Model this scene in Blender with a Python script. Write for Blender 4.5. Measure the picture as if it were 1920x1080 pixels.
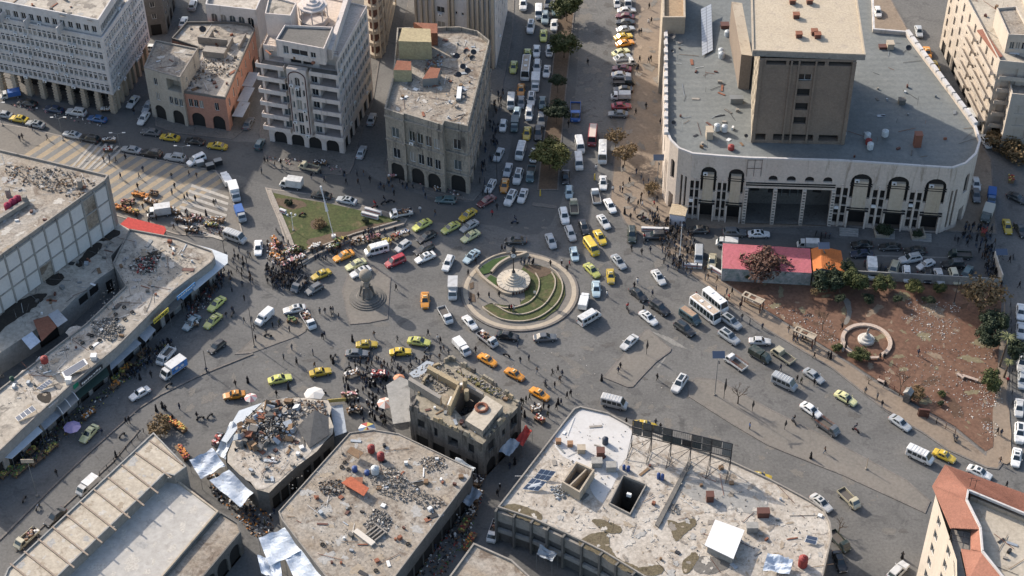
import bpy, bmesh, math, random
from mathutils import Vector, Matrix
random.seed(7)
for o in list(bpy.data.objects): bpy.data.objects.remove(o)
S = bpy.context.scene
COL = S.collection
# ---------------- camera ----------------
FPX, TILT, HCAM, ROLL = 3250.0, 42.0, 229.0, -0.6
CM = Matrix.Rotation(math.radians(90-TILT), 3, 'X') @ Matrix.Rotation(math.radians(ROLL), 3, 'Z')
cam = bpy.data.cameras.new('camera'); co = bpy.data.objects.new('camera', cam); COL.objects.link(co)
cam.sensor_width = 36; cam.lens = FPX/1920*36; cam.clip_end = 5000; cam.clip_start = 1
co.matrix_world = Matrix.Translation((0, 0, HCAM)) @ CM.to_4x4()
S.camera = co
# ---------------- sky and sun ----------------
SUN_EL, SUN_DIR = 29.5, (-1.0, 0.95)        # the sun stands to the upper left of the picture
w = bpy.data.worlds.new('World'); S.world = w; w.use_nodes = True
nt = w.node_tree; nt.nodes.clear()
sk = nt.nodes.new('ShaderNodeTexSky'); sk.sky_type = 'NISHITA'; sk.sun_disc = False
sk.sun_elevation = math.radians(SUN_EL); sk.sun_rotation = math.atan2(SUN_DIR[0], SUN_DIR[1])
sk.dust_density = 2.5; sk.air_density = 1.0
bg = nt.nodes.new('ShaderNodeBackground'); bg.inputs[1].default_value = 0.15
wo = nt.nodes.new('ShaderNodeOutputWorld')
nt.links.new(sk.outputs[0], bg.inputs[0]); nt.links.new(bg.outputs[0], wo.inputs[0])
sl = bpy.data.lights.new('sun', 'SUN'); sl.energy = 3.6; sl.angle = math.radians(0.8); sl.color = (1.0, 0.905, 0.80)
so = bpy.data.objects.new('sun', sl); COL.objects.link(so)
el = math.radians(SUN_EL); sd = Vector((SUN_DIR[0], SUN_DIR[1], 0)).normalized()*math.cos(el); sd.z = math.sin(el)
so.rotation_euler = sd.to_track_quat('Z', 'Y').to_euler(); so.location = sd*500
S.view_settings.view_transform = 'Standard'; S.view_settings.look = 'None'
S.view_settings.exposure = 0.76; S.view_settings.gamma = 1.0; S.view_settings.use_curve_mapping = False
S.cycles.max_bounces = 5; S.cycles.diffuse_bounces = 3; S.cycles.glossy_bounces = 2; S.cycles.use_denoising = True

# ---------------- survey: where a point of the photograph stands at height z ----------------
def G(px, py, z=0.0):
    d = CM @ Vector(((px-960)/FPX, (540-py)/FPX, -1)); t = (z-HCAM)/d.z
    return Vector((d.x*t, d.y*t, z))
def heading(px, py, deg):
    a = math.radians(deg); p = G(px, py); q = G(px+20*math.cos(a), py-20*math.sin(a)); v = q-p
    return math.atan2(v.y, v.x)

# ---------------- materials ----------------
def N(nt, t, **k):
    n = nt.nodes.new(t)
    for a, b in k.items(): setattr(n, a, b)
    return n
MATS = {}
def mat(name, base, alt=None, stain=None, s=0.25, s2=2.2, amt=0.5, st=0.58, rough=0.9, bump=0.0, metal=0.0, streak=False, brick=None, fine=0.35, coat=0.0, spec=0.3, ribs=None):
    """weathered surface: base and alt mottle into each other, stain shows in patches with their own outline"""
    if name in MATS: return MATS[name]
    m = bpy.data.materials.new(name); m.use_nodes = True; MATS[name] = m
    nt = m.node_tree; b = nt.nodes['Principled BSDF']; L = nt.links.new
    b.inputs['Roughness'].default_value = rough; b.inputs['Metallic'].default_value = metal
    b.inputs['Specular IOR Level'].default_value = spec; b.inputs['Coat Weight'].default_value = coat
    if alt is None and stain is None:
        b.inputs['Base Color'].default_value = (*base, 1); return m
    g = N(nt, 'ShaderNodeNewGeometry'); pos = g.outputs['Position']
    if streak:
        mp = N(nt, 'ShaderNodeMapping'); mp.inputs['Scale'].default_value = (1, 1, 0.12); L(pos, mp.inputs[0]); vec = mp.outputs[0]
    else: vec = pos
    def noise(sc, det, ro=0.6, off=0.0, v=vec):
        n = N(nt, 'ShaderNodeTexNoise'); n.inputs['Scale'].default_value = sc; n.inputs['Detail'].default_value = det
        n.inputs['Roughness'].default_value = ro; n.inputs['Distortion'].default_value = off; L(v, n.inputs['Vector']); return n.outputs['Fac']
    def ramp(fac, lo, hi):
        r = N(nt, 'ShaderNodeMapRange'); r.inputs['From Min'].default_value = lo; r.inputs['From Max'].default_value = hi
        L(fac, r.inputs['Value']); return r.outputs[0]
    def mix(fac, c1, c2, mode='MIX'):
        x = N(nt, 'ShaderNodeMix', data_type='RGBA', blend_type=mode)
        for i, v in ((0, fac), (6, c1), (7, c2)):
            if isinstance(v, (int, float)): x.inputs[i].default_value = v
            elif isinstance(v, tuple): x.inputs[i].default_value = (*v, 1)
            else: L(v, x.inputs[i])
        return x.outputs[2]
    c = mix(ramp(noise(s, 6, .65, .4), .5-.22*1, .5+.22), base, alt or base)
    if stain: c = mix(ramp(noise(s*1.7+.07, 9, .72, .8), st-.02, st+.11), c, stain)
    f = noise(s2, 4, .7, 0, pos)
    sp = N(nt, 'ShaderNodeMapRange'); sp.inputs['From Min'].default_value = .25; sp.inputs['From Max'].default_value = .75
    sp.inputs['To Min'].default_value = 1-fine; sp.inputs['To Max'].default_value = 1+fine*.6; L(f, sp.inputs['Value'])
    cx = N(nt, 'ShaderNodeVectorMath', operation='SCALE'); L(c, cx.inputs[0]); L(sp.outputs[0], cx.inputs['Scale'])
    L(cx.outputs[0], b.inputs['Base Color'])
    h = f
    if ribs:
        wv = N(nt, 'ShaderNodeTexWave'); wv.bands_direction = ribs[0]; wv.inputs['Scale'].default_value = ribs[1]; L(pos, wv.inputs[0]); h = wv.outputs['Fac']
    if bump:
        bn = N(nt, 'ShaderNodeBump'); bn.inputs['Strength'].default_value = bump; bn.inputs['Distance'].default_value = .08
        L(h, bn.inputs['Height']); L(bn.outputs[0], b.inputs['Normal'])
    return m
def flat(name, c, rough=.7, metal=0., coat=0., spec=.4):
    return mat(name, c, rough=rough, metal=metal, coat=coat, spec=spec)

ASPH = mat('asphalt', (.106,.104,.099), (.155,.151,.142), (.084,.083,.080), s=.09, s2=2.0, st=.56, fine=.30, bump=.15)
ASPHD = mat('asphalt_dark', (.084,.084,.082), (.112,.11,.104), (.06,.06,.058), s=.07, s2=1.6, st=.62, fine=.2)
PAVE = mat('pavement', (.195,.175,.150), (.155,.145,.128), (.115,.100,.085), s=.12, s2=1.8, st=.60, fine=.22)
DIRTP = mat('dusty_pavement', (.255,.198,.145), (.195,.158,.122), (.15,.115,.085), s=.10, s2=1.5, st=.60, fine=.25)
KERB = mat('kerb_stone', (.12,.11,.10), (.20,.18,.16), s=.4, s2=3)
KERBL = mat('kerb_light', (.36,.32,.27), (.26,.23,.20), s=.5, s2=3)
REDSOIL = mat('red_soil', (.128,.063,.041), (.168,.100,.066), (.070,.043,.030), s=.11, s2=1.2, st=.60, fine=.45, bump=.3)
DRYSOIL = mat('brown_soil', (.13,.090,.060), (.095,.068,.046), s=.2, s2=2)
GRASS = mat('turf', (.050,.072,.022), (.085,.088,.034), (.150,.115,.062), s=.16, s2=1.8, st=.56, fine=.5, bump=.5)
GRASSB = mat('turf_bright', (.045,.085,.022), (.035,.068,.02), s=.3, s2=2.5, fine=.4)
CONC = mat('concrete', (.30,.275,.24), (.22,.20,.175), (.13,.12,.105), s=.18, s2=1.9, st=.58, fine=.25)
CONCG = mat('grey_concrete', (.24,.235,.22), (.31,.30,.275), (.14,.135,.125), s=.2, s2=1.5, st=.6, fine=.25)
CONCD = mat('dark_concrete', (.12,.115,.105), (.16,.15,.135), (.07,.066,.06), s=.25, s2=2, fine=.3)
WHITEW = mat('white_render', (.53,.515,.50), (.45,.43,.41), (.30,.275,.25), s=.22, s2=1.5, st=.58, fine=.14, streak=True)
CREAM = mat('cream_stone', (.42,.36,.28), (.34,.285,.215), (.235,.19,.14), s=.22, s2=2, st=.58, fine=.15, streak=True)
BEIGE = mat('beige_stone', (.35,.315,.26), (.22,.20,.17), (.085,.078,.07), s=.35, s2=2, st=.52, fine=.35, streak=True)
TOWERM = mat('tower_cladding', (.225,.178,.138), (.18,.145,.115), (.145,.12,.098), s=.2, s2=2.5, st=.62, fine=.25)
TAN = mat('tan_roof', (.46,.41,.33), (.38,.33,.26), (.20,.16,.115), s=.14, s2=1.4, st=.58, fine=.30, bump=.2)
RWHITE = mat('whitewashed_roof', (.49,.455,.40), (.35,.305,.25), (.23,.185,.14), s=.16, s2=1.8, st=.54, fine=.42)
RDIRT = mat('dusty_roof', (.35,.325,.285), (.255,.205,.15), (.165,.13,.10), s=.15, s2=1.9, st=.53, fine=.5, bump=.2)
RMIX = mat('patched_roof', (.46,.42,.355), (.30,.26,.21), (.115,.105,.09), s=.13, s2=1.2, st=.55, fine=.35, bump=.2)
RGREY = mat('smooth_grey_roof', (.44,.42,.385), (.36,.34,.305), (.50,.48,.45), s=.25, s2=.9, st=.6, fine=.22)
FELT = mat('roofing_felt', (.165,.176,.172), (.145,.155,.150), (.19,.198,.19), s=.09, s2=1.6, st=.56, fine=.22, ribs=('Y',.157), bump=.3)
SALMON = mat('salmon_render', (.40,.205,.145), (.34,.185,.135), (.22,.165,.13), s=.3, s2=2, st=.57, fine=.2, streak=True)
TILE = mat('terracotta', (.31,.14,.095), (.25,.11,.075), (.25,.085,.05), s=.5, s2=3.5, st=.6, fine=.3, rough=.8)
RUST = mat('rusty_sheet', (.20,.075,.045), (.26,.12,.075), (.12,.06,.04), s=.7, s2=3, fine=.3)
TIN = mat('tin_sheet', (.36,.39,.42), (.28,.31,.335), (.22,.19,.165), s=.5, s2=2, st=.6, rough=.5, metal=.3, fine=.15)
TARP = mat('silver_tarpaulin', (.52,.57,.64), (.38,.44,.51), (.27,.27,.27), s=.8, s2=2.5, st=.58, rough=.55, fine=.2)
PINKT = mat('pink_sheet', (.48,.14,.17), (.38,.12,.13), (.24,.08,.06), s=.5, s2=2, st=.58, fine=.2, ribs=('X',1.3), bump=.5)
REDT = mat('red_sheet', (.50,.07,.055), (.44,.065,.05), s=.5, s2=2, fine=.12)
ORT = mat('orange_sheet', (.52,.17,.05), (.45,.15,.05), s=.5, s2=2, fine=.12)
GLASS = flat('window_glass', (.018,.022,.026), .12, 0, 0, .6)
CGLASS = flat('car_glass', (.02,.03,.034), .08, 0, 0, .8)
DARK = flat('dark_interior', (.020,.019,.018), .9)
BLACKM = flat('black_metal', (.022,.022,.024), .5)
GREYM = flat('grey_metal', (.20,.21,.21), .45, .3)
WHITEM = flat('white_metal', (.62,.62,.60), .5)
BROWNM = flat('brown_metal', (.10,.042,.03), .6)
WOOD = mat('old_wood', (.16,.095,.055), (.22,.15,.09), s=.8, s2=4)
RUBM = mat('rubble_stone', (.34,.31,.27), (.16,.145,.125), (.06,.055,.05), s=.9, s2=2.5, st=.58, fine=.5)
LITM = mat('litter_paper', (.55,.54,.50), (.35,.30,.25), s=1.2, s2=3)

# ---------------- mesh builder ----------------
class MB:
    def __init__(s): s.v = []; s.f = []; s.m = []; s.mats = []
    def mi(s, m):
        if m not in s.mats: s.mats.append(m)
        return s.mats.index(m)
    def face(s, pts, m):
        n = len(s.v); s.v += [tuple(p) for p in pts]; s.f.append(tuple(range(n, n+len(pts)))); s.m.append(s.mi(m)); return s
    def mesh(s, vs, fs, m):
        n = len(s.v); s.v += [tuple(p) for p in vs]; k = s.mi(m)
        for f in fs: s.f.append(tuple(i+n for i in f)); s.m.append(k)
        return s
    def box(s, c, d, m, rz=0.0, top=None):
        cx, cy, cz = c; dx, dy, dz = d[0]/2, d[1]/2, d[2]/2; ca, sa = math.cos(rz), math.sin(rz); vs = []
        for z, k in ((-dz, 1), (dz, top or 1)):
            for x, y in ((-dx, -dy), (dx, -dy), (dx, dy), (-dx, dy)):
                x *= k; y *= k; vs.append((cx+x*ca-y*sa, cy+x*sa+y*ca, cz+z))
        return s.mesh(vs, [(3,2,1,0),(4,5,6,7),(0,1,5,4),(1,2,6,5),(2,3,7,6),(3,0,4,7)], m)
    def prism(s, poly, z0, z1, m, mt=None, bottom=False):
        n = len(poly); vs = [(p[0], p[1], z0) for p in poly]+[(p[0], p[1], z1) for p in poly]
        s.mesh(vs, [(i, (i+1) % n, (i+1) % n+n, i+n) for i in range(n)], m)
        s.face([(p[0], p[1], z1) for p in poly], mt or m)
        if bottom: s.face([(p[0], p[1], z0) for p in reversed(poly)], m)
        return s
    def tube(s, a, b, r, m, n=6, r2=None, cap=True):
        a, b = Vector(a), Vector(b); r2 = r if r2 is None else r2; d = (b-a).normalized()
        u = d.orthogonal().normalized(); w = d.cross(u)
        vs = [a+(u*math.cos(t)+w*math.sin(t))*r for t in (2*math.pi*i/n for i in range(n))]+[b+(u*math.cos(t)+w*math.sin(t))*r2 for t in (2*math.pi*i/n for i in range(n))]
        fs = [(i, (i+1) % n, (i+1) % n+n, i+n) for i in range(n)]
        if cap: fs += [tuple(range(n, 2*n)), tuple(reversed(range(n)))]
        return s.mesh(vs, fs, m)
    def lathe(s, prof, c, m, n=16):
        cx, cy, cz = c; k = len(prof); vs = []
        for r, z in prof:
            for i in range(n):
                t = 2*math.pi*i/n; vs.append((cx+r*math.cos(t), cy+r*math.sin(t), cz+z))
        fs = [(j*n+i, j*n+(i+1) % n, (j+1)*n+(i+1) % n, (j+1)*n+i) for j in range(k-1) for i in range(n)]
        fs += [tuple(range((k-1)*n, k*n))]
        return s.mesh(vs, fs, m)
    def data(s, name, smooth=False):
        me = bpy.data.meshes.new(name); me.from_pydata(s.v, [], s.f)
        for m in s.mats: me.materials.append(m)
        me.polygons.foreach_set('material_index', s.m)
        if smooth: me.polygons.foreach_set('use_smooth', [True]*len(s.f))
        me.update(); return me
    def build(s, name, parent=None, smooth=False, **tags):
        return link(name, s.data(name, smooth), parent, **tags)
def link(name, data, parent=None, loc=None, rz=0, label=None, cat=None, group=None, kind=None, mw=None):
    o = bpy.data.objects.new(name, data); COL.objects.link(o)
    if parent is not None: o.parent = parent; 
    if mw is not None: o.matrix_local = mw
    elif loc is not None: o.location = loc; o.rotation_euler = (0, 0, rz)
    for k, v in (('label', label), ('category', cat), ('group', group), ('kind', kind)):
        if v: o[k] = v
    return o
def empty(name, loc, rz=0, **t):
    return link(name, None, None, loc, rz, **t)
def spawn(tpl, name, loc, rz=0, parent=None, **t):
    """tpl: (None or mesh, [ (name, mesh, [ (name, mesh) ]) ])"""
    r = link(name, tpl[0], parent, loc, rz, **t)
    for nm, me, subs in tpl[1]:
        p = link(nm, me, r)
        for sn, sm in subs: link(sn, sm, p)
    return r
def P2(pts, z=0.0): return [G(x, y, z) for x, y in pts]
def area(p): return sum(p[i][0]*p[(i+1) % len(p)][1]-p[(i+1) % len(p)][0]*p[i][1] for i in range(len(p)))/2
def ccw(p): return p if area(p) > 0 else list(reversed(p))
def inset(poly, d):
    n = len(poly); out = []
    for i in range(n):
        a, b, c = (Vector((poly[j % n][0], poly[j % n][1])) for j in (i-1, i, i+1))
        d1 = (b-a).normalized(); d2 = (c-b).normalized(); n1 = Vector((-d1.y, d1.x)); n2 = Vector((-d2.y, d2.x))
        k = 1+n1.dot(n2); o = (n1+n2)*(d/max(k, .35)); out.append(Vector((b.x+o.x, b.y+o.y, 0)))
    return out
def ring(mb, poly, t, z0, z1, m, mt=None):
    q = inset(poly, t); n = len(poly)
    for i in range(n):
        j = (i+1) % n; a, b, c, d = poly[i], poly[j], q[j], q[i]
        mb.face([(a[0],a[1],z0),(b[0],b[1],z0),(b[0],b[1],z1),(a[0],a[1],z1)], m)
        mb.face([(c[0],c[1],z0),(d[0],d[1],z0),(d[0],d[1],z1),(c[0],c[1],z1)], m)
        mb.face([(a[0],a[1],z1),(b[0],b[1],z1),(c[0],c[1],z1),(d[0],d[1],z1)], mt or m)
def jitter(poly, amp, step=1.5, seed=1):
    r = random.Random(seed); out = []
    n = len(poly)
    for i in range(n):
        a, b = Vector(poly[i]), Vector(poly[(i+1) % n]); k = max(1, int((b-a).length/step))
        for j in range(k):
            p = a.lerp(b, j/k); out.append(Vector((p.x+r.uniform(-amp, amp), p.y+r.uniform(-amp, amp), p.z)))
    return out
def blobby(p, amp, seed):
    r = random.Random(seed); n = len(p); out = []; k = 6
    for i in range(n):
        p0, p1, p2, p3 = p[i-1], p[i], p[(i+1) % n], p[(i+2) % n]
        for j in range(k):
            t = j/k; v = .5*((2*p1)+(p2-p0)*t+(2*p0-5*p1+4*p2-p3)*t*t+(3*p1-p0-3*p2+p3)*t**3); v.z = p1.z
            a = r.uniform(0, 6.28); d = r.uniform(0, min(amp, .4*(p2-p1).length/k)); out.append(v+Vector((math.cos(a)*d, math.sin(a)*d, 0)))
    return out
SHN = [0]
def sheet(name, px, z, m, parent=None, th=0.0, jit=0.0, **t):
    if not th: SHN[0] += 1; z += (SHN[0] % 14)*.0011
    p = ccw(P2(px, z))
    if jit and len(p) < 9 or jit >= .3: p = blobby(p, jit, len(px)*7+int(px[0][0]))
    elif jit: p = jitter(p, jit, seed=len(px)*7+int(px[0][0]))
    mb = MB()
    if th: mb.prism(p, z-th, z, m)
    else: mb.face(p, m)
    return mb.build(name, parent, **t)
def slab(name, px, h, m, kerb=None, kw=.28, z0=-.02, parent=None, **t):
    """raised pavement with a kerb round it"""
    p = ccw(P2(px)); mb = MB()
    if kerb:
        q = inset(p, kw); ring(mb, p, kw, z0, h, kerb); mb.face([(a[0], a[1], h-.02) for a in q], m)
    else: mb.prism(p, z0, h, m)
    return mb.build(name, parent, **t)

# ---------------- facades ----------------
PANES = {}; FRND = random.Random(21); ACM = []
GLASS2 = flat('dusty_glass', (.07,.085,.09), .3); SHUT = flat('closed_shutter', (.24,.225,.20), .8)
def win_mesh(w, h, frame, glass, mull=1, bars=1):
    k = (round(w, 2), round(h, 2), frame.name, glass.name, mull, bars)
    if k not in PANES:
        f = MB(); t = .07
        f.box((0, 0, t/2), (w, .08, t), frame).box((0, 0, h-t/2), (w, .08, t), frame)
        f.box((-w/2+t/2, 0, h/2), (t, .08, h-2*t-.004), frame).box((w/2-t/2, 0, h/2), (t, .08, h-2*t-.004), frame)
        for i in range(mull): f.box((-w/2+w*(i+1)/(mull+1), .004, h/2), (.05, .06, h-2*t-.01), frame)
        g = MB(); g.box((0, .03, h/2), (w-2*t, .02, h-2*t), glass)
        PANES[k] = (f.data('window'), g.data('pane'))
    return PANES[k]
def facade(parent, P, Q, z0, z1, holes, wm, depth=.3, frame=WHITEM, glass=GLASS, mb=None, back=None):
    """wall from P to Q (outside on the right hand) with real openings; holes: (u0,u1,z0,z1,kind) kind win/open/arch/awin/vent"""
    own = mb is None; mb = mb or MB()
    P, Q = Vector((P[0], P[1], 0)), Vector((Q[0], Q[1], 0)); d = (Q-P); L = d.length; d.normalize(); nrm = Vector((d.y, -d.x, 0))
    def pt(u, z, k=0.0): v = P+d*u-nrm*k; return (v.x, v.y, z)
    holes = [h for h in holes if h[0] > 0.02 and h[1] < L-.02 and h[2] >= z0-.001 and h[3] < z1+.001]
    us = sorted({0.0, L} | {round(h[i], 3) for h in holes for i in (0, 1)}); zs = sorted({z0, z1} | {round(h[i], 3) for h in holes for i in (2, 3)})
    import bisect
    blocked = set()
    for h in holes:
        a, b = bisect.bisect_left(us, round(h[0], 3)), bisect.bisect_left(us, round(h[1], 3))
        c, e = bisect.bisect_left(zs, round(h[2], 3)), bisect.bisect_left(zs, round(h[3], 3))
        blocked |= {(i, j) for i in range(a, b) for j in range(c, e)}
    for j in range(len(zs)-1):
        i = 0
        while i < len(us)-1:
            if (i, j) in blocked: i += 1; continue
            k = i
            while k < len(us)-1 and (k, j) not in blocked: k += 1
            mb.face([pt(us[i], zs[j]), pt(us[k], zs[j]), pt(us[k], zs[j+1]), pt(us[i], zs[j+1])], wm); i = k
    for h in holes:
        u0, u1, a, b, kind = h[:5]; dp = h[5] if len(h) > 5 else depth
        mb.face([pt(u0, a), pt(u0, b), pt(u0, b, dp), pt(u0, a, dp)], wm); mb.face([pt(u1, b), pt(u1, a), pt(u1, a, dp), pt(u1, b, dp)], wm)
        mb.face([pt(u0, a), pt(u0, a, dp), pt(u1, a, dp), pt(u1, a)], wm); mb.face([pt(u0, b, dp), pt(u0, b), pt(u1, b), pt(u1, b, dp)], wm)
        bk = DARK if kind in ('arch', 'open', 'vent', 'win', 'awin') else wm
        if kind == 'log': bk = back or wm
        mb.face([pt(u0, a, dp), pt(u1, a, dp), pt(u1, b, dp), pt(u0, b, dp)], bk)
        if kind in ('arch', 'awin'):
            r = (u1-u0)/2; cx = (u0+u1)/2; cz = b-r; n = 8
            if cz > a-.001:
                for sgn in (0, 1):
                    pl = []
                    for t in range(n//2+1):
                        an = math.pi*(.5-t/n) if sgn else math.pi*(.5+t/n)
                        pl.append((cx+r*math.cos(an), cz+r*math.sin(an)))
                    cu = u1 if sgn else u0
                    f = [pt(cu, b, .01)]+[pt(x, z, .01) for x, z in (reversed(pl) if not sgn else reversed(pl))]
                    mb.face(f, wm)
                    for x, z in zip(pl[:-1], pl[1:]): mb.face([pt(*x, .01), pt(*z, .01), pt(*z, dp-.01), pt(*x, dp-.01)], wm)
        if kind in ('win', 'awin') and parent is not None:
            fm, gm = win_mesh(u1-u0, b-a, frame, FRND.choice((glass, glass, glass, glass, GLASS2, GLASS2, SHUT)), 1 if u1-u0 > .8 else 0)
            c = P+d*((u0+u1)/2)-nrm*(dp-.10)
            mw = Matrix(((-d.x, -nrm.x*-1, 0, c.x), (-d.y, nrm.y, 0, c.y), (0, 0, 1, a), (0, 0, 0, 1)))
            mw = Matrix.Translation((c.x, c.y, a)) @ Matrix.Rotation(math.atan2(d.y, d.x), 4, 'Z')
            wo = link('window', fm, parent, mw=mw); link('pane', gm, wo)
            if FRND.random() < .10:
                if not ACM:
                    q = MB(); q.box((0,-.55,-.35),(.85,.35,.55),WHITEM); q.tube((0,-.74,-.35),(0,-.73,-.35),.2,DARK,8); ACM.append(q.data('air_conditioner'))
                link('air_conditioner', ACM[0], parent, mw=mw)
    if own: return mb.build('wall', parent)
def wgrid(L, n, w, rows, m=.6, kind='win'):
    """n bays of width w along L for each (z0,z1) in rows"""
    out = []; step = (L-2*m)/n
    for a, b in rows:
        for i in range(n):
            c = m+step*(i+.5); out.append((c-w/2, c+w/2, a, b, kind))
    return out
def dist(a, b): return math.hypot(a[0]-b[0], a[1]-b[1])
def building(name, label, px, H, roofm, wallm, par=(.7, .25), faces=None, z0=0.0, cat='building', ground=False, parm=None, jit=0):
    """px: roof outline in the photograph at height H, counter-clockwise, first edge = the side facing the camera"""
    poly = P2(px, 0 if ground else H); poly = [Vector((p.x, p.y, 0)) for p in poly]
    b = empty(name, (0, 0, 0), label=label, cat=cat)
    mb = MB(); n = len(poly); faces = faces or {}
    for i in range(n):
        a, c = poly[i], poly[(i+1) % n]
        f = faces.get(i)
        hs = f(dist(a, c)) if f else []
        facade(b, a, c, z0, H, hs, wallm, mb=mb)
    mb.build('wall', b)
    r = MB(); rp = jitter(poly, jit, 2.0) if jit else poly
    r.face([(p.x, p.y, H) for p in rp], roofm); r.build('roof', b)
    if par:
        q = MB(); ring(q, poly, par[1], H+.004, H+par[0], parm or wallm); q.build('parapet', b)
    return b, poly

def keyhole(outer, hole):
    """outline with a hole in it, joined by a slit, for one face"""
    bi = min(((o-h).length, i, j) for i, o in enumerate(outer) for j, h in enumerate(hole)); i, j = bi[1], bi[2]
    h = list(reversed(ccw(hole))); j = min(range(len(h)), key=lambda k: (h[k]-hole[bi[2]]).length)
    return outer[:i+1]+h[j:]+h[:j+1]+outer[i:]
def patches(parent, px, z, mats, n, r0, r1, seed=1, name='roof_stain', stuff=True):
    """many small irregular stains and repairs, each with its own outline, laid a little above the surface"""
    r = random.Random(seed); xs = [q[0] for q in px]; ys = [q[1] for q in px]; mb = MB(); k = 0; got = []
    for _ in range(n*9):
        if k >= n: break
        x, y = r.uniform(min(xs), max(xs)), r.uniform(min(ys), max(ys))
        if not inpoly(x, y, px): continue
        c = G(x, y, z+.004+seed*.0002); R = r.uniform(r0, r1)
        if any((c.x-u)**2+(c.y-v)**2 < (1.45*(R+w_))**2 for u, v, w_ in got): continue
        got.append((c.x, c.y, R)); e = r.uniform(.35, 1); a0 = r.uniform(0, 3.14); m = r.choice(mats); f = []
        ph = [r.uniform(0, 6.28) for _ in range(3)]
        for q in range(22):
            a = q*6.2832/22; R2 = R*(1+.28*math.sin(2*a+ph[0])+.2*math.sin(5*a+ph[1])+.15*math.sin(9*a+ph[2])); X, Y = R2*math.cos(a), R2*e*math.sin(a); f.append((c.x+X*math.cos(a0)-Y*math.sin(a0), c.y+X*math.sin(a0)+Y*math.cos(a0), c.z))
        mb.face(f, m); k += 1
    return mb.build(name, parent, kind='stuff')
def inpoly(x, y, pl):
    c = False; j = len(pl)-1
    for i in range(len(pl)):
        if (pl[i][1] > y) != (pl[j][1] > y) and x < (pl[j][0]-pl[i][0])*(y-pl[i][1])/(pl[j][1]-pl[i][1])+pl[i][0]: c = not c
        j = i
    return c

def clutter(px, z, n, label, seed):
    """pipes, planks, boxes, buckets and cable ends too small to tell apart"""
    r = random.Random(seed); xs = [q[0] for q in px]; ys = [q[1] for q in px]; mb = MB(); k = 0
    ms = [GREYM, CONCD, WOOD, RUST, BLACKM, CONC, WHITEM, BROWNM, TIN]
    for _ in range(n*9):
        if k >= n: break
        x, y = r.uniform(min(xs), max(xs)), r.uniform(min(ys), max(ys))
        if not inpoly(x, y, px): continue
        p = G(x, y, z); a = r.uniform(0, 3.14); t = r.random(); m = r.choice(ms); k += 1
        if t < .35: L = r.uniform(1, 5); mb.tube((p.x, p.y, z+.12), (p.x+L*math.cos(a), p.y+L*math.sin(a), z+.12), .04, m, 4)
        elif t < .55: mb.box((p.x, p.y, z+.1), (r.uniform(.8, 2.4), r.uniform(.15, .9), .08), m, a)
        elif t < .8: h = r.uniform(.2, .7); mb.box((p.x, p.y, z+h/2), (r.uniform(.3, .9), r.uniform(.3, .8), h), m, a)
        elif t < .92: mb.tube((p.x, p.y, z), (p.x, p.y, z+r.uniform(1, 2.6)), .03, m, 3)
        else: mb.tube((p.x, p.y, z), (p.x, p.y, z+.45), .22, m, 8)
    return mb.build('roof_clutter', kind='stuff', label=label)
# =================== GROUND ===================
g = MB(); g.box((0, 330, -.5), (1600, 1500, 1.0), ASPH)
g.build('ground', kind='structure')
# roads that lie in darker asphalt
sheet('road', [(-80,150),(0,172),(250,205),(300,232),(420,262),(500,270),(650,300),(725,345),(900,375),(960,260),(985,0),(995,-120),(1085,-120),(1050,380),(900,420),(700,400),(500,345),(400,318),(240,285),(-80,200)], .006, ASPHD, kind='structure', jit=.3)
# --- striped plaza
pz = slab('plaza', [(-60,222),(60,241),(150,264),(240,290),(330,306),(405,320),(428,350),(446,400),(455,436),(400,446),(330,440),(215,404),(120,330),(-60,300)], .12, PAVE, KERBL, kind='structure')
SY = mat('ochre_paver', (.35,.275,.18), (.30,.245,.175), (.24,.20,.15), s=.2, s2=2, st=.57, fine=.2)
SG = mat('slate_paver', (.165,.165,.160), (.205,.20,.185), (.25,.215,.16), s=.2, s2=2, st=.6, fine=.2)
SW = mat('pale_paver', (.42,.39,.34), (.35,.325,.29), s=.3, s2=2)
def clipstripe(a0, a1, t0, t1): pass
# stripes run up to the right; each is a strip between the plaza's lower and upper border
def upper(x):
    pts = [(-60,226),(60,245),(150,267),(240,293),(330,310),(405,324),(425,350),(444,402),(450,430)]
    for (a, b), (c, d) in zip(pts[:-1], pts[1:]):
        if a <= x <= c: return b+(d-b)*(x-a)/(c-a)
    return 1e9
i = 0; x = -120.0
while x < 330:
    # line through (x,330) with direction (1,-.80)
    wd = 14.5
    pts = []
    for xx in (x, x+wd):
        # end at the upper border
        t = 0
        while t < 260 and xx+t < 448 and 400-(t*.66) > upper(max(-60, xx+t)): t += 1.5
        st = 0
        if xx < 150: st = 0
        # lower border y = 400 line clipped by the left roof and market
        pts.append((xx+st, 400-st*.66)); pts.append((xx+t, 400-t*.66))
    t0, t1 = pts[1][0]-pts[0][0], pts[3][0]-pts[2][0]
    if t0 > 8 and t1 > 8 and pts[1][0] > -60:
        a, b, c, d = pts[0], pts[2], pts[3], pts[1]
        # the two pale zones are stepped ramps
        m = SY if i % 2 == 0 else SG
        mb = MB(); mb.prism(ccw(P2([a, b, c, d], 0)), .10, .112 + .004*(i % 2), m); mb.build('paving_strip', pz)
    x += wd; i += 1
for k in range(6):   # pale steps by the upper kerb
    a = 130+k*11; mb = MB(); mb.prism(ccw(P2([(a,318),(a+5,318),(a+50,266+k*2.2),(a+45,266+k*2.0)], 0)), .12, .15, SW); mb.build('paving_strip', pz)
for k in range(8):   # pale diagonal bars by the lower kerb
    y = 346+k*10; x0 = 360-k*5.5; mb = MB(); mb.prism(ccw(P2([(x0,y),(x0+70+k*4,y+24+k),(x0+69+k*4,y+29+k),(x0-2,y+5)], 0)), .12, .145, SW); mb.build('paving_strip', pz)
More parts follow.
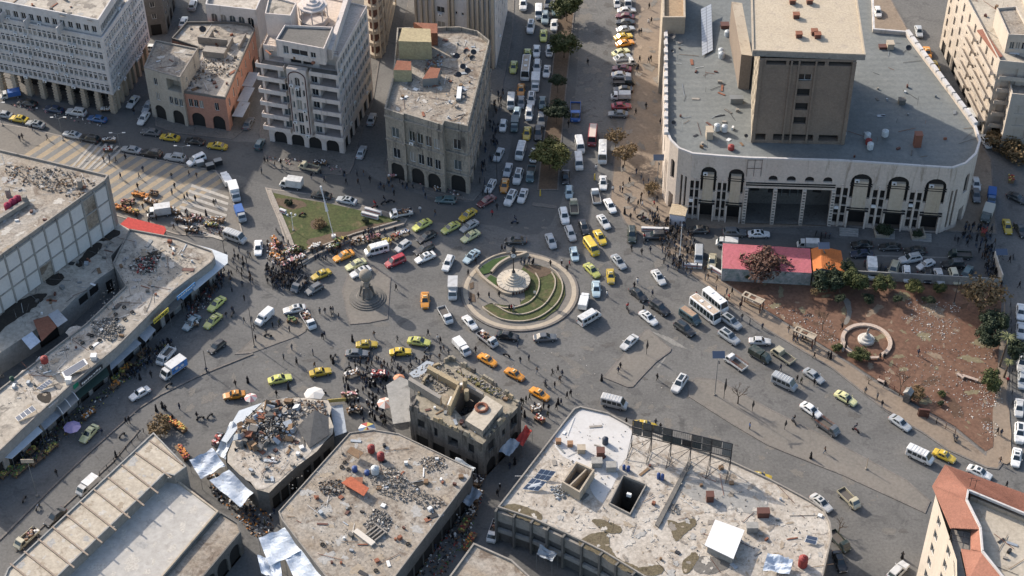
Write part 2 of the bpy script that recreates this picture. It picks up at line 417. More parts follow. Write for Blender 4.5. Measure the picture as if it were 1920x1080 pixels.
# --- pavements round the northern blocks
slab('pavement', [(-80,130),(0,142),(100,172),(215,208),(240,190),(282,98),(262,60),(200,0),(-80,-40)], .13, CONCD, KERB, kind='structure')
slab('pavement', [(286,170),(292,236),(330,250),(436,262),(462,240),(486,110),(420,50),(330,50)], .13, CONCD, KERB, kind='structure')
slab('pavement', [(486,250),(497,300),(512,316),(560,322),(640,329),(655,326),(663,310),(672,270),(700,190),(720,60),(520,20)], .13, CONCD, KERB, kind='structure')
slab('pavement', [(722,320),(738,344),(800,358),(868,375),(888,377),(904,360),(915,300),(934,210),(962,60),(968,-80),(780,-60),(745,90)], .13, CONCD, KERB, kind='structure')
# --- median of the avenue
slab('median', [(1007,357),(1047,357),(1052,280),(1064,150),(1080,0),(1083,-90),(1052,-90),(1048,0),(1028,200),(1014,290)], .15, DRYSOIL, KERB, kind='structure')
slab('traffic_island', [(999,380),(1043,386),(1044,392),(998,386)], .12, CONCD, KERB, kind='structure', kw=.2)
# --- dusty pavement in front of the arcade block, running down along the park
slab('pavement', [(1142,378),(1158,395),(1172,420),(1240,470),(1296,517),(1440,621),(1560,692),(1665,775),(1727,811),(1777,845),(1850,878),(1872,881),(1886,862),(1892,700),(1884,560),(1846,850),(1790,803),(1722,764),(1635,711),(1590,680),(1440,586),(1350,522),(1340,470),(1350,430),(1600,425),(1870,440),(1860,300),(1700,50),(1640,-60),(1230,-90),(1188,-90),(1190,0),(1180,200),(1150,300)], .12, DIRTP, KERB, kind='structure', kw=.35)
sheet('road', [(1292,424),(1600,448),(1830,470),(1880,530),(1600,513),(1560,508),(1345,504),(1300,470)], .135, ASPHD, kind='structure')
# --- the park
pk = sheet('park_soil', [(1352,524),(1440,583),(1590,676),(1635,706),(1722,760),(1790,799),(1848,846),(1862,838),(1866,760),(1876,600),(1880,534),(1600,518),(1450,520)], .145, REDSOIL, kind='structure')
sheet('path', [(1580,560),(1592,562),(1597,585),(1590,606),(1582,606),(1588,585)], .16, PAVE, kind='structure', jit=.1)
sheet('path', [(1863,760),(1890,760),(1895,862),(1868,850)], .16, DIRTP, kind='structure', jit=.1)
# --- the long median between the two lower carriageways
slab('median', [(1292,745),(1370,795),(1440,836),(1580,892),(1735,963),(1745,940),(1700,900),(1560,825),(1440,765),(1345,712),(1305,708),(1290,722)], .12, PAVE, KERB, kind='structure')
slab('traffic_island', [(1130,708),(1177,727),(1187,726),(1202,709),(1230,680),(1257,660),(1259,654),(1217,618),(1210,618),(1180,650)], .13, PAVE, KERB, kind='structure')
slab('traffic_island', [(641,545),(650,590),(656,609),(692,606),(727,599),(729,570),(733,520),(700,500),(655,508)], .12, PAVE, KERB, kind='structure')
slab('traffic_island', [(470,663),(500,652),(560,630),(573,622),(577,612),(560,600),(530,604),(480,630),(440,665)], .10, PAVE, KERB, kind='structure')
def kerb_line(pts, wd=.35, h=.16, m=KERB, name='kerb', **t):
    p = P2(pts); mb = MB()
    for a, b in zip(p[:-1], p[1:]):
        d = (b-a); L = d.length; c = (a+b)/2; mb.box((c.x, c.y, h/2), (L+.05, wd, h), m, math.atan2(d.y, d.x))
    return mb.build(name, **({'kind': 'structure'} | t))
kerb_line([(474,664),(380,702),(300,741),(262,765),(225,797),(170,846),(90,922),(0,1012),(-60,1065)])
kerb_line([(262,806),(210,868),(120,950),(30,1035)], m=KERB, wd=.25)
# --- grass triangle
slab('pavement', [(497,352),(520,356),(600,366),(665,382),(712,393),(764,411),(757,424),(665,446),(610,470),(560,505),(543,500),(535,455),(520,410),(505,375)], .12, PAVE, KERBL, kind='structure')
sheet('grass_bed', [(506,360),(560,372),(620,382),(665,392),(715,404),(752,414),(690,430),(640,447),(605,457),(565,470),(552,462),(540,435),(525,400)], .15, GRASS, kind='stuff')
for pl in ([(516,372),(560,375),(575,386),(545,392),(522,384)],[(575,452),(610,440),(660,432),(700,420),(745,416),(700,428),(640,448),(590,462)],[(583,415),(600,411),(612,420),(600,430),(585,428)]):
    sheet('bare_patch', pl, .156, DRYSOIL, kind='structure', jit=.5)
kerb_line([(560,498),(600,476),(665,450),(757,422)], wd=.4, h=.45, m=KERBL, name='low_wall', kind=None, cat='wall', label='long low pale wall along the south edge of the grass triangle')
kerb_line([(557,484),(600,464),(665,440),(745,417)], wd=.3, h=.4, m=KERBL, name='low_wall', kind=None, cat='wall', label='second low wall just inside the grass triangle, beside the grass')
kerb_line([(505,358),(524,402),(540,440),(548,462)], wd=.9, h=.3, m=KERBL, name='low_wall', kind=None, cat='wall', label='wide pale kerb wall on the west edge of the grass triangle')
# faded road paint
PAINT = mat('faded_paint', (.26,.25,.225), (.16,.155,.14), s=.8, s2=3, fine=.3)
for k in range(4):
    sheet('road_marking', [(1222+k*9,622+k*3),(1226+k*9,622+k*3),(1268+k*7,648+k*2),(1264+k*7,648+k*2)], .008, PAINT, kind='structure')
sheet('road_marking', [(1232,688),(1248,668),(1250,669),(1235,690)], .008, PAINT, kind='structure')
sheet('road_marking', [(1640,478),(1780,482),(1780,484),(1640,480)], .143, PAINT, kind='structure')
# oil and patched tarmac (real marks with outlines of their own)
for pl in ([(1027,661),(1060,668),(1090,685),(1110,703),(1085,694),(1052,672)],[(1172,668),(1200,658),(1204,670),(1190,684),(1175,684)],[(930,600+0),(0,0)][:0] or [(1640,900),(1668,912),(1675,925),(1655,925)],[(1655,990),(1680,992),(1675,1003),(1658,1000)],[(1062,620),(1072,624),(1072,631),(1060,627)],[(700,600),(726,605),(730,612),(705,612)],[(0,0)]):
    if len(pl) > 2: sheet('road_patch', pl, .0085, CONCD, kind='structure', jit=.25)

# =================== ROUNDABOUT ===================
RC = G(974.6, 546.5); RR = 11.6
rb = MB()
def disc(mb, c, r0, r1, z, m, a0=0, a1=360, n=72):
    for i in range(n):
        t0, t1 = (math.radians(a0+(a1-a0)*k/n) for k in (i, i+1))
        q = [(c.x+r*math.cos(t), c.y+r*math.sin(t), z) for r, t in ((r0,t0),(r1,t0),(r1,t1),(r0,t1))]
        mb.face(q if r0 else q[1:]+[q[0]] if False else q, m)
def wallring(mb, c, r0, r1, z0, z1, m, a0=0, a1=360, n=72, cy=None):
    disc(mb, c, r0, r1, z1, m, a0, a1, n)
    for r in (r0, r1):
        for i in range(n):
            t0, t1 = (math.radians(a0+(a1-a0)*k/n) for k in (i, i+1))
            mb.face([(c.x+r*math.cos(t), c.y+r*math.sin(t), z) for t, z in ((t0,z0),(t1,z0),(t1,z1),(t0,z1))], m)
    for t in (a0, a1):
        t = math.radians(t); mb.face([(c.x+r*math.cos(t), c.y+r*math.sin(t), z) for r, z in ((r0,z0),(r1,z0),(r1,z1),(r0,z1))], m)
root = empty('roundabout', (0,0,0), label='round traffic island with curved low walls, lawns and paved ring at the centre', cat='roundabout')
mb = MB(); wallring(mb, RC, RR-.45, RR, 0, .22, KERB); mb.build('outer_kerb', root)
mb = MB(); disc(mb, RC, RR-1.35, RR-.45, .24, CREAM); mb.build('stone_rim', root)
mb = MB(); disc(mb, RC, 0.01, RR-1.35, .20, PAVE); mb.build('paving', root)
soil = sheet('planting_bed', [(905,572),(918,590),(945,600),(985,604),(1020,598),(1045,580),(1060,553),(1057,532),(1040,512),(1015,498),(985,496),(975,510),(985,560),(960,578),(930,568)], .30, GRASS, root, jit=.1)
sheet('brown_bed', [(982,500),(1000,497),(1025,502),(1034,511),(1012,520),(998,512)], .34, DRYSOIL, root, jit=.1)
sheet('brown_bed', [(955,508),(985,506),(1008,520),(1012,535),(1000,555),(985,560),(992,540),(985,520)], .34, GRASS, root, jit=.1)
sheet('bright_lawn', [(896,509),(905,498),(925,486),(950,480),(975,477),(960,482),(935,493),(920,510),(903,515)], .36, GRASSB, root, jit=.05)
sheet('bright_lawn', [(910,524),(920,515),(934,523),(934,532),(928,540)], .36, GRASSB, root)
def arcwall(pts, wd, h, m=CREAM, name='curved_wall'):
    p = P2(pts, 0.0); q = []
    for i in range(len(p)-1):     # Catmull-Rom through the surveyed points
        p0, p1, p2, p3 = p[max(i-1, 0)], p[i], p[i+1], p[min(i+2, len(p)-1)]
        for k in range(5):
            t = k/5; q.append(.5*((2*p1)+(p2-p0)*t+(2*p0-5*p1+4*p2-p3)*t*t+(3*p1-p0-3*p2+p3)*t**3))
    q.append(p[-1]); L = []; R = []
    for i, a in enumerate(q):
        d = (q[min(i+1, len(q)-1)]-q[max(i-1, 0)]).normalized(); nn = Vector((-d.y, d.x, 0))*wd/2; L.append(a+nn); R.append(a-nn)
    mb = MB()
    for i in range(len(q)-1):
        a, b, c, d = L[i], L[i+1], R[i+1], R[i]
        for s in ((a,b),(c,d)): mb.face([(s[0].x,s[0].y,0),(s[1].x,s[1].y,0),(s[1].x,s[1].y,h),(s[0].x,s[0].y,h)], m)
        mb.face([(v.x,v.y,h) for v in (a,b,c,d)], m)
    return mb.build(name, root)
arcwall([(893,508),(905,495),(930,482),(958,476),(988,476)], .3, .6)
arcwall([(921,515),(935,500),(955,488),(975,483),(988,478)], .45, .9)
arcwall([(893,508),(905,524),(925,540),(945,553),(960,555)], .5, .9)
arcwall([(1004,515),(1011,530),(1008,550),(995,567),(970,578),(945,580),(925,573)], .22, .55)
arcwall([(1034,513),(1041,528),(1037,550),(1018,576),(985,591),(955,589),(927,574)], .22, .55)
arcwall([(1031,504),(1047,518),(1055,542),(1045,570),(1015,595),(980,605),(940,601),(912,585),(905,578)], .22, .55)
PC = G(963, 533); mb = MB()
mb.lathe([(3.15,0),(3.15,.7),(3.3,.72),(3.3,1.0),(2.15,1.06),(2.1,1.3),(1.75,1.32),(1.7,1.62),(1.3,1.65),(1.25,2.0),(.9,2.02),(.8,2.4),(.5,2.45),(.42,2.95),(.3,3.0)], (PC.x,PC.y,.2), mat('marble', (.50,.45,.37), (.42,.37,.30), s=.8, s2=3, fine=.12), 48); pl = mb.build('round_plinth', root)
for k in range(36):
    a = k*math.pi/18; mb = MB(); mb.box((PC.x+3.33*math.cos(a), PC.y+3.33*math.sin(a), .55), (.06,.24,.6), BROWNM, a); mb.build('baluster_gap', pl)
ck = empty('clock_post', (PC.x,PC.y,3.2), label='ornate dark clock post standing on the round marble plinth in the roundabout', cat='clock')
mb = MB(); mb.lathe([(.35,0),(.35,.3),(.16,.5),(.11,1.0),(.09,3.6),(.16,3.7),(.06,3.9)], (0,0,0), BLACKM, 10); mb.build('post', ck)
mb = MB(); mb.lathe([(.12,0),(.5,.5),(.5,.8),(.3,1.1),(.05,1.9)], (0,0,5.0), BLACKM, 8); mb.build('lantern_top', ck)
mb = MB(); mb.tube((0,-.16,4.4),(0,.16,4.4),.66,BLACKM,20); cf = mb.build('clock_case', ck)
for s in (-1,1): mb = MB(); mb.tube((0,.17*s,4.4),(0,.19*s,4.4),.52,WHITEM,20); mb.box((0,.2*s,4.55),(.05,.03,.34),BLACKM); mb.box((.12,.2*s,4.4),(.26,.03,.05),BLACKM); mb.build('dial', cf)
for k in range(18): a = (k+.5)*math.pi/9; mb = MB(); mb.box((PC.x+2.75*math.cos(a), PC.y+2.75*math.sin(a), 1.235), (1.0,.07,.03), CONCD, a); mb.build('slab_joint', pl)
sheet('paved_forecourt', [(905,545),(935,551),(960,556),(975,560),(976,573),(945,572),(920,568),(905,575),(895,565)], .33, PAVE, root)
sheet('planter_bed', [(880,532),(888,528),(888,540),(881,542)], .3, DRYSOIL, root); sheet('planter_bed', [(880,548),(890,552),(892,566),(882,565)], .3, DRYSOIL, root)

# globe monument
MC = G(689, 560)
gm = empty('globe_monument', (MC.x,MC.y,.1), label='stone globe on a fluted pedestal over a round stepped base, west of the roundabout', cat='monument')
mb = MB(); mb.lathe([(3.6,0),(3.6,.18),(3.15,.2),(3.15,.38),(2.7,.4),(2.7,.56),(2.2,.58),(2.0,.75)], (0,0,0), CONCD, 40); mb.build('steps', gm)
mb = MB(); mb.lathe([(1.2,.75),(1.0,1.5),(.62,2.0),(.5,3.2),(.62,4.2),(.9,4.7),(.4,4.9)], (0,0,0), CONC, 12); mb.build('pedestal', gm)
GLO = mat('globe_stone', (.20,.18,.15), (.28,.25,.20), s=.8, s2=3)
mb = MB(); mb.lathe([(1.28*math.sin(math.pi*k/12), 6.0-1.28*math.cos(math.pi*k/12)) for k in range(1,12)], (0,0,0), GLO, 24); mb.build('globe', gm, smooth=True)
mb = MB()
for k in range(6):
    a = k*math.pi/3; mb.tube((1.5*math.cos(a),1.5*math.sin(a),.7),(.9*math.cos(a),.9*math.sin(a),3.4),.12,CONCD,6,.3)
mb.build('fins', gm)

# =================== BUILDINGS ===================
def rows(z0, n, hh, lo, hi): return [(z0+i*hh+lo, z0+i*hh+hi) for i in range(n)]
# --- office block, upper left
def off_face(n):
    def f(L):
        return wgrid(L, n, .85*min(1.25, L/n*.8), rows(5.6, 5, 2.85, .45, 1.75)) + wgrid(L, n, .9*min(1.25, L/n*.8), rows(5.6, 5, 2.85, 1.95, 2.35), kind='vent')
    return f
DFR = flat('dull_frame', (.16,.16,.15), .6)
ob, op = building('office_block', 'long white office block with rows of small square windows over a pillared arcade', [(-38,29),(192,75),(264,-28),(30,-80)], 20, RMIX, WHITEW, par=(.5,.3), z0=5.5, faces={0: off_face(24), 1: off_face(17)})
a, b, c, d = op; dv = (b-a).normalized(); sv = (c-b).normalized()
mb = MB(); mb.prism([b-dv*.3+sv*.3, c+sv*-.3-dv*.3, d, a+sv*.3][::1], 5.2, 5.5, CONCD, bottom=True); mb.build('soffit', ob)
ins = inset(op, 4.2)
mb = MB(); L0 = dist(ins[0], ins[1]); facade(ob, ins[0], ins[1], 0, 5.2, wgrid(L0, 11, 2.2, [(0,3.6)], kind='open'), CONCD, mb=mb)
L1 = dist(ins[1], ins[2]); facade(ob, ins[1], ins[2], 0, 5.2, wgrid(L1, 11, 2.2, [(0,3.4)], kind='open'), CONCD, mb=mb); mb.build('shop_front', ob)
for k in range(9):
    p = a+dv*(1.0+k*(dist(a,b)-2.0)/8)+sv*.8
    mb = MB(); mb.box((p.x,p.y,2.6),(1.1,1.1,5.2),CREAM,math.atan2(dv.y,dv.x),top=.8)
    for q in range(6): mb.box((p.x,p.y,.5+q*.75),(1.25,1.25,.28),CREAM,math.atan2(dv.y,dv.x))
    mb.build('pillar', ob)
for k in range(1,9):
    p = b+sv*(k*(dist(b,c)-2)/8)-dv*.8; mb = MB(); mb.box((p.x,p.y,2.6),(.9,.9,5.2),CREAM,math.atan2(dv.y,dv.x)); mb.build('pillar', ob)
pen = P2([(-30,0),(185,41),(228,-26),(40,-72)], 24); mb = MB()
for i in range(4): facade(ob, pen[i], pen[(i+1)%4], 20.01, 24, wgrid(dist(pen[i],pen[(i+1)%4]), 14, 1.2, [(20.9,22.6)]) if i < 2 else [], WHITEW, mb=mb)
mb.build('penthouse_wall', ob); mb = MB(); mb.face([(p.x,p.y,24) for p in pen], RMIX); mb.build('penthouse_roof', ob); mb = MB(); ring(mb, pen, .3, 24.003, 24.5, WHITEW); mb.build('penthouse_parapet', ob)
for xx in (5, 52, 113): p = G(xx, 26+xx*.21, 21.5); mb = MB(); mb.box((p.x, p.y, 21), (.25, 3.2, 2.2), WHITEW, math.atan2(dv.y, dv.x)); mb.build('terrace_screen', ob)

# --- old two-storey block with salmon walls
sb, sp = building('salmon_block', 'crumbling old two-storey block with salmon walls and a rubble-strewn roof', [(345,175),(385,181),(423,187),(478,58),(470,49),(440,44),(350,44),(322,75),(372,92)], 8.6, RMIX, SALMON, par=(.6,.28), parm=CONCD,
  faces={0: lambda L: wgrid(L, 3, 1.0, [(5.2,7.3)])+wgrid(L, 1, L*.62, [(0,3.8)], kind='arch'), 1: lambda L: wgrid(L, 1, 1.0, [(5.2,7.3)])+wgrid(L, 1, L*.62, [(0,3.8)], kind='arch'), 2: lambda L: wgrid(L, 7, 1.0, [(5.0,7.4)])+wgrid(L, 4, 2.8, [(0,3.6)], kind='open')})
ab, ap = building('plastered_annex', 'cream three-storey annex with an open loggia, attached to the west of the salmon block', [(270,128),(306,139),(338,147),(371,93),(292,77)], 13, RDIRT, mat('pale_plaster', (.40,.37,.315), (.32,.29,.24), (.20,.18,.155), s=.25, s2=2, st=.57, fine=.2, streak=True), par=(.35,.25), parm=CONC,
  faces={0: lambda L: wgrid(L, 1, 1.0, [(5.2,7.3),(9.3,11.2)])+wgrid(L, 1, 2.8, [(0,3.9)], kind='arch'), 1: lambda L: [(L*.12,L*.95,9.0,12.1,'log',2.2)]+wgrid(L, 3, .95, [(5.2,7.3)], m=.3)+wgrid(L, 1, 2.8, [(0,3.9)], kind='arch'), 2: lambda L: wgrid(L, 2, .6, [(10.2,11.2)])})
mb = MB(); hb = P2([(385,95),(420,98),(424,118),(385,115)], 8.6)
for k,(x,y,sx,sy,h) in enumerate(((400,84,7,.3,1.8),(396,75,.3,3.2,1.8),(432,88,.3,4,1.5),(404,104,5,2.2,1.6),(455,82,.3,5,1.2))):
    p = G(x,y,8.6); mb.box((p.x,p.y,8.6+h/2),(sx,sy,h),CONC,-.2)
mb.build('roof_rooms', sb)
mb = MB(); p = G(448,172,6.0); 
for k in range(3): q = G(452+k*9,205-k*28,3.6); mb.box((q.x,q.y,3.6),(2.4,5.5,.12),TIN,-.2)
mb.build('side_awning', sb)

# --- tall white balcony tower
TWH = mat('tower_white', (.58,.52,.475), (.49,.435,.395), (.32,.28,.25), s=.25, s2=2, st=.58, fine=.14, streak=True)
def diamond(L): return wgrid(L, 12, 1.45, rows(4.6, 6, 3.2, .6, 2.6))
tw = empty('balcony_tower', (0,0,0), label='tall white tower with stacked balconies and a pointed-arch bay ringed in maroon', cat='building')
T = P2([(488,120),(633,143),(690,40),(545,8)], 20.4); T = [Vector((p.x,p.y,0)) for p in T]
td = (T[1]-T[0]).normalized(); tn = Vector((td.y,-td.x,0)); TL = dist(T[0],T[1]); tr = math.atan2(td.y,td.x)
mb = MB()
fl = [4.2+3.25*k for k in range(6)]
A0, A1 = TL*.37, TL*.62
hs = []
for k in range(5):
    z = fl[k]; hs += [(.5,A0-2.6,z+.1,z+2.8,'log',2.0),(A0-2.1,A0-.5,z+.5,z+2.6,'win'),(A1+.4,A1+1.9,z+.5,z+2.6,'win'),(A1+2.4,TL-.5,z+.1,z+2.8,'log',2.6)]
hs += wgrid(TL, 4, TL/4*.68, [(0,3.3)], kind='arch')
facade(tw, T[0], T[1], 0, 20.4, hs, TWH, mb=mb, back=mat('shaded_balcony_back', (.20,.175,.15), (.14,.125,.11), s=.4, s2=2))  # loggia backs coloured dark, the shade inside put into the colour
facade(tw, T[1], T[2], 0, 24, diamond(dist(T[1],T[2]))+wgrid(dist(T[1],T[2]), 6, 2.4, [(0,3.2)], kind='open'), TWH, mb=mb)
for i in (2,3): facade(tw, T[i], T[(i+1)%4], 0, 24, [], TWH, mb=mb)
mb.build('wall', tw)
for k in range(6):      # balcony slabs with solid fronts
    z = fl[k]
    for u0, u1 in ((-.6, A0-.7), (A1+.7, TL+.5)):
        c = T[0]+td*((u0+u1)/2)+tn*.55; mb = MB(); mb.box((c.x,c.y,z),(u1-u0,1.25,.22),TWH,tr); c2 = T[0]+td*((u0+u1)/2)+tn*1.12; mb.box((c2.x,c2.y,z+.52),(u1-u0,.12,.82),TWH,tr)
        for uu in (u0+.06,u1-.06): c3 = T[0]+td*uu+tn*.5; mb.box((c3.x,c3.y,z+.52),(.12,1.0,.82),TWH,tr)
        mb.build('balcony', tw)
# projecting centre bay
bay = MB(); q0 = T[0]+td*A0+tn*1.35; q1 = T[0]+td*A1+tn*1.35; BL = A1-A0
hs = []
for k in range(5):
    z = fl[k]
    if k < 4: hs += [(BL*.36,BL*.64,z+.25,z+2.9,'win'),(BL*.15,BL*.27,z+.7,z+2.4,'win'),(BL*.73,BL*.85,z+.7,z+2.4,'win')]
    else: hs += [(BL*.36,BL*.64,z-.1,z+2.2,'awin'),(BL*.17,BL*.25,z+.5,z+1.3,'win'),(BL*.75,BL*.83,z+.5,z+1.3,'win')]
facade(tw, q0, q1, 4.2, 21.4, hs, TWH, mb=bay)
for a_, b_ in ((T[0]+td*A0, q0), (q1, T[0]+td*A1)): facade(None, a_, b_, 4.2, 21.4, [], TWH, mb=bay)
bay.face([(v.x,v.y,21.4) for v in (q0,q1,T[0]+td*A1,T[0]+td*A0)], TWH); bay.face([(v.x,v.y,4.2) for v in (q0,q1,T[0]+td*A1,T[0]+td*A0)], CONCD); bay.build('centre_bay', tw)
MAR = flat('maroon_band', (.06,.014,.014)); mb = MB(); pr = None; cx = BL/2; rr = BL*.44; pts = [(cx-rr,5.0),(cx-rr,21.0-rr*.9)]
for t in range(1,12): an = math.pi*(1-t/12); pts.append((cx+rr*math.cos(an),21.0-rr*.9+rr*.82*math.sin(an)))
pts += [(cx+rr,21.0-rr*.9),(cx+rr,5.0)]
for s,e in zip(pts[:-1],pts[1:]):
    v0 = q0+td*s[0]+tn*.03; v1 = q0+td*e[0]+tn*.03; mb.tube((v0.x,v0.y,s[1]),(v1.x,v1.y,e[1]),.13,MAR,4)
mb.build('arch_band', tw)
# upper levels
D = [T[0]+td*.4-tn*1.6, T[1]-td*.02-tn*1.6, T[2], T[3]]; mb = MB()
facade(tw, D[0], D[1], 20.4, 24, [(1.0,A0-2,20.7,23.0,'log',1.5),(A0-.5,A0+1.9,20.9,22.9,'vent'),(A0+2.3,A1+.2,20.9,22.9,'vent'),(A1+1.6,TL-1.4,20.7,23,'log',1.5)], TWH, mb=mb); facade(None, D[3], D[0], 20.4, 24, [], TWH, mb=mb); mb.build('upper_wall', tw)
mb = MB(); mb.face([(p.x,p.y,20.42) for p in T], CONC); mb.build('terrace', tw)
mb = MB(); mb.face([(p.x,p.y,24) for p in D], mat('pink_deck', (.52,.44,.37), (.45,.38,.32), s=.3, s2=2)); mb.build('roof', tw); mb = MB(); ring(mb, D, .15, 24.003, 24.35, TWH); mb.build('parapet', tw)
mb = MB()
for k in range(13): p = D[0]+td*(k*TL*.96/12)+tn*-.1; mb.tube((p.x,p.y,24.3),(p.x,p.y,25.4),.03,BROWNM,4)
for z in (24.8,25.35): a_ = D[0]-tn*.1; b_ = D[1]-tn*.1; mb.tube((a_.x,a_.y,z),(b_.x,b_.y,z),.03,BROWNM,4)
mb.build('railing', tw)
def hut(parent, px, z0, h, wm, rm, name='penthouse', par=None, holes=None):
    p = [Vector((q.x,q.y,0)) for q in P2(px, z0+h)]; mb = MB()
    for i in range(len(p)): facade(parent, p[i], p[(i+1)%len(p)], z0, z0+h, (holes(dist(p[i],p[(i+1)%len(p)])) if holes and i == 0 else []), wm, mb=mb)
    mb.face([(q.x,q.y,z0+h) for q in p], rm)
    if par: ring(mb, p, .22, z0+h+.003, z0+h+par, wm)
    return mb.build(name, parent)
hut(tw, [(517,78),(608,95),(625,54),(534,50)], 24, 3.6, TWH, CONCD, par=.5, holes=lambda L: [(1.5,2.7,25,27,'win'),(3.3,7,25.2,26.6,'win'),(7.6,8.8,25.2,26.6,'win')])
hut(tw, [(497,28),(545,32),(556,8),(505,-6)], 24, 5.2, TWH, RMIX, par=.4)
ps = [Vector((q.x,q.y,0)) for q in P2([(614,92),(622,94),(662,-30),(654,-32)], 26.5)]; mb = MB(); mb.prism(ps, 24, 26.5, TWH); mb.build('screen_wall', tw)
gz = G(586, 12, 28); mb = MB(); mb.lathe([(3.2,0),(3.2,.3),(2.5,.35),(2.4,.75),(1.6,.8),(1.5,1.15),(.7,1.2),(.6,1.6),(.1,1.7)], (gz.x,gz.y,28.2), TWH, 8); mb.build('gazebo_roof', tw)
mb = MB(); mb.lathe([(3.3,0),(3.3,1.2),(3.1,1.2),(3.1,.2)], (gz.x,gz.y,24.2), TWH, 8)
for k in range(8): a = k*math.pi/4; mb.tube((gz.x+3*math.cos(a),gz.y+3*math.sin(a),24),(gz.x+3*math.cos(a),gz.y+3*math.sin(a),28.2),.14,TWH,6)
mb.build('gazebo_base', tw)

# --- weathered beige corner block
def bgf(L): return []
bb = empty('beige_corner_block', (0,0,0), label='weathered beige three-storey block with arcaded shops and a cluttered flat roof', cat='building')
B = [Vector((q.x,q.y,0)) for q in P2([(721,210),(757,222),(757.5,219),(830,241),(834,233),(877,243),(918,82),(896,64),(862,56),(745,58),(737,150)], 17)]
mb = MB(); nB = len(B)
LL = [dist(B[i],B[(i+1)%nB]) for i in range(nB)]
R3 = [(5.8,8.4),(11.2,13.8)]
facade(bb,B[0],B[1],0,17, wgrid(LL[0],1,1.8,R3)+wgrid(LL[0],1,LL[0]*.7,[(0,4.6)],kind='arch'), BEIGE, mb=mb)
facade(bb,B[1],B[2],0,17,[],BEIGE,mb=mb)
facade(bb,B[2],B[3],0,17, wgrid(LL[2],4,1.4,R3)+wgrid(LL[2],2,LL[2]*.34,[(0,4.4)],kind='arch'), BEIGE, mb=mb)
facade(bb,B[3],B[4],0,17,[],BEIGE,mb=mb)
facade(bb,B[4],B[5],0,17, wgrid(LL[4],1,1.7,R3)+wgrid(LL[4],1,LL[4]*.66,[(0,4.6)],kind='arch'), BEIGE, mb=mb)
facade(bb,B[5],B[6],0,17, wgrid(LL[5],9,1.2,R3)+wgrid(LL[5],7,2.6,[(0,4.2)],kind='arch'), BEIGE, mb=mb)
for i in range(6,nB): facade(bb,B[i],B[(i+1)%nB],0,17, wgrid(LL[i],6,1.1,R3) if i == 9 else [], BEIGE, mb=mb)
mb.build('wall', bb)
mb = MB(); mb.face([(p.x,p.y,17) for p in B], RDIRT); mb.build('roof', bb)
mb = MB(); ring(mb, B, .3, 17.003, 17.9, BEIGE); mb.build('parapet', bb)
for z in (4.9, 10.4, 16.3):
    for i in (0,2,4,5):
        d_ = (B[i+1]-B[i]).normalized(); n_ = Vector((d_.y,-d_.x,0)); c = (B[i]+B[i+1])/2+n_*.2; mb = MB(); mb.box((c.x,c.y,z),(LL[i]-.1,.4,.35),BEIGE,math.atan2(d_.y,d_.x)); mb.build('cornice', bb)
YW = mat('yellowed_plaster', (.42,.37,.22), (.34,.29,.18), (.22,.18,.12), s=.4, s2=2, st=.6)
hut(bb, [(747,77),(809,79),(807,54),(754,52)], 17, 4.6, YW, mat('yellow_roof', (.40,.335,.20), (.34,.28,.17), s=.4, s2=2), name='roof_room')
hut(bb, [(738,131),(771,132),(771,115),(744,113)], 17, 3.0, YW, RUST, name='roof_room')
hut(bb, [(808,62),(820,62),(820,44),(775,42)], 17, 3.2, RUST, RUST, name='roof_room')
hut(bb, [(792,148),(820,146),(826,128),(806,126)], 17, 2.0, GREYM, RUST, name='roof_shed')
mb = MB()
for x,y,sx,sy in ((861,176,1.1,4.6),(861,176,.9,4.2)): p = G(x,y,17.4); mb.box((p.x,p.y,17.35+(.2 if sx<1 else 0)),(sx,sy,.5),(GREYM if sx>1 else WHITEM),-.05)
mb.build('roof_light', bb)

# --- white slab tower at the top, ribbed
def bygr(name,label,px,H,wm,rm,faces=None,par=(.6,.3)): return building(name,label,px,H,rm,wm,par=par,faces=faces,ground=True)
wb, wp = bygr('ribbed_white_tower','tall white tower with vertical ribs and a narrow window column, behind the beige corner block',[(783,96),(930,128),(952,20),(808,0)],27,WHITEW,RGREY,faces={0:lambda L:[(L*.27,L*.37,z,z+1.6,'win') for z in range(4,25,4)]+[(L*.50,L*.53,z+.4,z+1.2,'win') for z in range(4,25,4)]+[(L*.58,L*.61,z+.4,z+1.2,'win') for z in range(4,25,4)],1:lambda L:wgrid(L,6,1.0,rows(4,6,3.3,.8,2.4))})
d_ = (wp[1]-wp[0]).normalized(); n_ = Vector((d_.y,-d_.x,0)); WL = dist(wp[0],wp[1])
for k,u in enumerate((0,.07,.14,.22,.42,.47,.66,.72,.78,.84,.9,.96)):
    p = wp[0]+d_*(WL*u+.3)+n_*.35; mb = MB(); mb.box((p.x,p.y,13.5),(.45,.7,27),CREAM,math.atan2(d_.y,d_.x)); mb.build('rib', wb)
# --- curved building between the towers
cb = empty('rounded_corner_block',(0,0,0),label='round-cornered brick-and-cream block with curved balcony bands behind the balcony tower',cat='building')
cp = [Vector((q.x,q.y,0)) for q in P2([(690,106),(704,111),(715,108),(722,98),(726,84),(742,10),(690,0)],0)]
for k in range(6):
    z = k*3.3; mb = MB(); mb.prism(cp, z, z+.9, CREAM, bottom=True); mb.build('balcony_band', cb)
mb = MB(); mb.prism(inset(cp,.9), 0, 19.5, mat('dark_brick', (.16,.075,.055), (.12,.07,.055), s=.5, s2=3), CONC); mb.build('wall', cb)
for i in range(1,6): p = cp[i]; mb = MB(); mb.tube((p.x,p.y,0),(p.x,p.y,19.4),.22,CREAM,6); mb.build('pillar', cb)
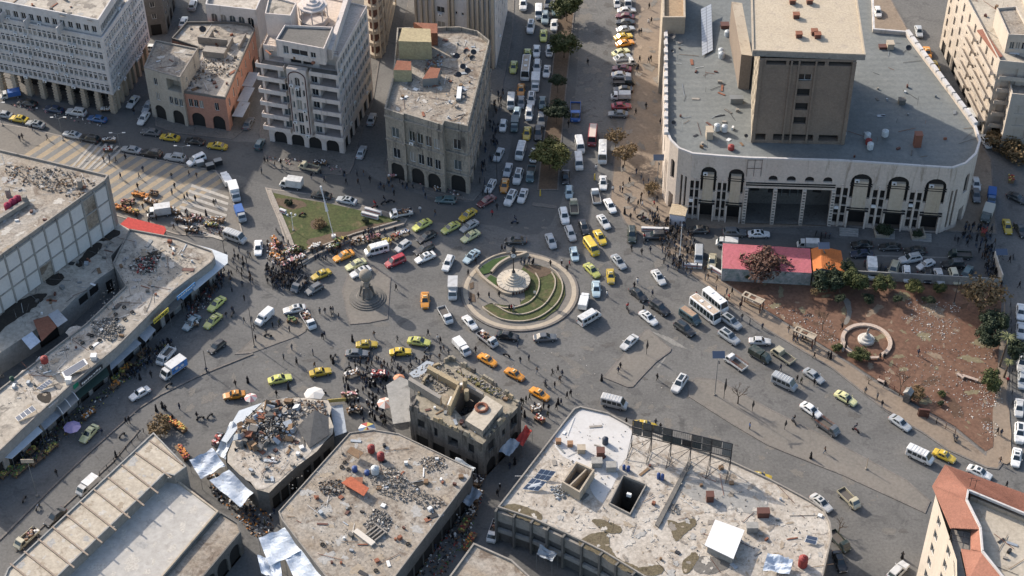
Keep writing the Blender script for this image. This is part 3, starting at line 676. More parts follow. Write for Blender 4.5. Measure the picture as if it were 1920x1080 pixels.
# --- blocks at the top left edge
def plainf(n, fl_, w=1.1): return lambda L: wgrid(L, max(1,int(L/n)), w, rows(3.6, fl_, 3.2, .8, 2.2))+wgrid(L, max(1,int(L/4)), 2.4, [(0,2.9)], kind='open')
bygr('dark_old_house','dark old house with stone balconies in the shaded lane behind the office block',[(276,68),(314,63),(330,8),(300,-25)],14,CONCD,RDIRT,faces={0:plainf(2.5,3),3:plainf(3,3),1:plainf(3,3)})
building('arched_white_hall','low white hall with tall arched windows and pale roofs, top edge',[(386,14),(481,25),(505,-30),(400,-40)],12,RWHITE,WHITEW,par=(.9,.3),faces={0:lambda L: wgrid(L,5,L/5*.62,[(7.2,10.6)],kind='awin')+wgrid(L,5,L/5*.6,[(4,6.6)])})
# --- blocks at the top right edge
NEW = mat('warm_plaster', (.51,.455,.385), (.44,.385,.32), (.31,.265,.215), s=.3, s2=2, st=.6, fine=.12, streak=True)
def balf(L): 
    n = max(2,int(L/4.2)); return [x for k in range(5) for x in wgrid(L,n,L/n*.62,[(3.6+3.1*k,3.6+3.1*k+2.2)],kind=('log' if True else 'win'))] + wgrid(L,n,2.6,[(0,2.9)],kind='open')
def winf(L):
    n = max(2,int(L/3.4)); return wgrid(L,n,1.3,rows(3.6,5,3.1,.8,2.4))+wgrid(L,n,2.4,[(0,2.9)],kind='open')
nb, npy = building('apartment_row','cream apartment row with deep balconies along the narrow right-hand street',[(1873,120),(1960,128),(1900,-60),(1786,-45)],19,TAN,NEW,par=(.9,.2),faces={0:balf,3:balf})
hut(nb, [(1890,68),(1935,70),(1905,15),(1868,18)], 19, 4.2, NEW, RDIRT, par=.5, holes=lambda L: wgrid(L,3,1.0,[(20,21.8)]))
mb = MB(); q = P2([(1870,108),(1880,106),(1843,55),(1832,57)], 19.6); mb.prism(ccw(q), 19.4, 19.7, TILE, bottom=True); mb.build('tile_strip', nb)
for k in range(5):
    z = 3.5+3.1*k; a_, b_ = npy[3], npy[0]; d_ = (b_-a_).normalized(); n_ = Vector((d_.y,-d_.x,0)); L_ = dist(a_,b_)
    for u0,u1 in ((.42,.62),(.66,.98)):
        c = a_+d_*L_*(u0+u1)/2+n_*.65; mb = MB(); mb.box((c.x,c.y,z),(L_*(u1-u0),1.3,.2),NEW,math.atan2(d_.y,d_.x)); c += n_*.6; mb.box((c.x,c.y,z+.5),(L_*(u1-u0),.12,.8),NEW,math.atan2(d_.y,d_.x)); mb.build('balcony', nb)
    c = (npy[0]+npy[1])/2; d2 = (npy[1]-npy[0]).normalized(); n2 = Vector((d2.y,-d2.x,0)); c = c+n2*.6; mb = MB(); mb.box((c.x,c.y,z),(dist(npy[0],npy[1])*.9,1.2,.2),NEW,math.atan2(d2.y,d2.x)); c += n2*.55; mb.box((c.x,c.y,z+.5),(dist(npy[0],npy[1])*.9,.12,.8),NEW,math.atan2(d2.y,d2.x)); mb.build('balcony', nb)
nb2, _ = building('rear_apartment_block','cream block with open balconies in front of the apartment row at the right edge',[(1896,182),(1990,190),(1960,140),(1888,138)],14,RDIRT,NEW,par=(.9,.2),faces={0:balf,3:balf})

# --- arcaded civic block with the grey roof
H = 18.0; HR = 16.5
ar = empty('arcaded_civic_block',(0,0,0),label='broad pale stone block with rounded corners, tall dark arches and a grey felt roof',cat='building')
APX = [(1249,248),(1256,264),(1272,280),(1298,290),(1345,294),(1402,298),(1575,303),(1650,308),(1722,313),(1786,317),(1812,308),(1831,290),(1839,265),(1830,236),(1790,180),(1700,60),(1640,55),(1636,-60),(1247,-60)]
A = [Vector((q.x,q.y,0)) for q in P2(APX,HR)]; nA = len(A); ST = CREAM
AST = mat('civic_stone', (.57,.50,.43), (.47,.40,.335), (.30,.25,.20), s=.22, s2=2, st=.56, fine=.2, streak=True)
HON = mat('honey_panel', (.42,.335,.235), (.50,.43,.34), (.28,.225,.16), s=.35, s2=2, st=.58, fine=.15, streak=True)
mb = MB()
def bayf(L, n):
    hs = []; st = L/n
    for k in range(n):
        u = st*k
        hs += [(u+st*.38,u+st*.94,8.2,15.0,'arch',.55),(u+st*.42,u+st*.90,.01,4.6,'open',1.6)]+[(u+st*a,u+st*b,z,z+2.4,'vent',.5) for a,b in ((.015,.14),(.205,.33)) for z in (.9,3.42,5.94,8.46)]
    return hs
def bay_extras(P, Q, n):
    d_ = (Q-P).normalized(); n_ = Vector((d_.y,-d_.x,0)); L = dist(P,Q); st = L/n; an = math.atan2(d_.y,d_.x)
    for k in range(n):
        c = P+d_*(st*(k+.66))+n_*.30; m2 = MB(); m2.box((c.x-n_.x*.45,c.y-n_.y*.45,9.2),(st*.38,.9,8.0),HON,an); m2.build('infill_panel', ar)
        for z in (11.9,12.5): m2 = MB(); q = c-n_*.05; m2.box((q.x,q.y,z),(st*.60,.22,.17),DARK,an); m2.build('dark_band', ar)
        for z in (5.0,5.7): m2 = MB(); q = c+n_*.02; m2.box((q.x,q.y,z),(st*.60,.30,.22),DARK,an); m2.build('dark_band', ar)
        m2 = MB(); q = P+d_*(st*k+st*.172)+n_*.18; m2.box((q.x,q.y,5.9),(st*.05,.36,11.6),AST,an); m2.build('pier', ar)
        for s in (.39,.90): m2 = MB(); q = P+d_*(st*k+st*(s+.01))+n_*.25; m2.box((q.x,q.y,2.4),(st*.05,.5,4.7),AST,an); m2.build('pier', ar)
        if k % 2 == 0 or n == 3:
            m2 = MB(); q = P+d_*(st*(k+.53))+n_*.5; m2.box((q.x,q.y,13.4),(.9,.4,.62),WHITEM,an); q = q+n_*.21; m2.tube((q.x,q.y,13.4),(q.x+n_.x*.02,q.y+n_.y*.02,13.4),.24,DARK,10); m2.build('air_conditioner', ar)
            m2 = MB(); q = P+d_*(st*(k+.08))+n_*.3; m2.box((q.x,q.y,5.5+k),(.9,.4,.62),WHITEM,an); m2.build('air_conditioner', ar)
# front, west part: two bays; entrance; east part: three bays
W0, W1, E0, E1 = A[3], A[5], A[6], A[9]
segs = [(A[3],A[5],2),(A[6],A[9],3)]
for P_,Q_,n_ in segs: facade(None,P_,Q_,0,H,bayf(dist(P_,Q_),n_),AST,mb=mb); bay_extras(P_,Q_,n_)
# entrance section: upper wall with four small arches over a deep porch
d_ = (A[6]-A[5]).normalized(); EL = dist(A[5],A[6]); hs = [(EL*(.2*k+.05),EL*(.2*k+.15),12.1,13.6,'arch',.5) for k in range(1,5)]
facade(None,A[5],A[6],10.0,H,hs,AST,mb=mb); nn = Vector((d_.y,-d_.x,0))
for z in (10.9,11.5): m2 = MB(); c = (A[5]+A[6])/2+nn*.12; m2.box((c.x,c.y,z),(EL*.98,.24,.2),DARK,math.atan2(d_.y,d_.x)); m2.build('dark_band', ar)
pr, ps_ = A[5]-nn*6, A[6]-nn*6
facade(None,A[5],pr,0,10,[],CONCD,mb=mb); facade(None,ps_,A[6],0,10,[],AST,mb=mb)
facade(None,pr,ps_,0,10,[(EL*.1,EL*.2,4,6,'vent'),(EL*.3,EL*.7,3.6,8.4,'vent',1.0),(EL*.8,EL*.9,4,6,'vent')],MATS['dark_concrete'],mb=mb)  # porch back walls and floor: shade of the recess put into their colour
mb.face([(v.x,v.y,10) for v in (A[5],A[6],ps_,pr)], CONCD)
mb.face([(v.x,v.y,.45) for v in (A[5]+nn*.5,A[6]+nn*.5,ps_,pr)], CONCD)
for k in range(4): m2 = MB(); c = (pr+ps_)/2+d_*(k-1.5)*EL*.09+nn*.2; m2.box((c.x,c.y,5.6),(.14,.16,5.2),GREYM,math.atan2(d_.y,d_.x)); m2.build('gate_bar', ar)
for u in (.02,.34,.66,.98):
    p = A[5]+d_*EL*u; m2 = MB(); m2.box((p.x,p.y,5),(.75,.9,10),AST,math.atan2(d_.y,d_.x))
    for k in range(12): q = p+nn*.46; m2.box((q.x,q.y,.6+k*.8),(.5,.06,.35),CONCD,math.atan2(d_.y,d_.x))
    m2.build('porch_pillar', ar)
for i in range(nA):
    if i in (3,4,5,6,7,8): continue
    L = dist(A[i],A[(i+1)%nA]); hs = []
    if i in (0,1,2,9,10,11): hs = [(L*.28,L*.72,8.8,14.0,'arch',.4),(L*.25,L*.75,.01,4.6,'open',1.0)] if i in (1,10) else [(L*.3,L*.45,1,11.5,'vent',.4),(L*.6,L*.75,1,11.5,'vent',.4)]
    elif i == 18: hs = wgrid(L,10,L/10*.4,[(8.8,14.0)],kind='arch')+wgrid(L,10,L/10*.5,[(0.01,4.6)],kind='open')
    elif i in (12,13,14): hs = wgrid(L,max(1,int(L/5)),1.6,[(3,11.5)],kind='vent')
    facade(None,A[i],A[(i+1)%nA],0,H,hs,AST,mb=mb)
mb.build('wall', ar)
mb = MB(); mb.face([(p.x,p.y,H-.7) for p in inset(A,.3)], FELT); mb.build('roof', ar)
mb = MB(); ring(mb, A, .42, H+.003, H+.35, WHITEW); mb.build('parapet', ar)
mb = MB(); ii = inset(A,.41); 
for i in range(nA): a_,b_ = ii[i],ii[(i+1)%nA]; mb.face([(a_.x,a_.y,H-.7),(b_.x,b_.y,H-.7),(b_.x,b_.y,H),(a_.x,a_.y,H)], AST)
mb.build('parapet_inner_face', ar)
# crenellated blocks along the east and west parapets
for k in range(16):
    t = k/15; p = G(1249.5, 20+t*225, HR+.5) if k < 16 else None; mb = MB(); mb.box((p.x-.1,p.y,H+.42),(.75,1.6,.7),WHITEW,0); mb.build('merlon', ar)
for k in range(13):
    a_, b_ = A[13], A[15]; p = a_.lerp(b_, (k+.5)/13); dd = (b_-a_).normalized(); mb = MB(); mb.box((p.x,p.y,H+.45),(2.3,.8,.75),WHITEW,math.atan2(dd.y,dd.x)); mb.build('merlon', ar)
p = G(1413,331,10.8); mb = MB(); mb.box((p.x,p.y-.8,11.8),(3.0,.08,2.7),TARP,math.atan2(d_.y,d_.x)); mb.build('hung_cloth', ar)
mb = MB()
for k in range(3): q = G(1402+k*13.5,296,HR); mb.tube((q.x,q.y-.6,H),(q.x,q.y-.6,13.4),.05,BLACKM,4)
for z in (H-.1,15.6): a_,b_ = G(1402,296,HR),G(1429,296,HR); mb.tube((a_.x,a_.y-.6,z),(b_.x,b_.y-.6,z),.05,BLACKM,4)
mb.build('banner_frame', ar)
# flight of steps and planters before the east bays
for k in range(3):
    P_,Q_ = A[6],A[9]; dd = (Q_-P_).normalized(); n3 = Vector((dd.y,-dd.x,0)); L = dist(P_,Q_); c = P_+dd*L*(k+.5)/3+n3*1.4
    for s in range(4): mb = MB(); q = c+n3*(.5*s); mb.box((q.x,q.y,.32-.09*s),(L/3*.52,.5,.64-.18*s),CONCG,math.atan2(dd.y,dd.x)); mb.build('step', ar)
for x,y in ((1652,437),(1720,440)):
    p = G(x,y); mb = MB(); ring(mb,[Vector((p.x+a_,p.y+b_,0)) for a_,b_ in ((-1.4,-1.6),(1.4,-1.6),(1.4,1.6),(-1.4,1.6))],.25,0,.9,CREAM); mb.build('planter', ar)
# the bare brown tower on the roof
tb = empty('brown_tower',(0,0,0),label='bare brown windowless tower block rising from the grey roof, pale slab on top',cat='building')
TZ = 44.0; TR = 37.6
ar.scale.z = HR/18
tp = [Vector((q.x,q.y,0)) for q in P2([(1425,108),(1606,112),(1590,-22),(1424,-22)],TR-1.1)]
L = dist(tp[0],tp[1]); mb = MB()
hs = [(L*.42,L*.56,z,z+2.1,'vent',.5) for z in (23.4,27.6,31.8)]+[(L*.42,L*.56,36.2,38.2,'win',.5)]+[(L*.04,L*.15,18.3,20.2,'log',2),(L*.23,L*.66,18.3,20.2,'vent',1.5),(L*.72,L*.93,18.3,20.2,'vent',1.5)]+[(L*.07,L*.28,40.7,41.9,'vent',1),(L*.31,L*.68,40.7,41.9,'vent',1),(L*.72,L*.96,40.7,41.9,'vent',1)]
facade(tb,tp[0],tp[1],H-.7,TZ-1.4,hs,TOWERM,mb=mb)
LW = dist(tp[3],tp[0]); facade(tb,tp[3],tp[0],H-.7,TZ-1.4,wgrid(LW,7,1.5,[(z,z+3.4) for z in (19,23.5,28,32.5,37)],kind='vent'),mat('pale_fin_concrete', (.40,.35,.27), (.30,.25,.19), s=.3, s2=2, streak=True),mb=mb)
facade(tb,tp[1],tp[2],H-.7,TZ-1.4,wgrid(LW,6,1.4,[(z,z+2) for z in (19,23.5,28,32.5,37)]),TOWERM,mb=mb); facade(tb,tp[2],tp[3],H-.7,TZ-1.4,[],TOWERM,mb=mb); mb.build('wall', tb)
dd = (tp[1]-tp[0]).normalized(); n3 = Vector((dd.y,-dd.x,0))
for u in (.0,.32,.36+.04,.575,.97): p = tp[0]+dd*L*(u+.015)+n3*.15; mb = MB(); mb.box((p.x,p.y,(H+TZ-2.2)/2),(.7 if u in (0,.97) else .35,.3,TZ-1.4-H),TOWERM,math.atan2(dd.y,dd.x)); mb.build('pilaster', tb)
rp = [Vector((q.x,q.y,0)) for q in P2([(1411,96),(1623,104),(1603,-30),(1408,-30)],TR)]
mb = MB(); mb.prism(rp,TZ-1.4,TZ,CONC,mat('sandy_roof', (.47,.40,.30), (.41,.345,.255), (.35,.30,.24), s=.3, s2=2.5, st=.56, fine=.3, bump=.2),bottom=True); mb.build('roof_slab', tb)
mb = MB(); ring(mb,rp,.3,TZ+.003,TZ+.3,CREAM); mb.build('parapet', tb)
for x,y in ((1493,29),(1498,65),(1527,60),(1533,66),(1486,2),(1518,2)):
    p = G(x,y,TR+.5); mb = MB(); mb.box((p.x,p.y,TZ+.55),(1.15,1.1,1.1),BROWNM).box((p.x,p.y,TZ+1.16),(1.35,1.3,.12),RUST); mb.build('vent_box', tb)
KT = (TR-15.8)/(TZ-17.3); tb.scale.z = KT; tb.location.z = 15.8-17.3*KT
fn = [Vector((q.x,q.y,0)) for q in P2([(1384,165),(1404,168),(1410,12),(1388,12)],16)]
ft = empty('stair_fin',(0,0,0),label='slim pale stair tower standing on the grey roof just left of the brown tower',cat='tower')
mb = MB(); mb.prism([fn[0],fn[1],fn[1]+Vector((0,20,0)),fn[0]+Vector((0,20,0))],15.8,24.5,TOWERM,CREAM); mb.build('shaft', ft)
# small block at its north-west corner
building('corner_parapet_house','small flat-roofed house with ochre roof at the north-west corner of the grey roof',[(1242,38),(1285,38),(1284,-30),(1242,-30)],19.4,mat('ochre_roof', (.36,.26,.16), (.28,.20,.125), s=.3, s2=2),CREAM,par=(.8,.4))

# --- panel-walled warehouse at the left
whr, whp = building('panel_walled_block','large flat-roofed block at the left edge with a side wall of pale panels',[(-70,533),(197,341),(204,331),(-20,278),(-120,300)],17,RDIRT,CONC,par=(.45,.3),parm=CONC)
a_, b_ = whp[0], whp[1]; dd = (b_-a_).normalized(); n3 = Vector((dd.y,-dd.x,0)); L = dist(a_,b_); an = math.atan2(dd.y,dd.x)
NC = 11; PM = mat('pale_panel', (.56,.55,.53), (.50,.49,.47), (.38,.36,.33), s=.25, s2=2, st=.62, fine=.1)
mb = MB()
for k in range(NC+1): p = a_+dd*(L*k/NC)+n3*.14; mb.box((p.x,p.y,11),(.34,.26,12),CONCG,an)
for z in (8.9,12.6,16.4): p = (a_+b_)/2+n3*.12; mb.box((p.x,p.y,z),(L,.22,.32),CONCG,an)
mb.build('frame', whr)
for k in range(NC):
    for j,(z0,z1) in enumerate(((5.2,8.65),(9.1,12.35),(12.8,16.15))):
        p = a_+dd*(L*(k+.5)/NC)+n3*.05; mb = MB(); m_ = RDIRT if (k,j) in ((9,1),(9,2),(5,0)) else PM
        mb.box((p.x,p.y,(z0+z1)/2),(L/NC-.38,.12,z1-z0+.06),m_,an); mb.build('wall_panel', whr)
mb = MB(); p = G(16,372,18); q1_ = [Vector((q.x,q.y,0)) for q in P2([(-30,425),(53,373),(55,379),(-30,432)],17.5)]; mb.prism(q1_,17,18,CONC); mb.build('roof_kerb', whr)

# --- low workshops behind the shops row
lw, lwp = building('low_workshops','low grubby workshop range with stained roof between the panelled wall and the shops row',[(-60,700),(10,655),(60,622),(112,588),(140,560),(188,520),(214,503),(208,480),(232,452),(247,432),(214,414),(120,470),(-60,600)],5,RMIX,CONCG,par=None,faces={2:lambda L:wgrid(L,1,L*.7,[(0,3.2)],kind='open'),4:lambda L:wgrid(L,2,L*.35,[(2.2,4.2)],kind='vent'),5:lambda L:wgrid(L,1,L*.5,[(0,3)],kind='open')})
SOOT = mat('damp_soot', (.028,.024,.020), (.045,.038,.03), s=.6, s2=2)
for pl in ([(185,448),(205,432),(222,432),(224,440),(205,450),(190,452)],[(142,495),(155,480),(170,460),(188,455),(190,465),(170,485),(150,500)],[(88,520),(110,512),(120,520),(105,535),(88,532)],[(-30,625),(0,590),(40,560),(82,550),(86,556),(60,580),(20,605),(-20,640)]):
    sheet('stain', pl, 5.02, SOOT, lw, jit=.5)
for px_,m_,z in (([(90,590),(108,613),(127,600),(108,580)],TIN,5.6),([(62,600),(78,640),(107,612),(90,592)],RUST,5.5),([(40,635),(57,655),(76,640),(60,622)],TARP,5.3),([(56,690),(74,668),(80,670),(62,692)],TIN,5.4)):
    q = P2(px_,z); mb = MB(); mb.prism(ccw(q),z-.08,z,m_,bottom=True); mb.build('sheet_roof', lw)

# --- long shops row, left
sr, srp = building('shops_row','long low row of shops on the left with a littered flat roof and awnings',[(-60,905),(37,812),(82,770),(132,725),(220,652),(250,622),(325,547),(397,493),(403,483),(398,472),(330,447),(243,431),(212,495),(236,538),(160,610),(87,665),(4,728),(-60,780)],5.5,RMIX,CONCG,par=(.35,.25),parm=CONC,
  faces={i:(lambda L: wgrid(L,max(1,int(L/4)),min(3,L*.7),[(0,3.3)],kind='open',m=.2)) for i in range(7)})
for pl,m_ in (([(125,620),(150,612),(195,640),(210,655),(180,665),(140,645)],RWHITE),([(240,560),(290,540),(330,535),(300,570),(270,592),(250,580)],RWHITE),([(12,725),(60,690),(110,740),(85,765),(50,740)],RWHITE),([(265,478),(300,470),(290,500),(262,508),(258,490)],SOOT),([(325,460),(350,465),(385,480),(380,490),(340,475),(328,472)],RDIRT),([(70,740),(95,735),(92,755),(75,752)],SOOT)):
    sheet('roof_patch', pl, 5.53, m_, sr, jit=.4)
q = P2([(207,505),(250,520),(232,535),(190,570),(180,555)],5.6)
def canopy(name,label,px,z,m,cat='awning',posts=True,th=.1,sag=None,group=None):
    p = [G(x,y,z+(dz if True else 0)) for (x,y),dz in zip(px, sag or [0]*len(px))]
    c = sum(p, Vector())/len(p); o = empty(name,(c.x,c.y,0),label=label,cat=cat,group=group); mb = MB(); r_ = [v-Vector((c.x,c.y,0)) for v in p]; r_ = ccw(r_)
    mb.face(r_,m); mb.face([v-Vector((0,0,th)) for v in reversed(r_)],m)
    for i in range(len(r_)): a_,b_ = r_[i],r_[(i+1)%len(r_)]; dn = Vector((0,0,th)); mb.face([a_-dn,b_-dn,b_,a_],m)
    mb.build('cover', o)
    if posts:
        for v in r_[:4]: mb = MB(); v2 = v*.94; mb.tube((v2.x,v2.y,0),(v2.x,v2.y,v.z-.02),.05,GREYM,5); mb.build('post', o)
    return o
PALE = mat('pale_canopy', (.50,.54,.57), (.44,.48,.51), s=.4, s2=2, rough=.5, fine=.1)
for a_ in (('awning','wide pale sheet awning wrapping the rounded corner of the shops row',[(334,449),(398,467),(427,478),(427,493),(365,545),(352,533),(395,493),(402,482),(394,472),(335,453)],3.9,PALE),
    ('awning','blue-edged awning by the second shop front of the row',[(330,550),(343,562),(372,535),(360,528)],3.6,mat('blue_sheet',(.16,.30,.46),(.22,.35,.48),s=.5,s2=2)),
    ('awning','long dark awning over the middle of the shops row',[(300,575),(317,590),(343,565),(328,553)],3.5,CONCD),
    ('awning','flat grey metal awning beside the yellow shop sign',[(252,622),(273,641),(292,618),(277,606)],3.4,TIN),
    ('awning','large grey-blue sheet awning above the vegetable stalls',[(205,678),(208,694),(265,643),(250,633),(222,655)],3.4,TIN),
    ('awning','dark green awning above the shaded shop fronts',[(138,728),(148,748),(205,702),(198,684)],3.3,flat('dark_green',(.02,.045,.035))),
    ('awning','grey sheet awning at the lower end of the shops row',[(70,786),(84,806),(118,775),(104,760)],3.3,TIN),
    ('awning','blue-grey tent awning at the bottom-left corner over produce',[(-40,850),(22,860),(80,808),(62,790),(20,830)],3.4,PALE)): canopy(*a_)
o = canopy('barrel_awning','curved translucent barrel awning with white hoops on the shops row',[(103,763),(117,778),(149,748),(133,733)],3.8,GREYM)
for t in (.05,.5,.95):
    a_ = G(103+30*t,763-30*t,3.8); b_ = G(117+32*t,778-30*t,3.8); mb = MB(); pv = None
    for k in range(7):
        u = k/6; v = a_.lerp(b_,u)+Vector((0,0,.7*math.sin(math.pi*u)))-o.location
        if pv is not None: mb.tube(pv,v,.07,WHITEM,4)
        pv = v
    mb.build('hoop', o)
# signboards on the fascia
def board(px0, px1, z, h, m, label, cat='sign', marks=None):
    a_, b_ = G(*px0,z), G(*px1,z); d2 = b_-a_; c = (a_+b_)/2; o = empty('shop_sign',(c.x,c.y,z),math.atan2(d2.y,d2.x),label=label,cat=cat)
    L_ = d2.length; mb = MB(); mb.box((0,0,0),(L_,.12,h),m); mb.build('panel', o)
    if marks:
        r = random.Random(int(px0[0])); mb = MB(); x_ = -L_*.42
        while x_ < L_*.42: w_ = r.uniform(.15,.45); mb.box((x_,-.07,r.uniform(-.1,.1)*h),(w_,.02,h*r.uniform(.25,.5)),marks); x_ += w_+.12
        mb.build('lettering', o)
board((288,604),(316,580),4.6,1.0,flat('sign_yellow',(.55,.45,.06)),'yellow shop sign on the fascia of the shops row',marks=BLACKM)
board((332,560),(366,532),4.9,.9,flat('sign_blue',(.06,.20,.42)),'blue shop sign near the rounded corner of the shops row',marks=WHITEM)
board((151,722),(192,686),4.8,.9,flat('sign_dark',(.03,.03,.03)),'long dark shop sign with white lettering above the green awning',marks=WHITEM)
board((138,727),(149,716),4.8,1.0,flat('sign_green',(.02,.22,.12)),'small green shop sign beside the long dark one')

# --- ribbed-roof public building, bottom left
rbld, rbp = building('ribbed_roof_wing','long narrow wing with a pale roof crossed by raised ribs, bottom left',[(5,1090),(90,1100),(310,889),(327,893),(350,876),(288,812),(15,1067)],7.6,TAN,CONC,par=(.25,.25),parm=CONCG)
for k in range(11):
    t = k/10; a_ = G(18+t*262,1056-t*231,7.8); b_ = G(88+t*262,1112-t*233,7.8) if k < 10 else G(348,876,7.8)
    if k >= 9: b_ = G(322+ (k-9)*22,896-(k-9)*24,7.8)
    d2 = b_-a_; c = (a_+b_)/2; mb = MB(); mb.box((c.x,c.y,7.75),(d2.length*.97,.28,.26),mat('rib_brown',(.30,.24,.19),(.24,.195,.155),s=.5,s2=3),math.atan2(d2.y,d2.x)); mb.build('roof_rib', rbld)
gb, gbp = building('grey_hall','broad grey-roofed hall beside the ribbed wing, bottom left',[(80,1115),(290,1100),(410,960),(335,903),(312,887)],5.6,RGREY,CONCG,par=(.3,.3),parm=CREAM)
gl, glp = building('arched_side_wing','narrow side wing with arched openings below the grey hall',[(330,1110),(375,1092),(452,1000),(447,982),(414,962),(290,1105)],5.0,RDIRT,CONCD,par=(.4,.25),faces={1:lambda L:wgrid(L,3,L*.25,[(0,4.0)],kind='arch')})

# --- rubble-roofed houses in the middle
ru, rup = building('rubble_roof_house','low irregular house piled with rubble and scrap on its roof',[(482,919),(503,923),(560,872),(625,816),(621,780),(617,750),(556,744),(496,751),(455,790),(424,850),(424,868),(450,890)],5.2,RMIX,CONCD,par=None,jit=.3,faces={1:lambda L:wgrid(L,3,2,[(0,3)],kind='open'),2:lambda L:wgrid(L,3,2,[(0,3)],kind='open')})
sheet('bare_roof',[(436,862),(478,830),(545,806),(590,832),(560,868),(500,915),(470,905)],5.23,RWHITE,ru,jit=.3)
SHT = [G(557,800,6.6),G(590,768,7.4),G(616,782,6.4),G(617,815,5.6),G(580,840,5.5)]; mb = MB(); mb.face(SHT,CONCD); mb.face([v-Vector((0,0,.1)) for v in reversed(SHT)],CONCD); mb.build('sagging_sheet_roof', ru)
canopy('tin_lean_to','pale corrugated lean-to roof on the street side of the rubble-roofed house',[(448,770),(500,752),(540,745),(500,765),(455,790),(425,830),(415,826)],4.4,PALE)
canopy('tin_lean_to','grey lean-to sheet beside the yellow-topped wall in the middle market',[(620,762),(642,758),(650,810),(628,818)],3.6,TIN)
board((614,752),(648,749),4.2,.8,flat('sign_ochre',(.45,.34,.10)),'ochre sign over the stall beside the rubble-roofed house')
mid, midp = building('debris_roof_block','wide single-storey block with a brown flat roof scattered with tanks, tyres and debris',[(522,960),(528,975),(617,1090),(735,1090),(882,896),(886,880),(748,814),(700,806),(655,812)],6.5,RDIRT,CONCD,par=(.2,.2),parm=CONC,jit=0,
  faces={3:lambda L:wgrid(L,8,3.0,[(0,3.3)],kind='open'),0:lambda L:[],5:lambda L:wgrid(L,5,3,[(0,3.3)],kind='open')})
for x,y,sx,sy in ((785,906,1.6,1.2),(656,953,.6,.5),(594,953,.5,.4),(784,916,.5,.5)): p = G(x,y,6.53); mb = MB(); mb.box((p.x,p.y,6.52),(sx,sy,.05),DARK,.5); mb.build('roof_hatch', mid)
# ruin with courtyard, walls in dark grey streaky stone
rn, rnp = building('ruined_corner_building','battered sandstone corner building, half roofless, with rubble on its walls',[(768,768),(905,833),(977,757),(905,704),(846,672),(808,688)],9,mat('grassy_roof',(.31,.275,.215),(.24,.21,.155),(.14,.12,.09),s=.3,s2=1.6,st=.56,fine=.4,bump=.3),mat('dark_grey_stone',(.20,.18,.155),(.13,.12,.105),(.055,.05,.045),s=.35,s2=2,st=.50,fine=.35,streak=True),par=None,
  faces={0:lambda L:wgrid(L,4,2.6,[(0,3.4)],kind='open')+[(L*.1,L*.2,5.6,7.6,'vent'),(L*.33,L*.38,5.2,7.4,'vent'),(L*.52,L*.66,4.8,7.0,'vent',1.2),(L*.8,L*.88,5.4,7.6,'vent')],1:lambda L:wgrid(L,3,2.8,[(0,3.4)],kind='arch')+[(L*.14,L*.3,5.2,7.6,'vent'),(L*.5,L*.58,5.6,7.2,'vent'),(L*.72,L*.9,5.0,7.8,'vent',1.0)]})
def open_roof(b, poly, H, hole, depth, rm, wm, fm):
    o_ = [c for c in b.children if c.name.startswith('roof') and c.data.materials[0] == rm][0]; out = [Vector((p.x,p.y,H)) for p in poly]; hh = [Vector((v.x,v.y,H)) for v in hole]
    mb = MB(); mb.face(keyhole(out, hh), rm); o_.data = mb.data('roof'); mb = MB(); q = ccw(hh); n = len(q)
    for i in range(n): a,c = q[i],q[(i+1)%n]; mb.face([(a.x,a.y,H-depth),(c.x,c.y,H-depth),(c.x,c.y,H),(a.x,a.y,H)], wm)
    mb.face([(v.x,v.y,H-depth) for v in q], fm); mb.build('shaft', b)
open_roof(rn, rnp, 9, P2([(846,760),(872,722),(906,742),(884,772),(866,782)],9), 5, MATS['grassy_roof'], YST if 'YST' in globals() else CONC, CONCD)
YST = mat('yellow_sandstone',(.38,.30,.185),(.29,.235,.155),(.22,.17,.11),s=.4,s2=2.5,st=.58,fine=.3)
for px_,h,m_ in (([(800,690),(858,722),(862,716),(804,684)],1.6,YST),([(858,722),(840,760),(845,762),(862,722)],2.4,YST),([(765,712),(825,748),(828,742),(768,706)],1.8,CONC),([(872,722),(905,740),(907,736),(874,718)],1.2,CONC)):
    mb = MB(); q = [Vector((v.x,v.y,0)) for v in P2(px_,9+h)]; mb.prism(ccw(q),9,9+h,m_); mb.build('broken_wall', rn)
rr_ = random.Random(4)
for i in range(6):
    a_,b_ = rnp[i],rnp[(i+1)%6]; L = dist(a_,b_); d2 = (b_-a_).normalized(); n2 = Vector((-d2.y,d2.x,0)); u = .2
    while u < L-.6:
        w_ = rr_.uniform(.4,1.5)
        if rr_.random() < .72: c = a_+d2*(u+w_/2)+n2*.28; mb = MB(); h_ = rr_.uniform(.15,1.25); mb.box((c.x,c.y,9+h_/2),(w_,.5,h_),rr_.choice([MATS['dark_grey_stone'],MATS['grassy_roof'],YST]),math.atan2(d2.y,d2.x)+rr_.uniform(-.06,.06),top=rr_.uniform(.6,1)); mb.build('broken_wall', rn)
        u += w_
hut(rn, [(872,788),(905,808),(943,761),(911,741)], 9, 1.6, BEIGE, TAN, name='slab_roof')
for i_,(x,y) in enumerate(((872,722),(875,742))): p = G(x,y,10); mb = MB(); mb.tube((p.x,p.y,9),(p.x,p.y,11.4),.45,YST,8); mb.build('chimney', rn)
p = G(903,765,10.7); mb = MB()
for k in range(16):
    a_ = k*math.pi/8; b_ = (k+1)*math.pi/8; mb.tube((p.x+1.0*math.cos(a_),p.y+1.0*math.sin(a_),10.8),(p.x+1.0*math.cos(b_),p.y+1.0*math.sin(b_),10.8),.28,RUST,6)
mb.build('brick_ring', rn)
canopy('metal_canopy','large grey sheet canopy on the west side of the ruined corner building',[(724,722),(750,706),(768,714),(770,790),(737,795)],4.2,CONCG)
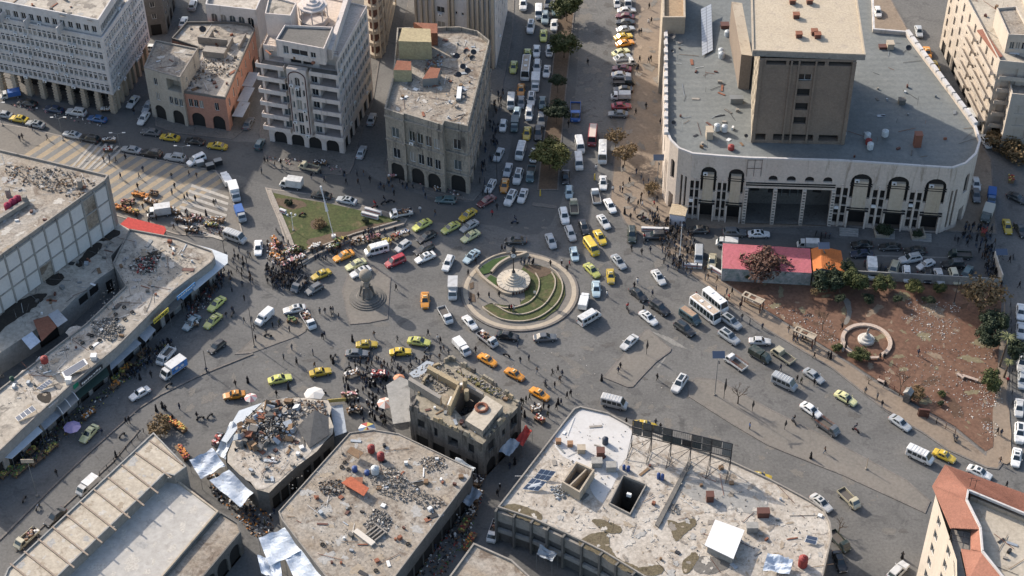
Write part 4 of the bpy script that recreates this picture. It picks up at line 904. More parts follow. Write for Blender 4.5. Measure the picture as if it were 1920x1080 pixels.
canopy('metal_canopy','pale bent sheet leaning on the north-west corner of the ruined building',[(767,700),(800,676),(815,680),(790,705),(775,708)],4.6,TIN)
sheet('stair_landing',[(768,762),(795,745),(812,775),(800,795),(772,785)],6.5,RDIRT,rn)

# --- big whitewashed roof, bottom right
wr, wrp = building('whitewashed_roof_block','big block with a patchy whitewashed roof, light well and rooftop clutter',[(933,953),(1000,975),(1060,1002),(1130,1036),(1222,1092),(1540,1095),(1560,1008),(1557,982),(1545,958),(1515,938),(1444,900),(1375,868),(1184,800),(1140,776),(1088,764),(1076,768)],8,RWHITE,CONCD,par=(.4,.25),parm=CONC)
for k in range(14):
    t = k/13; x = 940+t*282; y = 957+t*t*30+t*105; p = G(x,y,7)
for i in range(4):
    a_, b_ = wrp[i], wrp[i+1]; d2 = (b_-a_).normalized(); n2 = Vector((d2.y,-d2.x,0)); L = dist(a_,b_); kk = max(1,round(L/3.6))
    for k in range(kk):
        c = a_+d2*L*(k+.5)/kk+n2*.35; mb = MB(); mb.box((c.x,c.y,6.6),(L/kk-.45,.5,2.2),CONC,math.atan2(d2.y,d2.x)); mb.build('facade_panel', wr)
        mb = MB(); c2 = a_+d2*L*(k+.0)/kk+n2*.5; mb.box((c2.x,c2.y,4.2),(.35,.9,8.0),CONCD,math.atan2(d2.y,d2.x)); mb.build('facade_fin', wr)
        mb = MB(); c3 = c+n2*.1; mb.box((c3.x,c3.y,3.2),(L/kk-.45,.5,.9),CONCG,math.atan2(d2.y,d2.x)); mb.build('facade_panel', wr)
MOSS = mat('moss', (.105,.088,.050), (.16,.13,.085), (.06,.043,.027), s=.9, s2=3, st=.55, fine=.5)
WWASH = mat('fresh_whitewash', (.53,.52,.505), (.45,.435,.41), (.33,.305,.27), s=.25, s2=2, st=.6, fine=.08)
for pl,m_ in (([(1092,770),(1140,778),(1182,803),(1180,845),(1158,880),(1135,890),(1105,885),(1050,850),(1040,820)],WWASH),
    ([(1105,912),(1125,885),(1158,888),(1140,925),(1128,942)],WWASH),
    ([(940,952),(960,945),(985,950),(1015,965),(1012,985),(985,975),(960,965)],MOSS),([(1110,975),(1135,975),(1165,990),(1160,1000),(1130,995)],MOSS),([(1085,1020),(1110,1000),(1140,1000),(1145,1030),(1165,1050),(1195,1062),(1190,1075),(1160,1065),(1120,1040)],MOSS),([(1195,1065),(1240,1060),(1240,1075),(1210,1078)],MOSS),([(1252,975),(1275,980),(1300,972),(1305,985),(1285,1000),(1268,1015),(1258,995)],MOSS),([(1280,1055),(1300,1035),(1310,1045),(1295,1070),(1282,1075)],MOSS),
    ([(1270,905),(1330,900),(1400,905),(1430,925),(1440,950),(1420,965),(1380,955),(1300,935)],CONCG),([(1310,1045),(1370,1055),(1340,1075),(1305,1072)],CONCD),([(1445,905),(1500,935),(1540,960),(1550,1000),(1500,990),(1460,960)],RWHITE)):
    sheet('roof_patch', pl, 8.03 if m_ is not MOSS else 8.05, m_, wr, jit=.6)
q = P2([(1141,944),(1182,965),(1213,908),(1168,890)],8.4); q = [Vector((v.x,v.y,0)) for v in q]
open_roof(wr, wrp, 8, inset(q,.2), 7.5, RWHITE, CONCD, DARK)
mb = MB(); ring(mb,q,.2,8.0,8.5,CONC); mb.build('light_well_kerb', wr)
q = [Vector((v.x,v.y,0)) for v in P2([(1053,905),(1087,925),(1115,882),(1080,866)],10)]; mb = MB(); ring(mb,q,.3,8,10.2,CREAM); mb.build('roof_enclosure', wr)
c_ = sum(q,Vector())/4; d2 = (q[1]-q[0]).normalized(); mb = MB(); mb.box((c_.x,c_.y,9),(.25,dist(q[1],q[2])*.8,1.9),CREAM,math.atan2(d2.y,d2.x)); mb.face([(v.x,v.y,8.06) for v in inset(q,.3)],CONCD); mb.build('enclosure_divider', wr)
q = [Vector((v.x,v.y,0)) for v in P2([(1228,982),(1235,988),(1296,868),(1290,864)],8.4)]; mb = MB(); mb.prism(ccw(q),8.04,8.4,CONCD); mb.build('cable_trunk', wr)
mb = MB(); q = P2([(1321,1022),(1375,1048),(1396,994),(1341,974)],10); mb.prism(ccw(q),9.9,10,flat('white_sheet',(.64,.64,.63),.7),bottom=True); mb.build('white_shed_roof', wr)
hut(wr,[(1327,1022),(1374,1044),(1392,998),(1345,980)],8,1.85,CONCG,CONCG,name='white_shed_walls')
# --- roof bottom centre
building('small_grey_roof_house','small grey-roofed house at the bottom edge between the two alleys',[(836,1092),(1012,1100),(960,1052),(888,1020)],6.5,RDIRT,CONCD,par=(.4,.3),parm=CONC)
# --- tiled corner building, bottom right
tl = empty('tiled_corner_building',(0,0,0),label='tall cream building with terracotta roof slopes and a courtyard terrace, bottom right corner',cat='building')
ZT = 21.0
Q = [Vector((v.x,v.y,0)) for v in P2([(1700,1120),(1748,913),(1772,873),(1960,935),(1990,1120)],ZT-1)]
Q = [Vector((v.x,v.y,0)) for v in (G(1757,1120,ZT-1),G(1790,1040,ZT-1),G(1752,925,ZT-1),G(1773,880,ZT-1),G(1980,950,ZT-1),G(1980,1140,ZT-1))]
mb = MB(); n = len(Q)
order = ccw(Q)
Qs = [G(1728,978,ZT-3),G(1756,912,ZT-3),G(1776,882,ZT-3),G(2050,965,ZT-3),G(2050,1250,ZT-3),G(1772,1200,ZT-3)]
Qs = ccw([Vector((v.x,v.y,0)) for v in (G(1798,1200,ZT),G(1795,1046,ZT),G(1755,924,ZT),G(1775,884,ZT),G(2000,955,ZT),G(2000,1200,ZT))])
for i in range(len(Qs)):
    L = dist(Qs[i],Qs[(i+1)%len(Qs)]); facade(tl,Qs[i],Qs[(i+1)%len(Qs)],0,ZT-.5,wgrid(L,max(1,int(L/5.2)),1.7,rows(3,5,3.3,.8,2.7)),NEW,mb=mb)
mb.build('wall', tl)
zt0, zt1 = ZT-.3, ZT+1.5
def tilepl(px_lo, px_hi):
    mb = MB(); f = [G(x,y,zt0) for x,y in px_lo]+[G(x,y,zt1) for x,y in px_hi]; mb.face(f,TILE); mb.face([v-Vector((0,0,.18)) for v in reversed(f)],TILE)
    # courses of tile laid over the slope
    a_,b_,c,d = f[0],f[1],f[2] if len(f)>3 else f[2],f[-1]
    nr = max(3,int((a_-d).length/.32))
    for k in range(nr):
        t = (k+.5)/nr; p0 = a_.lerp(d,t); p1 = b_.lerp(c,t); mb.tube(p0+Vector((0,0,.02)),p1+Vector((0,0,.02)),.055,TILE,3,cap=False)
    mb.build('roof_slope', tl)
tilepl([(1748,911),(1772,871)],[(1815,919),(1813,938)])
tilepl([(1782,990),(1748,911)],[(1813,938),(1842,993)])
tilepl([(1772,871),(1935,930)],[(1930,966),(1815,919)])
tilepl([(1820,1030),(1820,995)],[(1838,993),(1843,1035)])
tilepl([(1815,1090),(1802,1029)],[(1843,1035),(1888,1092)])
mb = MB()
for s,e in zip([(1815,920),(1812,938),(1838,990),(1842,1035),(1890,1095)],[(1812,938),(1838,990),(1842,1035),(1890,1095),(1900,1100)]): a_,b_ = G(*s,zt1),G(*e,zt1); c = (a_+b_)/2; d2=b_-a_; mb.box((c.x,c.y,zt1+.05),(d2.length+.1,.3,.5),WHITEW,math.atan2(d2.y,d2.x))
a_,b_ = G(1815,920,zt1),G(1940,972,zt1); c=(a_+b_)/2; d2=b_-a_; mb.box((c.x,c.y,zt1+.05),(d2.length,.3,.5),WHITEW,math.atan2(d2.y,d2.x)); mb.build('roof_kerb', tl)
mb = MB(); mb.face([G(x,y,ZT-.2) for x,y in ((1900,1110),(1846,1040),(1840,990),(1813,940),(1818,925),(1990,990),(1990,1120))],TAN); mb.build('terrace', tl)
mb = MB(); a_,b_ = G(1820,932,ZT+.4),G(1960,990,ZT+.4); c=(a_+b_)/2; d2=b_-a_; mb.box((c.x,c.y,ZT+.2),(d2.length,.25,.8),CREAM,math.atan2(d2.y,d2.x)); mb.build('terrace_wall', tl)
mb = MB(); mb.face([G(x,y,ZT-1.8) for x,y in ((1790,1100),(1784,992),(1820,998),(1822,1030),(1800,1035),(1815,1100))],CONC); mb.build('lower_terrace', tl)
mb = MB()
for k in range(4): a_ = G(1784+k*12,992+k*2,ZT-.4); b_ = G(1780+k*12,1012+k*3,ZT-.4); mb.tube(a_,b_,.05,BLACKM,4)
for k in range(3): a_ = G(1784-k*2,992+k*10,ZT-.4); b_ = G(1820-k*2,998+k*11,ZT-.4); mb.tube(a_,b_,.05,BLACKM,4)
mb.build('pergola_grid', tl)
mb = MB()
for x,y in ((1822,898),(1831,902)): a_ = G(x,y,ZT+3); mb.tube((a_.x,a_.y,ZT),(a_.x,a_.y,ZT+3.4),.04,BLACKM,4); mb.tube((a_.x-.6,a_.y,ZT+3.1),(a_.x+.6,a_.y,ZT+3.1),.03,BLACKM,4)
mb.build('aerial', tl)

# wear on the big surfaces: stains, repairs and tar with outlines of their own
for a_ in (([(530,962),(620,1085),(735,1080),(876,893),(748,820),(665,818)],6.5,80,'odds and ends on the debris roof',1),([(1060,790),(1180,810),(1440,910),(1545,960),(1530,1080),(1230,1080),(1060,995),(960,950)],8.0,60,'odds and ends on the whitewashed roof',2),([(60,770),(220,640),(320,545),(390,490),(330,455),(250,440),(225,495),(245,540),(165,615),(15,728)],5.5,90,'odds and ends on the shops roof',3),([(0,300),(190,340),(0,480)],17,30,'odds and ends on the panelled block roof',4),([(740,205),(870,235),(905,90),(820,70),(820,150),(760,150)],17,70,'odds and ends on the beige block roof',5),([(350,170),(418,182),(468,65),(350,50),(378,95)],8.6,45,'odds and ends on the salmon block roof',6),([(278,125),(335,142),(364,97),(296,82)],13,14,'odds and ends on the cream annex roof',7),([(1262,60),(1262,240),(1300,282),(1405,290),(1380,170),(1340,110)],15.85,45,'cables and fittings on the west grey roof',8),([(1640,110),(1690,80),(1820,240),(1790,305),(1600,295)],15.85,35,'cables and fittings on the east grey roof',9),([(0,5),(180,38),(215,-20),(60,-40)],24,30,'odds and ends on the office roof',10),([(495,105),(625,130),(650,80),(600,95),(520,80)],24,14,'odds and ends on the balcony tower deck',11),([(1880,110),(1920,112),(1920,20),(1830,0)],19,26,'odds and ends on the apartment row roof',12),([(1850,1000),(1910,1010),(1910,1080),(1890,1070)],20.8,10,'odds and ends on the tiled terrace',13),([(120,575),(190,525),(205,480),(230,445),(160,470),(0,620)],5,40,'odds and ends on the workshops roof',14),([(440,862),(540,812),(590,838),(500,915)],5.3,35,'odds and ends on the rubble house roof',15),([(795,695),(850,690),(960,755),(910,820),(780,765)],9,35,'fallen timber and bits on the ruin',16)): clutter(*a_)
BRN = mat('brown_stain',(.29,.235,.17),(.34,.29,.225),s=.6,s2=2); GRS = mat('grey_repair',(.37,.36,.335),(.31,.30,.28),s=.5,s2=2); DKS = mat('dark_stain',(.20,.175,.15),(.25,.225,.19),s=.6,s2=3); PLS = mat('pale_stain',(.48,.45,.40),(.42,.39,.34),s=.6,s2=3)
patches(mid,[(530,962),(620,1085),(735,1080),(876,893),(748,820),(665,818)],6.51,[BRN,BRN,GRS,DKS,GRS,RDIRT],110,.2,1.3,1)
patches(wr,[(1190,870),(1370,880),(1440,908),(1530,960),(1545,1010),(1530,1080),(1230,1080),(1060,995),(960,952),(1130,955),(1185,968),(1222,900)],8.06,[PLS,PLS,BRN,GRS,DKS],150,.15,.9,2)
patches(sr,[(60,770),(220,640),(320,545),(390,490),(330,455),(250,440),(225,495),(245,540),(165,615),(95,670),(15,728)],5.56,[PLS,BRN,GRS,DKS],130,.2,1.0,3)
patches(whr,[(0,300),(190,340),(0,480)],17.01,[PLS,BRN,GRS,DKS,PLS],90,.3,1.5,4)
patches(bb,[(740,205),(870,235),(905,90),(860,65),(830,70),(820,150),(760,150)],17.01,[PLS,BRN,GRS,DKS],80,.2,1.0,5)
patches(sb,[(350,170),(418,182),(468,65),(430,50),(350,50),(330,75),(378,95)],8.61,[PLS,DKS,GRS,DKS],70,.2,1.0,6); patches(ab,[(278,125),(335,142),(364,97),(296,82)],13.01,[PLS,DKS,BRN],20,.3,1.4,7)
patches(rn,[(800,700),(850,735),(900,700),(965,755),(910,825),(780,765)],9.01,[BRN,GRS,DKS],14,.3,.9,8)
patches(rbld,[(20,1066),(90,1090),(335,880),(290,820)],7.61,[PLS,GRS,PLS,BRN],60,.2,.9,9); patches(gb,[(130,1080),(300,1075),(400,962),(330,910)],5.61,[PLS,GRS,PLS],50,.4,2.0,10)
patches(ob,[(0,5),(180,38),(215,-20),(60,-40)],24.01,[PLS,DKS,BRN,GRS],50,.4,2.0,11)
patches(ar,[(1260,60),(1260,240),(1300,282),(1405,290),(1400,170),(1300,60)],15.92,[mat('felt_patch',(.15,.16,.155),(.20,.20,.19),s=.4,s2=2),mat('felt_dust',(.22,.205,.18),(.25,.24,.21),s=.4,s2=2)],60,.3,1.6,12); patches(ar,[(1625,110),(1690,70),(1820,240),(1790,305),(1600,295),(1600,200)],15.92,[MATS['felt_patch'],MATS['felt_patch'],MATS['felt_dust']],50,.3,1.5,13)
OIL = mat('oil_stain',(.088,.084,.079),(.115,.109,.10),s=.8,s2=3); TARP_ = mat('tar_repair',(.095,.093,.09),(.11,.107,.102),s=.8,s2=3); DUST = mat('road_dust',(.165,.153,.135),(.15,.14,.125),s=.8,s2=3)
patches(None,[(100,900),(300,740),(480,660),(650,620),(870,600),(1100,610),(1250,700),(1700,900),(1700,1000),(1400,860),(1000,740),(400,760)],.012,[OIL,TARP_,DUST,DUST],170,.2,1.6,14,name='road_stain'); patches(None,[(900,400),(1140,400),(1280,520),(1500,680),(1650,800),(1300,660),(1100,520),(850,470)],.012,[OIL,TARP_,DUST],80,.2,1.3,15,name='road_stain'); patches(None,[(1090,0),(1180,0),(1150,250),(1060,350)],.012,[OIL,DUST,DUST],60,.3,2.2,16,name='road_stain')
patches(None,[(1195,0),(1232,0),(1240,380),(1280,480),(1400,590),(1220,440),(1160,380)],.14,[mat('sand_dust',(.30,.24,.18),(.26,.205,.15),s=.5,s2=2),PAVE,DKS],70,.3,1.6,17,name='dust_patch')
patches(pk,[(1370,528),(1870,545),(1860,830),(1700,745),(1450,585)],.15,[mat('pale_soil',(.24,.18,.125),(.20,.145,.10),s=.5,s2=1.5,fine=.4),mat('dark_soil',(.085,.05,.033),(.11,.065,.04),s=.5,s2=1.5,fine=.4),mat('dry_grass_patch',(.21,.18,.11),(.17,.14,.085),s=.5,s2=1.5,fine=.4)],120,.3,2.2,18,name='soil_patch')
# =================== VEHICLES ===================
PAINTS = {'white':(.66,.66,.64),'silver':(.36,.38,.39),'grey':(.13,.14,.15),'black':(.014,.015,.017),'navy':(.018,.035,.075),'blue':(.03,.10,.24),'lblue':(.34,.44,.48),'teal':(.06,.11,.12),
 'red':(.42,.018,.03),'maroon':(.11,.012,.016),'dred':(.26,.02,.03),'yellow':(.62,.43,.03),'lemon':(.55,.55,.13),'orange':(.68,.27,.015),'cream':(.56,.51,.36),'pale':(.62,.60,.30),'green':(.022,.035,.026),'tan':(.34,.26,.20),'bright':(.02,.13,.48)}
PM_ = {k: mat('paint_'+k, v, rough=.32, coat=.5, spec=.5) for k, v in PAINTS.items()}
for k_, m_ in PM_.items():      # every vehicle its own shade and dust
    nt_ = m_.node_tree; b_ = nt_.nodes['Principled BSDF']; oi = nt_.nodes.new('ShaderNodeObjectInfo'); ns = nt_.nodes.new('ShaderNodeTexNoise'); ns.inputs['Scale'].default_value = 1.3; ns.inputs['Detail'].default_value = 5
    ge = nt_.nodes.new('ShaderNodeNewGeometry'); nt_.links.new(ge.outputs['Position'], ns.inputs['Vector']); c_ = PAINTS[k_]
    hs = nt_.nodes.new('ShaderNodeHueSaturation'); hs.inputs['Color'].default_value = (*c_, 1); mr = nt_.nodes.new('ShaderNodeMapRange'); mr.inputs['To Min'].default_value = .66; mr.inputs['To Max'].default_value = 1.10; nt_.links.new(oi.outputs['Random'], mr.inputs['Value']); nt_.links.new(mr.outputs[0], hs.inputs['Value'])
    mx = nt_.nodes.new('ShaderNodeMix'); mx.data_type = 'RGBA'; mx.inputs[7].default_value = (.20,.18,.15,1); m2_ = nt_.nodes.new('ShaderNodeMapRange'); m2_.inputs['From Min'].default_value = .45; m2_.inputs['From Max'].default_value = .75; m2_.inputs['To Max'].default_value = .45; nt_.links.new(ns.outputs['Fac'], m2_.inputs['Value']); nt_.links.new(m2_.outputs[0], mx.inputs[0]); nt_.links.new(hs.outputs[0], mx.inputs[6]); nt_.links.new(mx.outputs[2], b_.inputs['Base Color'])
LAMP = flat('headlamp', (.55,.56,.55), .2); TAIL = flat('tail_lamp', (.30,.02,.015), .3); RUB = flat('tyre_rubber', (.018,.018,.018), .9); RIM = flat('rim', (.35,.35,.36), .4, .4)
def ringloft(mb, secs, m, caps=True):
    n = len(secs[0]); vs = [p for s in secs for p in s]; fs = []
    for i in range(len(secs)-1):
        for j in range(n): fs.append((i*n+j, i*n+(j+1) % n, (i+1)*n+(j+1) % n, (i+1)*n+j))
    if caps: fs += [tuple(range(n)), tuple(range((len(secs)-1)*n, len(secs)*n))]
    mb.mesh(vs, fs, m)
def wheelset(xs, y, r=.32, wd=.22):
    out = []
    for x in xs:
        for s in (-1, 1):
            mb = MB(); mb.tube((x, s*(y-wd), r), (x, s*y, r), r, RUB, 12); mb.tube((x, s*(y-.02), r), (x, s*(y+.012), r), r*.58, RIM, 8)
            out.append(('wheel', mb.data('wheel'), []))
    return out
def quad(nm, pts, m, th=0):
    mb = MB(); mb.face(pts, m); return (nm, mb.data(nm), [])
# kind: L, W, beltline height, roof height, cabin base x0..x1 (rear..front), cabin roof x0..x1, hood height, tail height, clearance
CARS = {'sedan':(4.5,1.74,.88,1.42,-1.75,1.05,-1.0,.25,.80,.90),'old':(4.2,1.64,.86,1.40,-1.35,.85,-.95,.30,.82,.86),'hatch':(3.9,1.68,.90,1.46,-1.9,1.0,-1.45,.35,.82,.95),
 'suv':(4.7,1.86,1.02,1.74,-2.25,1.05,-1.85,.30,.98,1.08),'wagon':(4.5,1.72,.90,1.46,-2.15,.95,-1.8,.25,.82,.95),'mpv':(4.4,1.74,1.0,1.80,-2.15,1.30,-2.0,.55,.92,1.05)}
def build_car(kind, color, taxi=False, roof=None, extra=None):
    L, W, zb, zr, cb0, cb1, cr0, cr1, zh, zt = CARS[kind]; m = PM_[color]; h = W/2
    prof = lambda x, w, top, sh: [(x, s*y, z) for s, y, z in ((-1,w*.86,.24),(1,w*.86,.24),(1,w,.42),(1,w,top-.22),(1,w*sh,top),(-1,w*sh,top),(-1,w,top-.22),(-1,w,.42))]
    mb = MB()
    st = [(-L/2, h*.78, zt-.12),(-L/2+.15, h*.93, zt),(cb0+.05, h, zt+.03),(-.2, h, zb+.02),(cb1, h*.99, zh+.06),(L/2-.55, h*.95, zh-.02),(L/2-.12, h*.85, zh-.12),(L/2, h*.66, zh-.26)]
    ringloft(mb, [prof(x, w_, t, .86) for x, w_, t in st], m)
    wb, wr_ = h*.90, h*.70; zc = zb+.02
    base = [(cb0,-wb*.93),(cb0+.3,-wb),(cb1-.35,-wb),(cb1,-wb*.82),(cb1,wb*.82),(cb1-.35,wb),(cb0+.3,wb),(cb0,wb*.93)]
    top = [(cr0,-wr_*.94),(cr0+.15,-wr_),(cr1-.2,-wr_),(cr1,-wr_*.86),(cr1,wr_*.86),(cr1-.2,wr_),(cr0+.15,wr_),(cr0,wr_*.94)]
    ringloft(mb, [[(x,y,zc-.08) for x,y in base],[(x,y,zr-.06) for x,y in top],[(x*.92+(cr0+cr1)*.04,y*.86,zr) for x,y in top]], m)
    nodes = [('body', mb.data('body'), [])]
    def lerp(a, b, t): return [a[i]+(b[i]-a[i])*t for i in range(3)]
    def panel(nm, b0, b1, t0, t1, lo, hi, u0=0.0, u1=1.0, off=(0,0,0)):
        B0, B1 = (*b0, zc-.08), (*b1, zc-.08); T0, T1 = (*t0, zr-.06), (*t1, zr-.06)
        q = [lerp(lerp(B0,B1,u),lerp(T0,T1,u),v) for u,v in ((u0,lo),(u1,lo),(u1,hi),(u0,hi))]
        return quad(nm, [(x+off[0],y+off[1],z+off[2]) for x,y,z in q], CGLASS)
    nodes.append(panel('windshield', base[3], base[4], top[3], top[4], .14, .93, .04, .96, (.02,0,.015)))
    nodes.append(panel('rear_window', base[7], base[0], top[7], top[0], .24, .90, .08, .92, (-.02,0,.015)))
    for s, i, j in ((-1,1,2),(1,5,6)):
        a, b, c, d = base[i], base[j], top[i], top[j]
        for u0, u1 in ((.03,.47),(.53,.97)): nodes.append(panel('side_window', a, b, c, d, .28, .88, u0, u1, (0, s*.015, .01)))
    for s in (-1, 1):
        mb = MB(); mb.box((L/2-.10, s*h*.60, zh-.27), (.16,.34,.15), LAMP); nodes.append(('headlight', mb.data('headlight'), []))
        mb = MB(); mb.box((-L/2+.06, s*h*.66, zt-.20), (.14,.30,.16), TAIL); nodes.append(('tail_light', mb.data('tail_light'), []))
        mb = MB(); mb.box((cb1-.35, s*(h+.09), zb+.05), (.12,.18,.12), m); nodes.append(('wing_mirror', mb.data('wing_mirror'), []))
    nodes += wheelset((-L/2+.85, L/2-.85), h+.005)
    if taxi:
        mb = MB(); mb.box(((cr0+cr1)/2+.15, 0, zr+.08), (.22,.62,.16), flat('taxi_sign',(.60,.55,.35))); nodes.append(('taxi_sign', mb.data('taxi_sign'), []))
    if extra == 'sunroof': nodes.append(quad('sunroof', [(cr0+.45,-.38,zr+.012),(cr1-.25,-.38,zr+.012),(cr1-.25,.38,zr+.012),(cr0+.45,.38,zr+.012)], CGLASS))
    if extra == 'rack':
        mb = MB()
        for y in (-.5,.5): mb.tube((cr0,y,zr+.09),(cr1,y,zr+.09),.03,GREYM,4)
        for x in (cr0+.3,cr1-.3): mb.tube((x,-.5,zr+.09),(x,.5,zr+.09),.03,GREYM,4)
        nodes.append(('roof_rack', mb.data('roof_rack'), []))
    if extra == 'hood': nodes.append(quad('black_bonnet', [(cb1+.1,-h*.72,zh+.075),(L/2-.3,-h*.6,zh-.01),(L/2-.3,h*.6,zh-.01),(cb1+.1,h*.72,zh+.075)], PM_['black']))
    if extra == 'stripes':
        for y in (-.22,.22): nodes.append(quad('stripe', [(cr0+.1,y-.09,zr+.01),(cr1,y-.09,zr+.01),(cr1,y+.09,zr+.01),(cr0+.1,y+.09,zr+.01)], PM_['black'])); nodes.append(quad('stripe', [(cb1+.1,y-.09,zh+.09),(L/2-.3,y-.09,zh+.01),(L/2-.3,y+.09,zh+.01),(cb1+.1,y+.09,zh+.09)], PM_['black']))
    return (None, nodes)
def build_van(L, W, Hh, color, windows=5, roof=None, slope=.75, nose=.45, extra=None):
    m = PM_[color]; h = W/2; mb = MB(); zb = 1.05
    def pr(x, w, top, r): return [(x,s*y,z) for s,y,z in ((-1,w*.9,.28),(1,w*.9,.28),(1,w,.45),(1,w,zb if top>zb+.2 else top-.15),(1,w*.90,top-.10),(1,w*.76,top),(-1,w*.76,top),(-1,w*.90,top-.10),(-1,w,zb if top>zb+.2 else top-.15),(-1,w,.45))]
    ringloft(mb, [pr(-L/2,h*.94,Hh-.04,.8),pr(-L/2+.12,h,Hh,.8),pr(L/2-nose-slope,h,Hh,.8),pr(L/2-nose,h*.97,zb+.12,.8),pr(L/2-.08,h*.93,zb-.08,.8),pr(L/2,h*.85,zb-.3,.8)], m)
    nodes = [('body', mb.data('body'), [])]
    xw = L/2-nose-slope
    nodes.append(quad('windshield', [(xw+.10,-h*.78,Hh-.12),(xw+slope-.06,-h*.86,zb+.14),(xw+slope-.06,h*.86,zb+.14),(xw+.10,h*.78,Hh-.12)] if 0 else [(L/2-nose-slope*.12+.02,-h*.86,zb+.22),(L/2-nose-slope*.12+.02,h*.86,zb+.22),(L/2-nose-slope*.9+.02,h*.72,Hh-.10),(L/2-nose-slope*.9+.02,-h*.72,Hh-.10)], CGLASS))
    nodes.append(quad('rear_window', [(-L/2-.012,-h*.72,zb+.15),(-L/2-.012,h*.72,zb+.15),(-L/2-.0,h*.70,Hh-.22),(-L/2-.0,-h*.70,Hh-.22)], CGLASS))
    x0, x1 = -L/2+.3, L/2-nose-slope*.55; st = (x1-x0)/max(1,windows)
    rng_ = range(windows) if windows > 1 else []
    for s in (-1,1):
        for k in (rng_ if windows > 1 else [0]):
            a, b = (x0+st*k+.07, x0+st*(k+1)-.07) if windows > 1 else (x1-.75, x1-.1)
            nodes.append(quad('side_window', [(a,s*(h+.008),zb+.10),(b,s*(h+.008),zb+.10),(b,s*(h*.925+.012),Hh-.28),(a,s*(h*.925+.012),Hh-.28)], CGLASS))
        mb = MB(); mb.box((L/2-.03,s*h*.62,zb-.32),(.10,.34,.18),LAMP); nodes.append(('headlight', mb.data('headlight'), []))
        mb = MB(); mb.box((-L/2,s*h*.84,.85),(.06,.16,.35),TAIL); nodes.append(('tail_light', mb.data('tail_light'), []))
    nodes += wheelset((-L/2+1.0, L/2-1.0), h+.005, .34)
    if roof: nodes.append(quad('roof_skin', [(-L/2+.2,-h*.7,Hh+.012),(xw-.1,-h*.7,Hh+.012),(xw-.1,h*.7,Hh+.012),(-L/2+.2,h*.7,Hh+.012)], roof))
    if extra == 'rails':
        mb = MB()
        for k in range(5): mb.box((-L/2+.8+k*(L-2.6)/4,0,Hh+.03),(.08,W*.78,.05),WHITEM)
        nodes.append(('roof_ribs', mb.data('roof_ribs'), []))
    if extra == 'hatches':
        for x in (-1.2,1.0): mb = MB(); mb.box((x,0,Hh+.05),(.7,.7,.10),WHITEM); nodes.append(('roof_hatch', mb.data('roof_hatch'), []))
    return (None, nodes)
GOODS = [flat('goods_'+n, c) for n, c in (('white',(.6,.58,.54)),('brown',(.20,.12,.07)),('red',(.28,.05,.04)),('green',(.09,.14,.05)),('orange',(.52,.20,.04)),('blue',(.06,.11,.20)),('yellow',(.42,.34,.09)),('dark',(.03,.03,.035)),('pink',(.45,.22,.22)))]
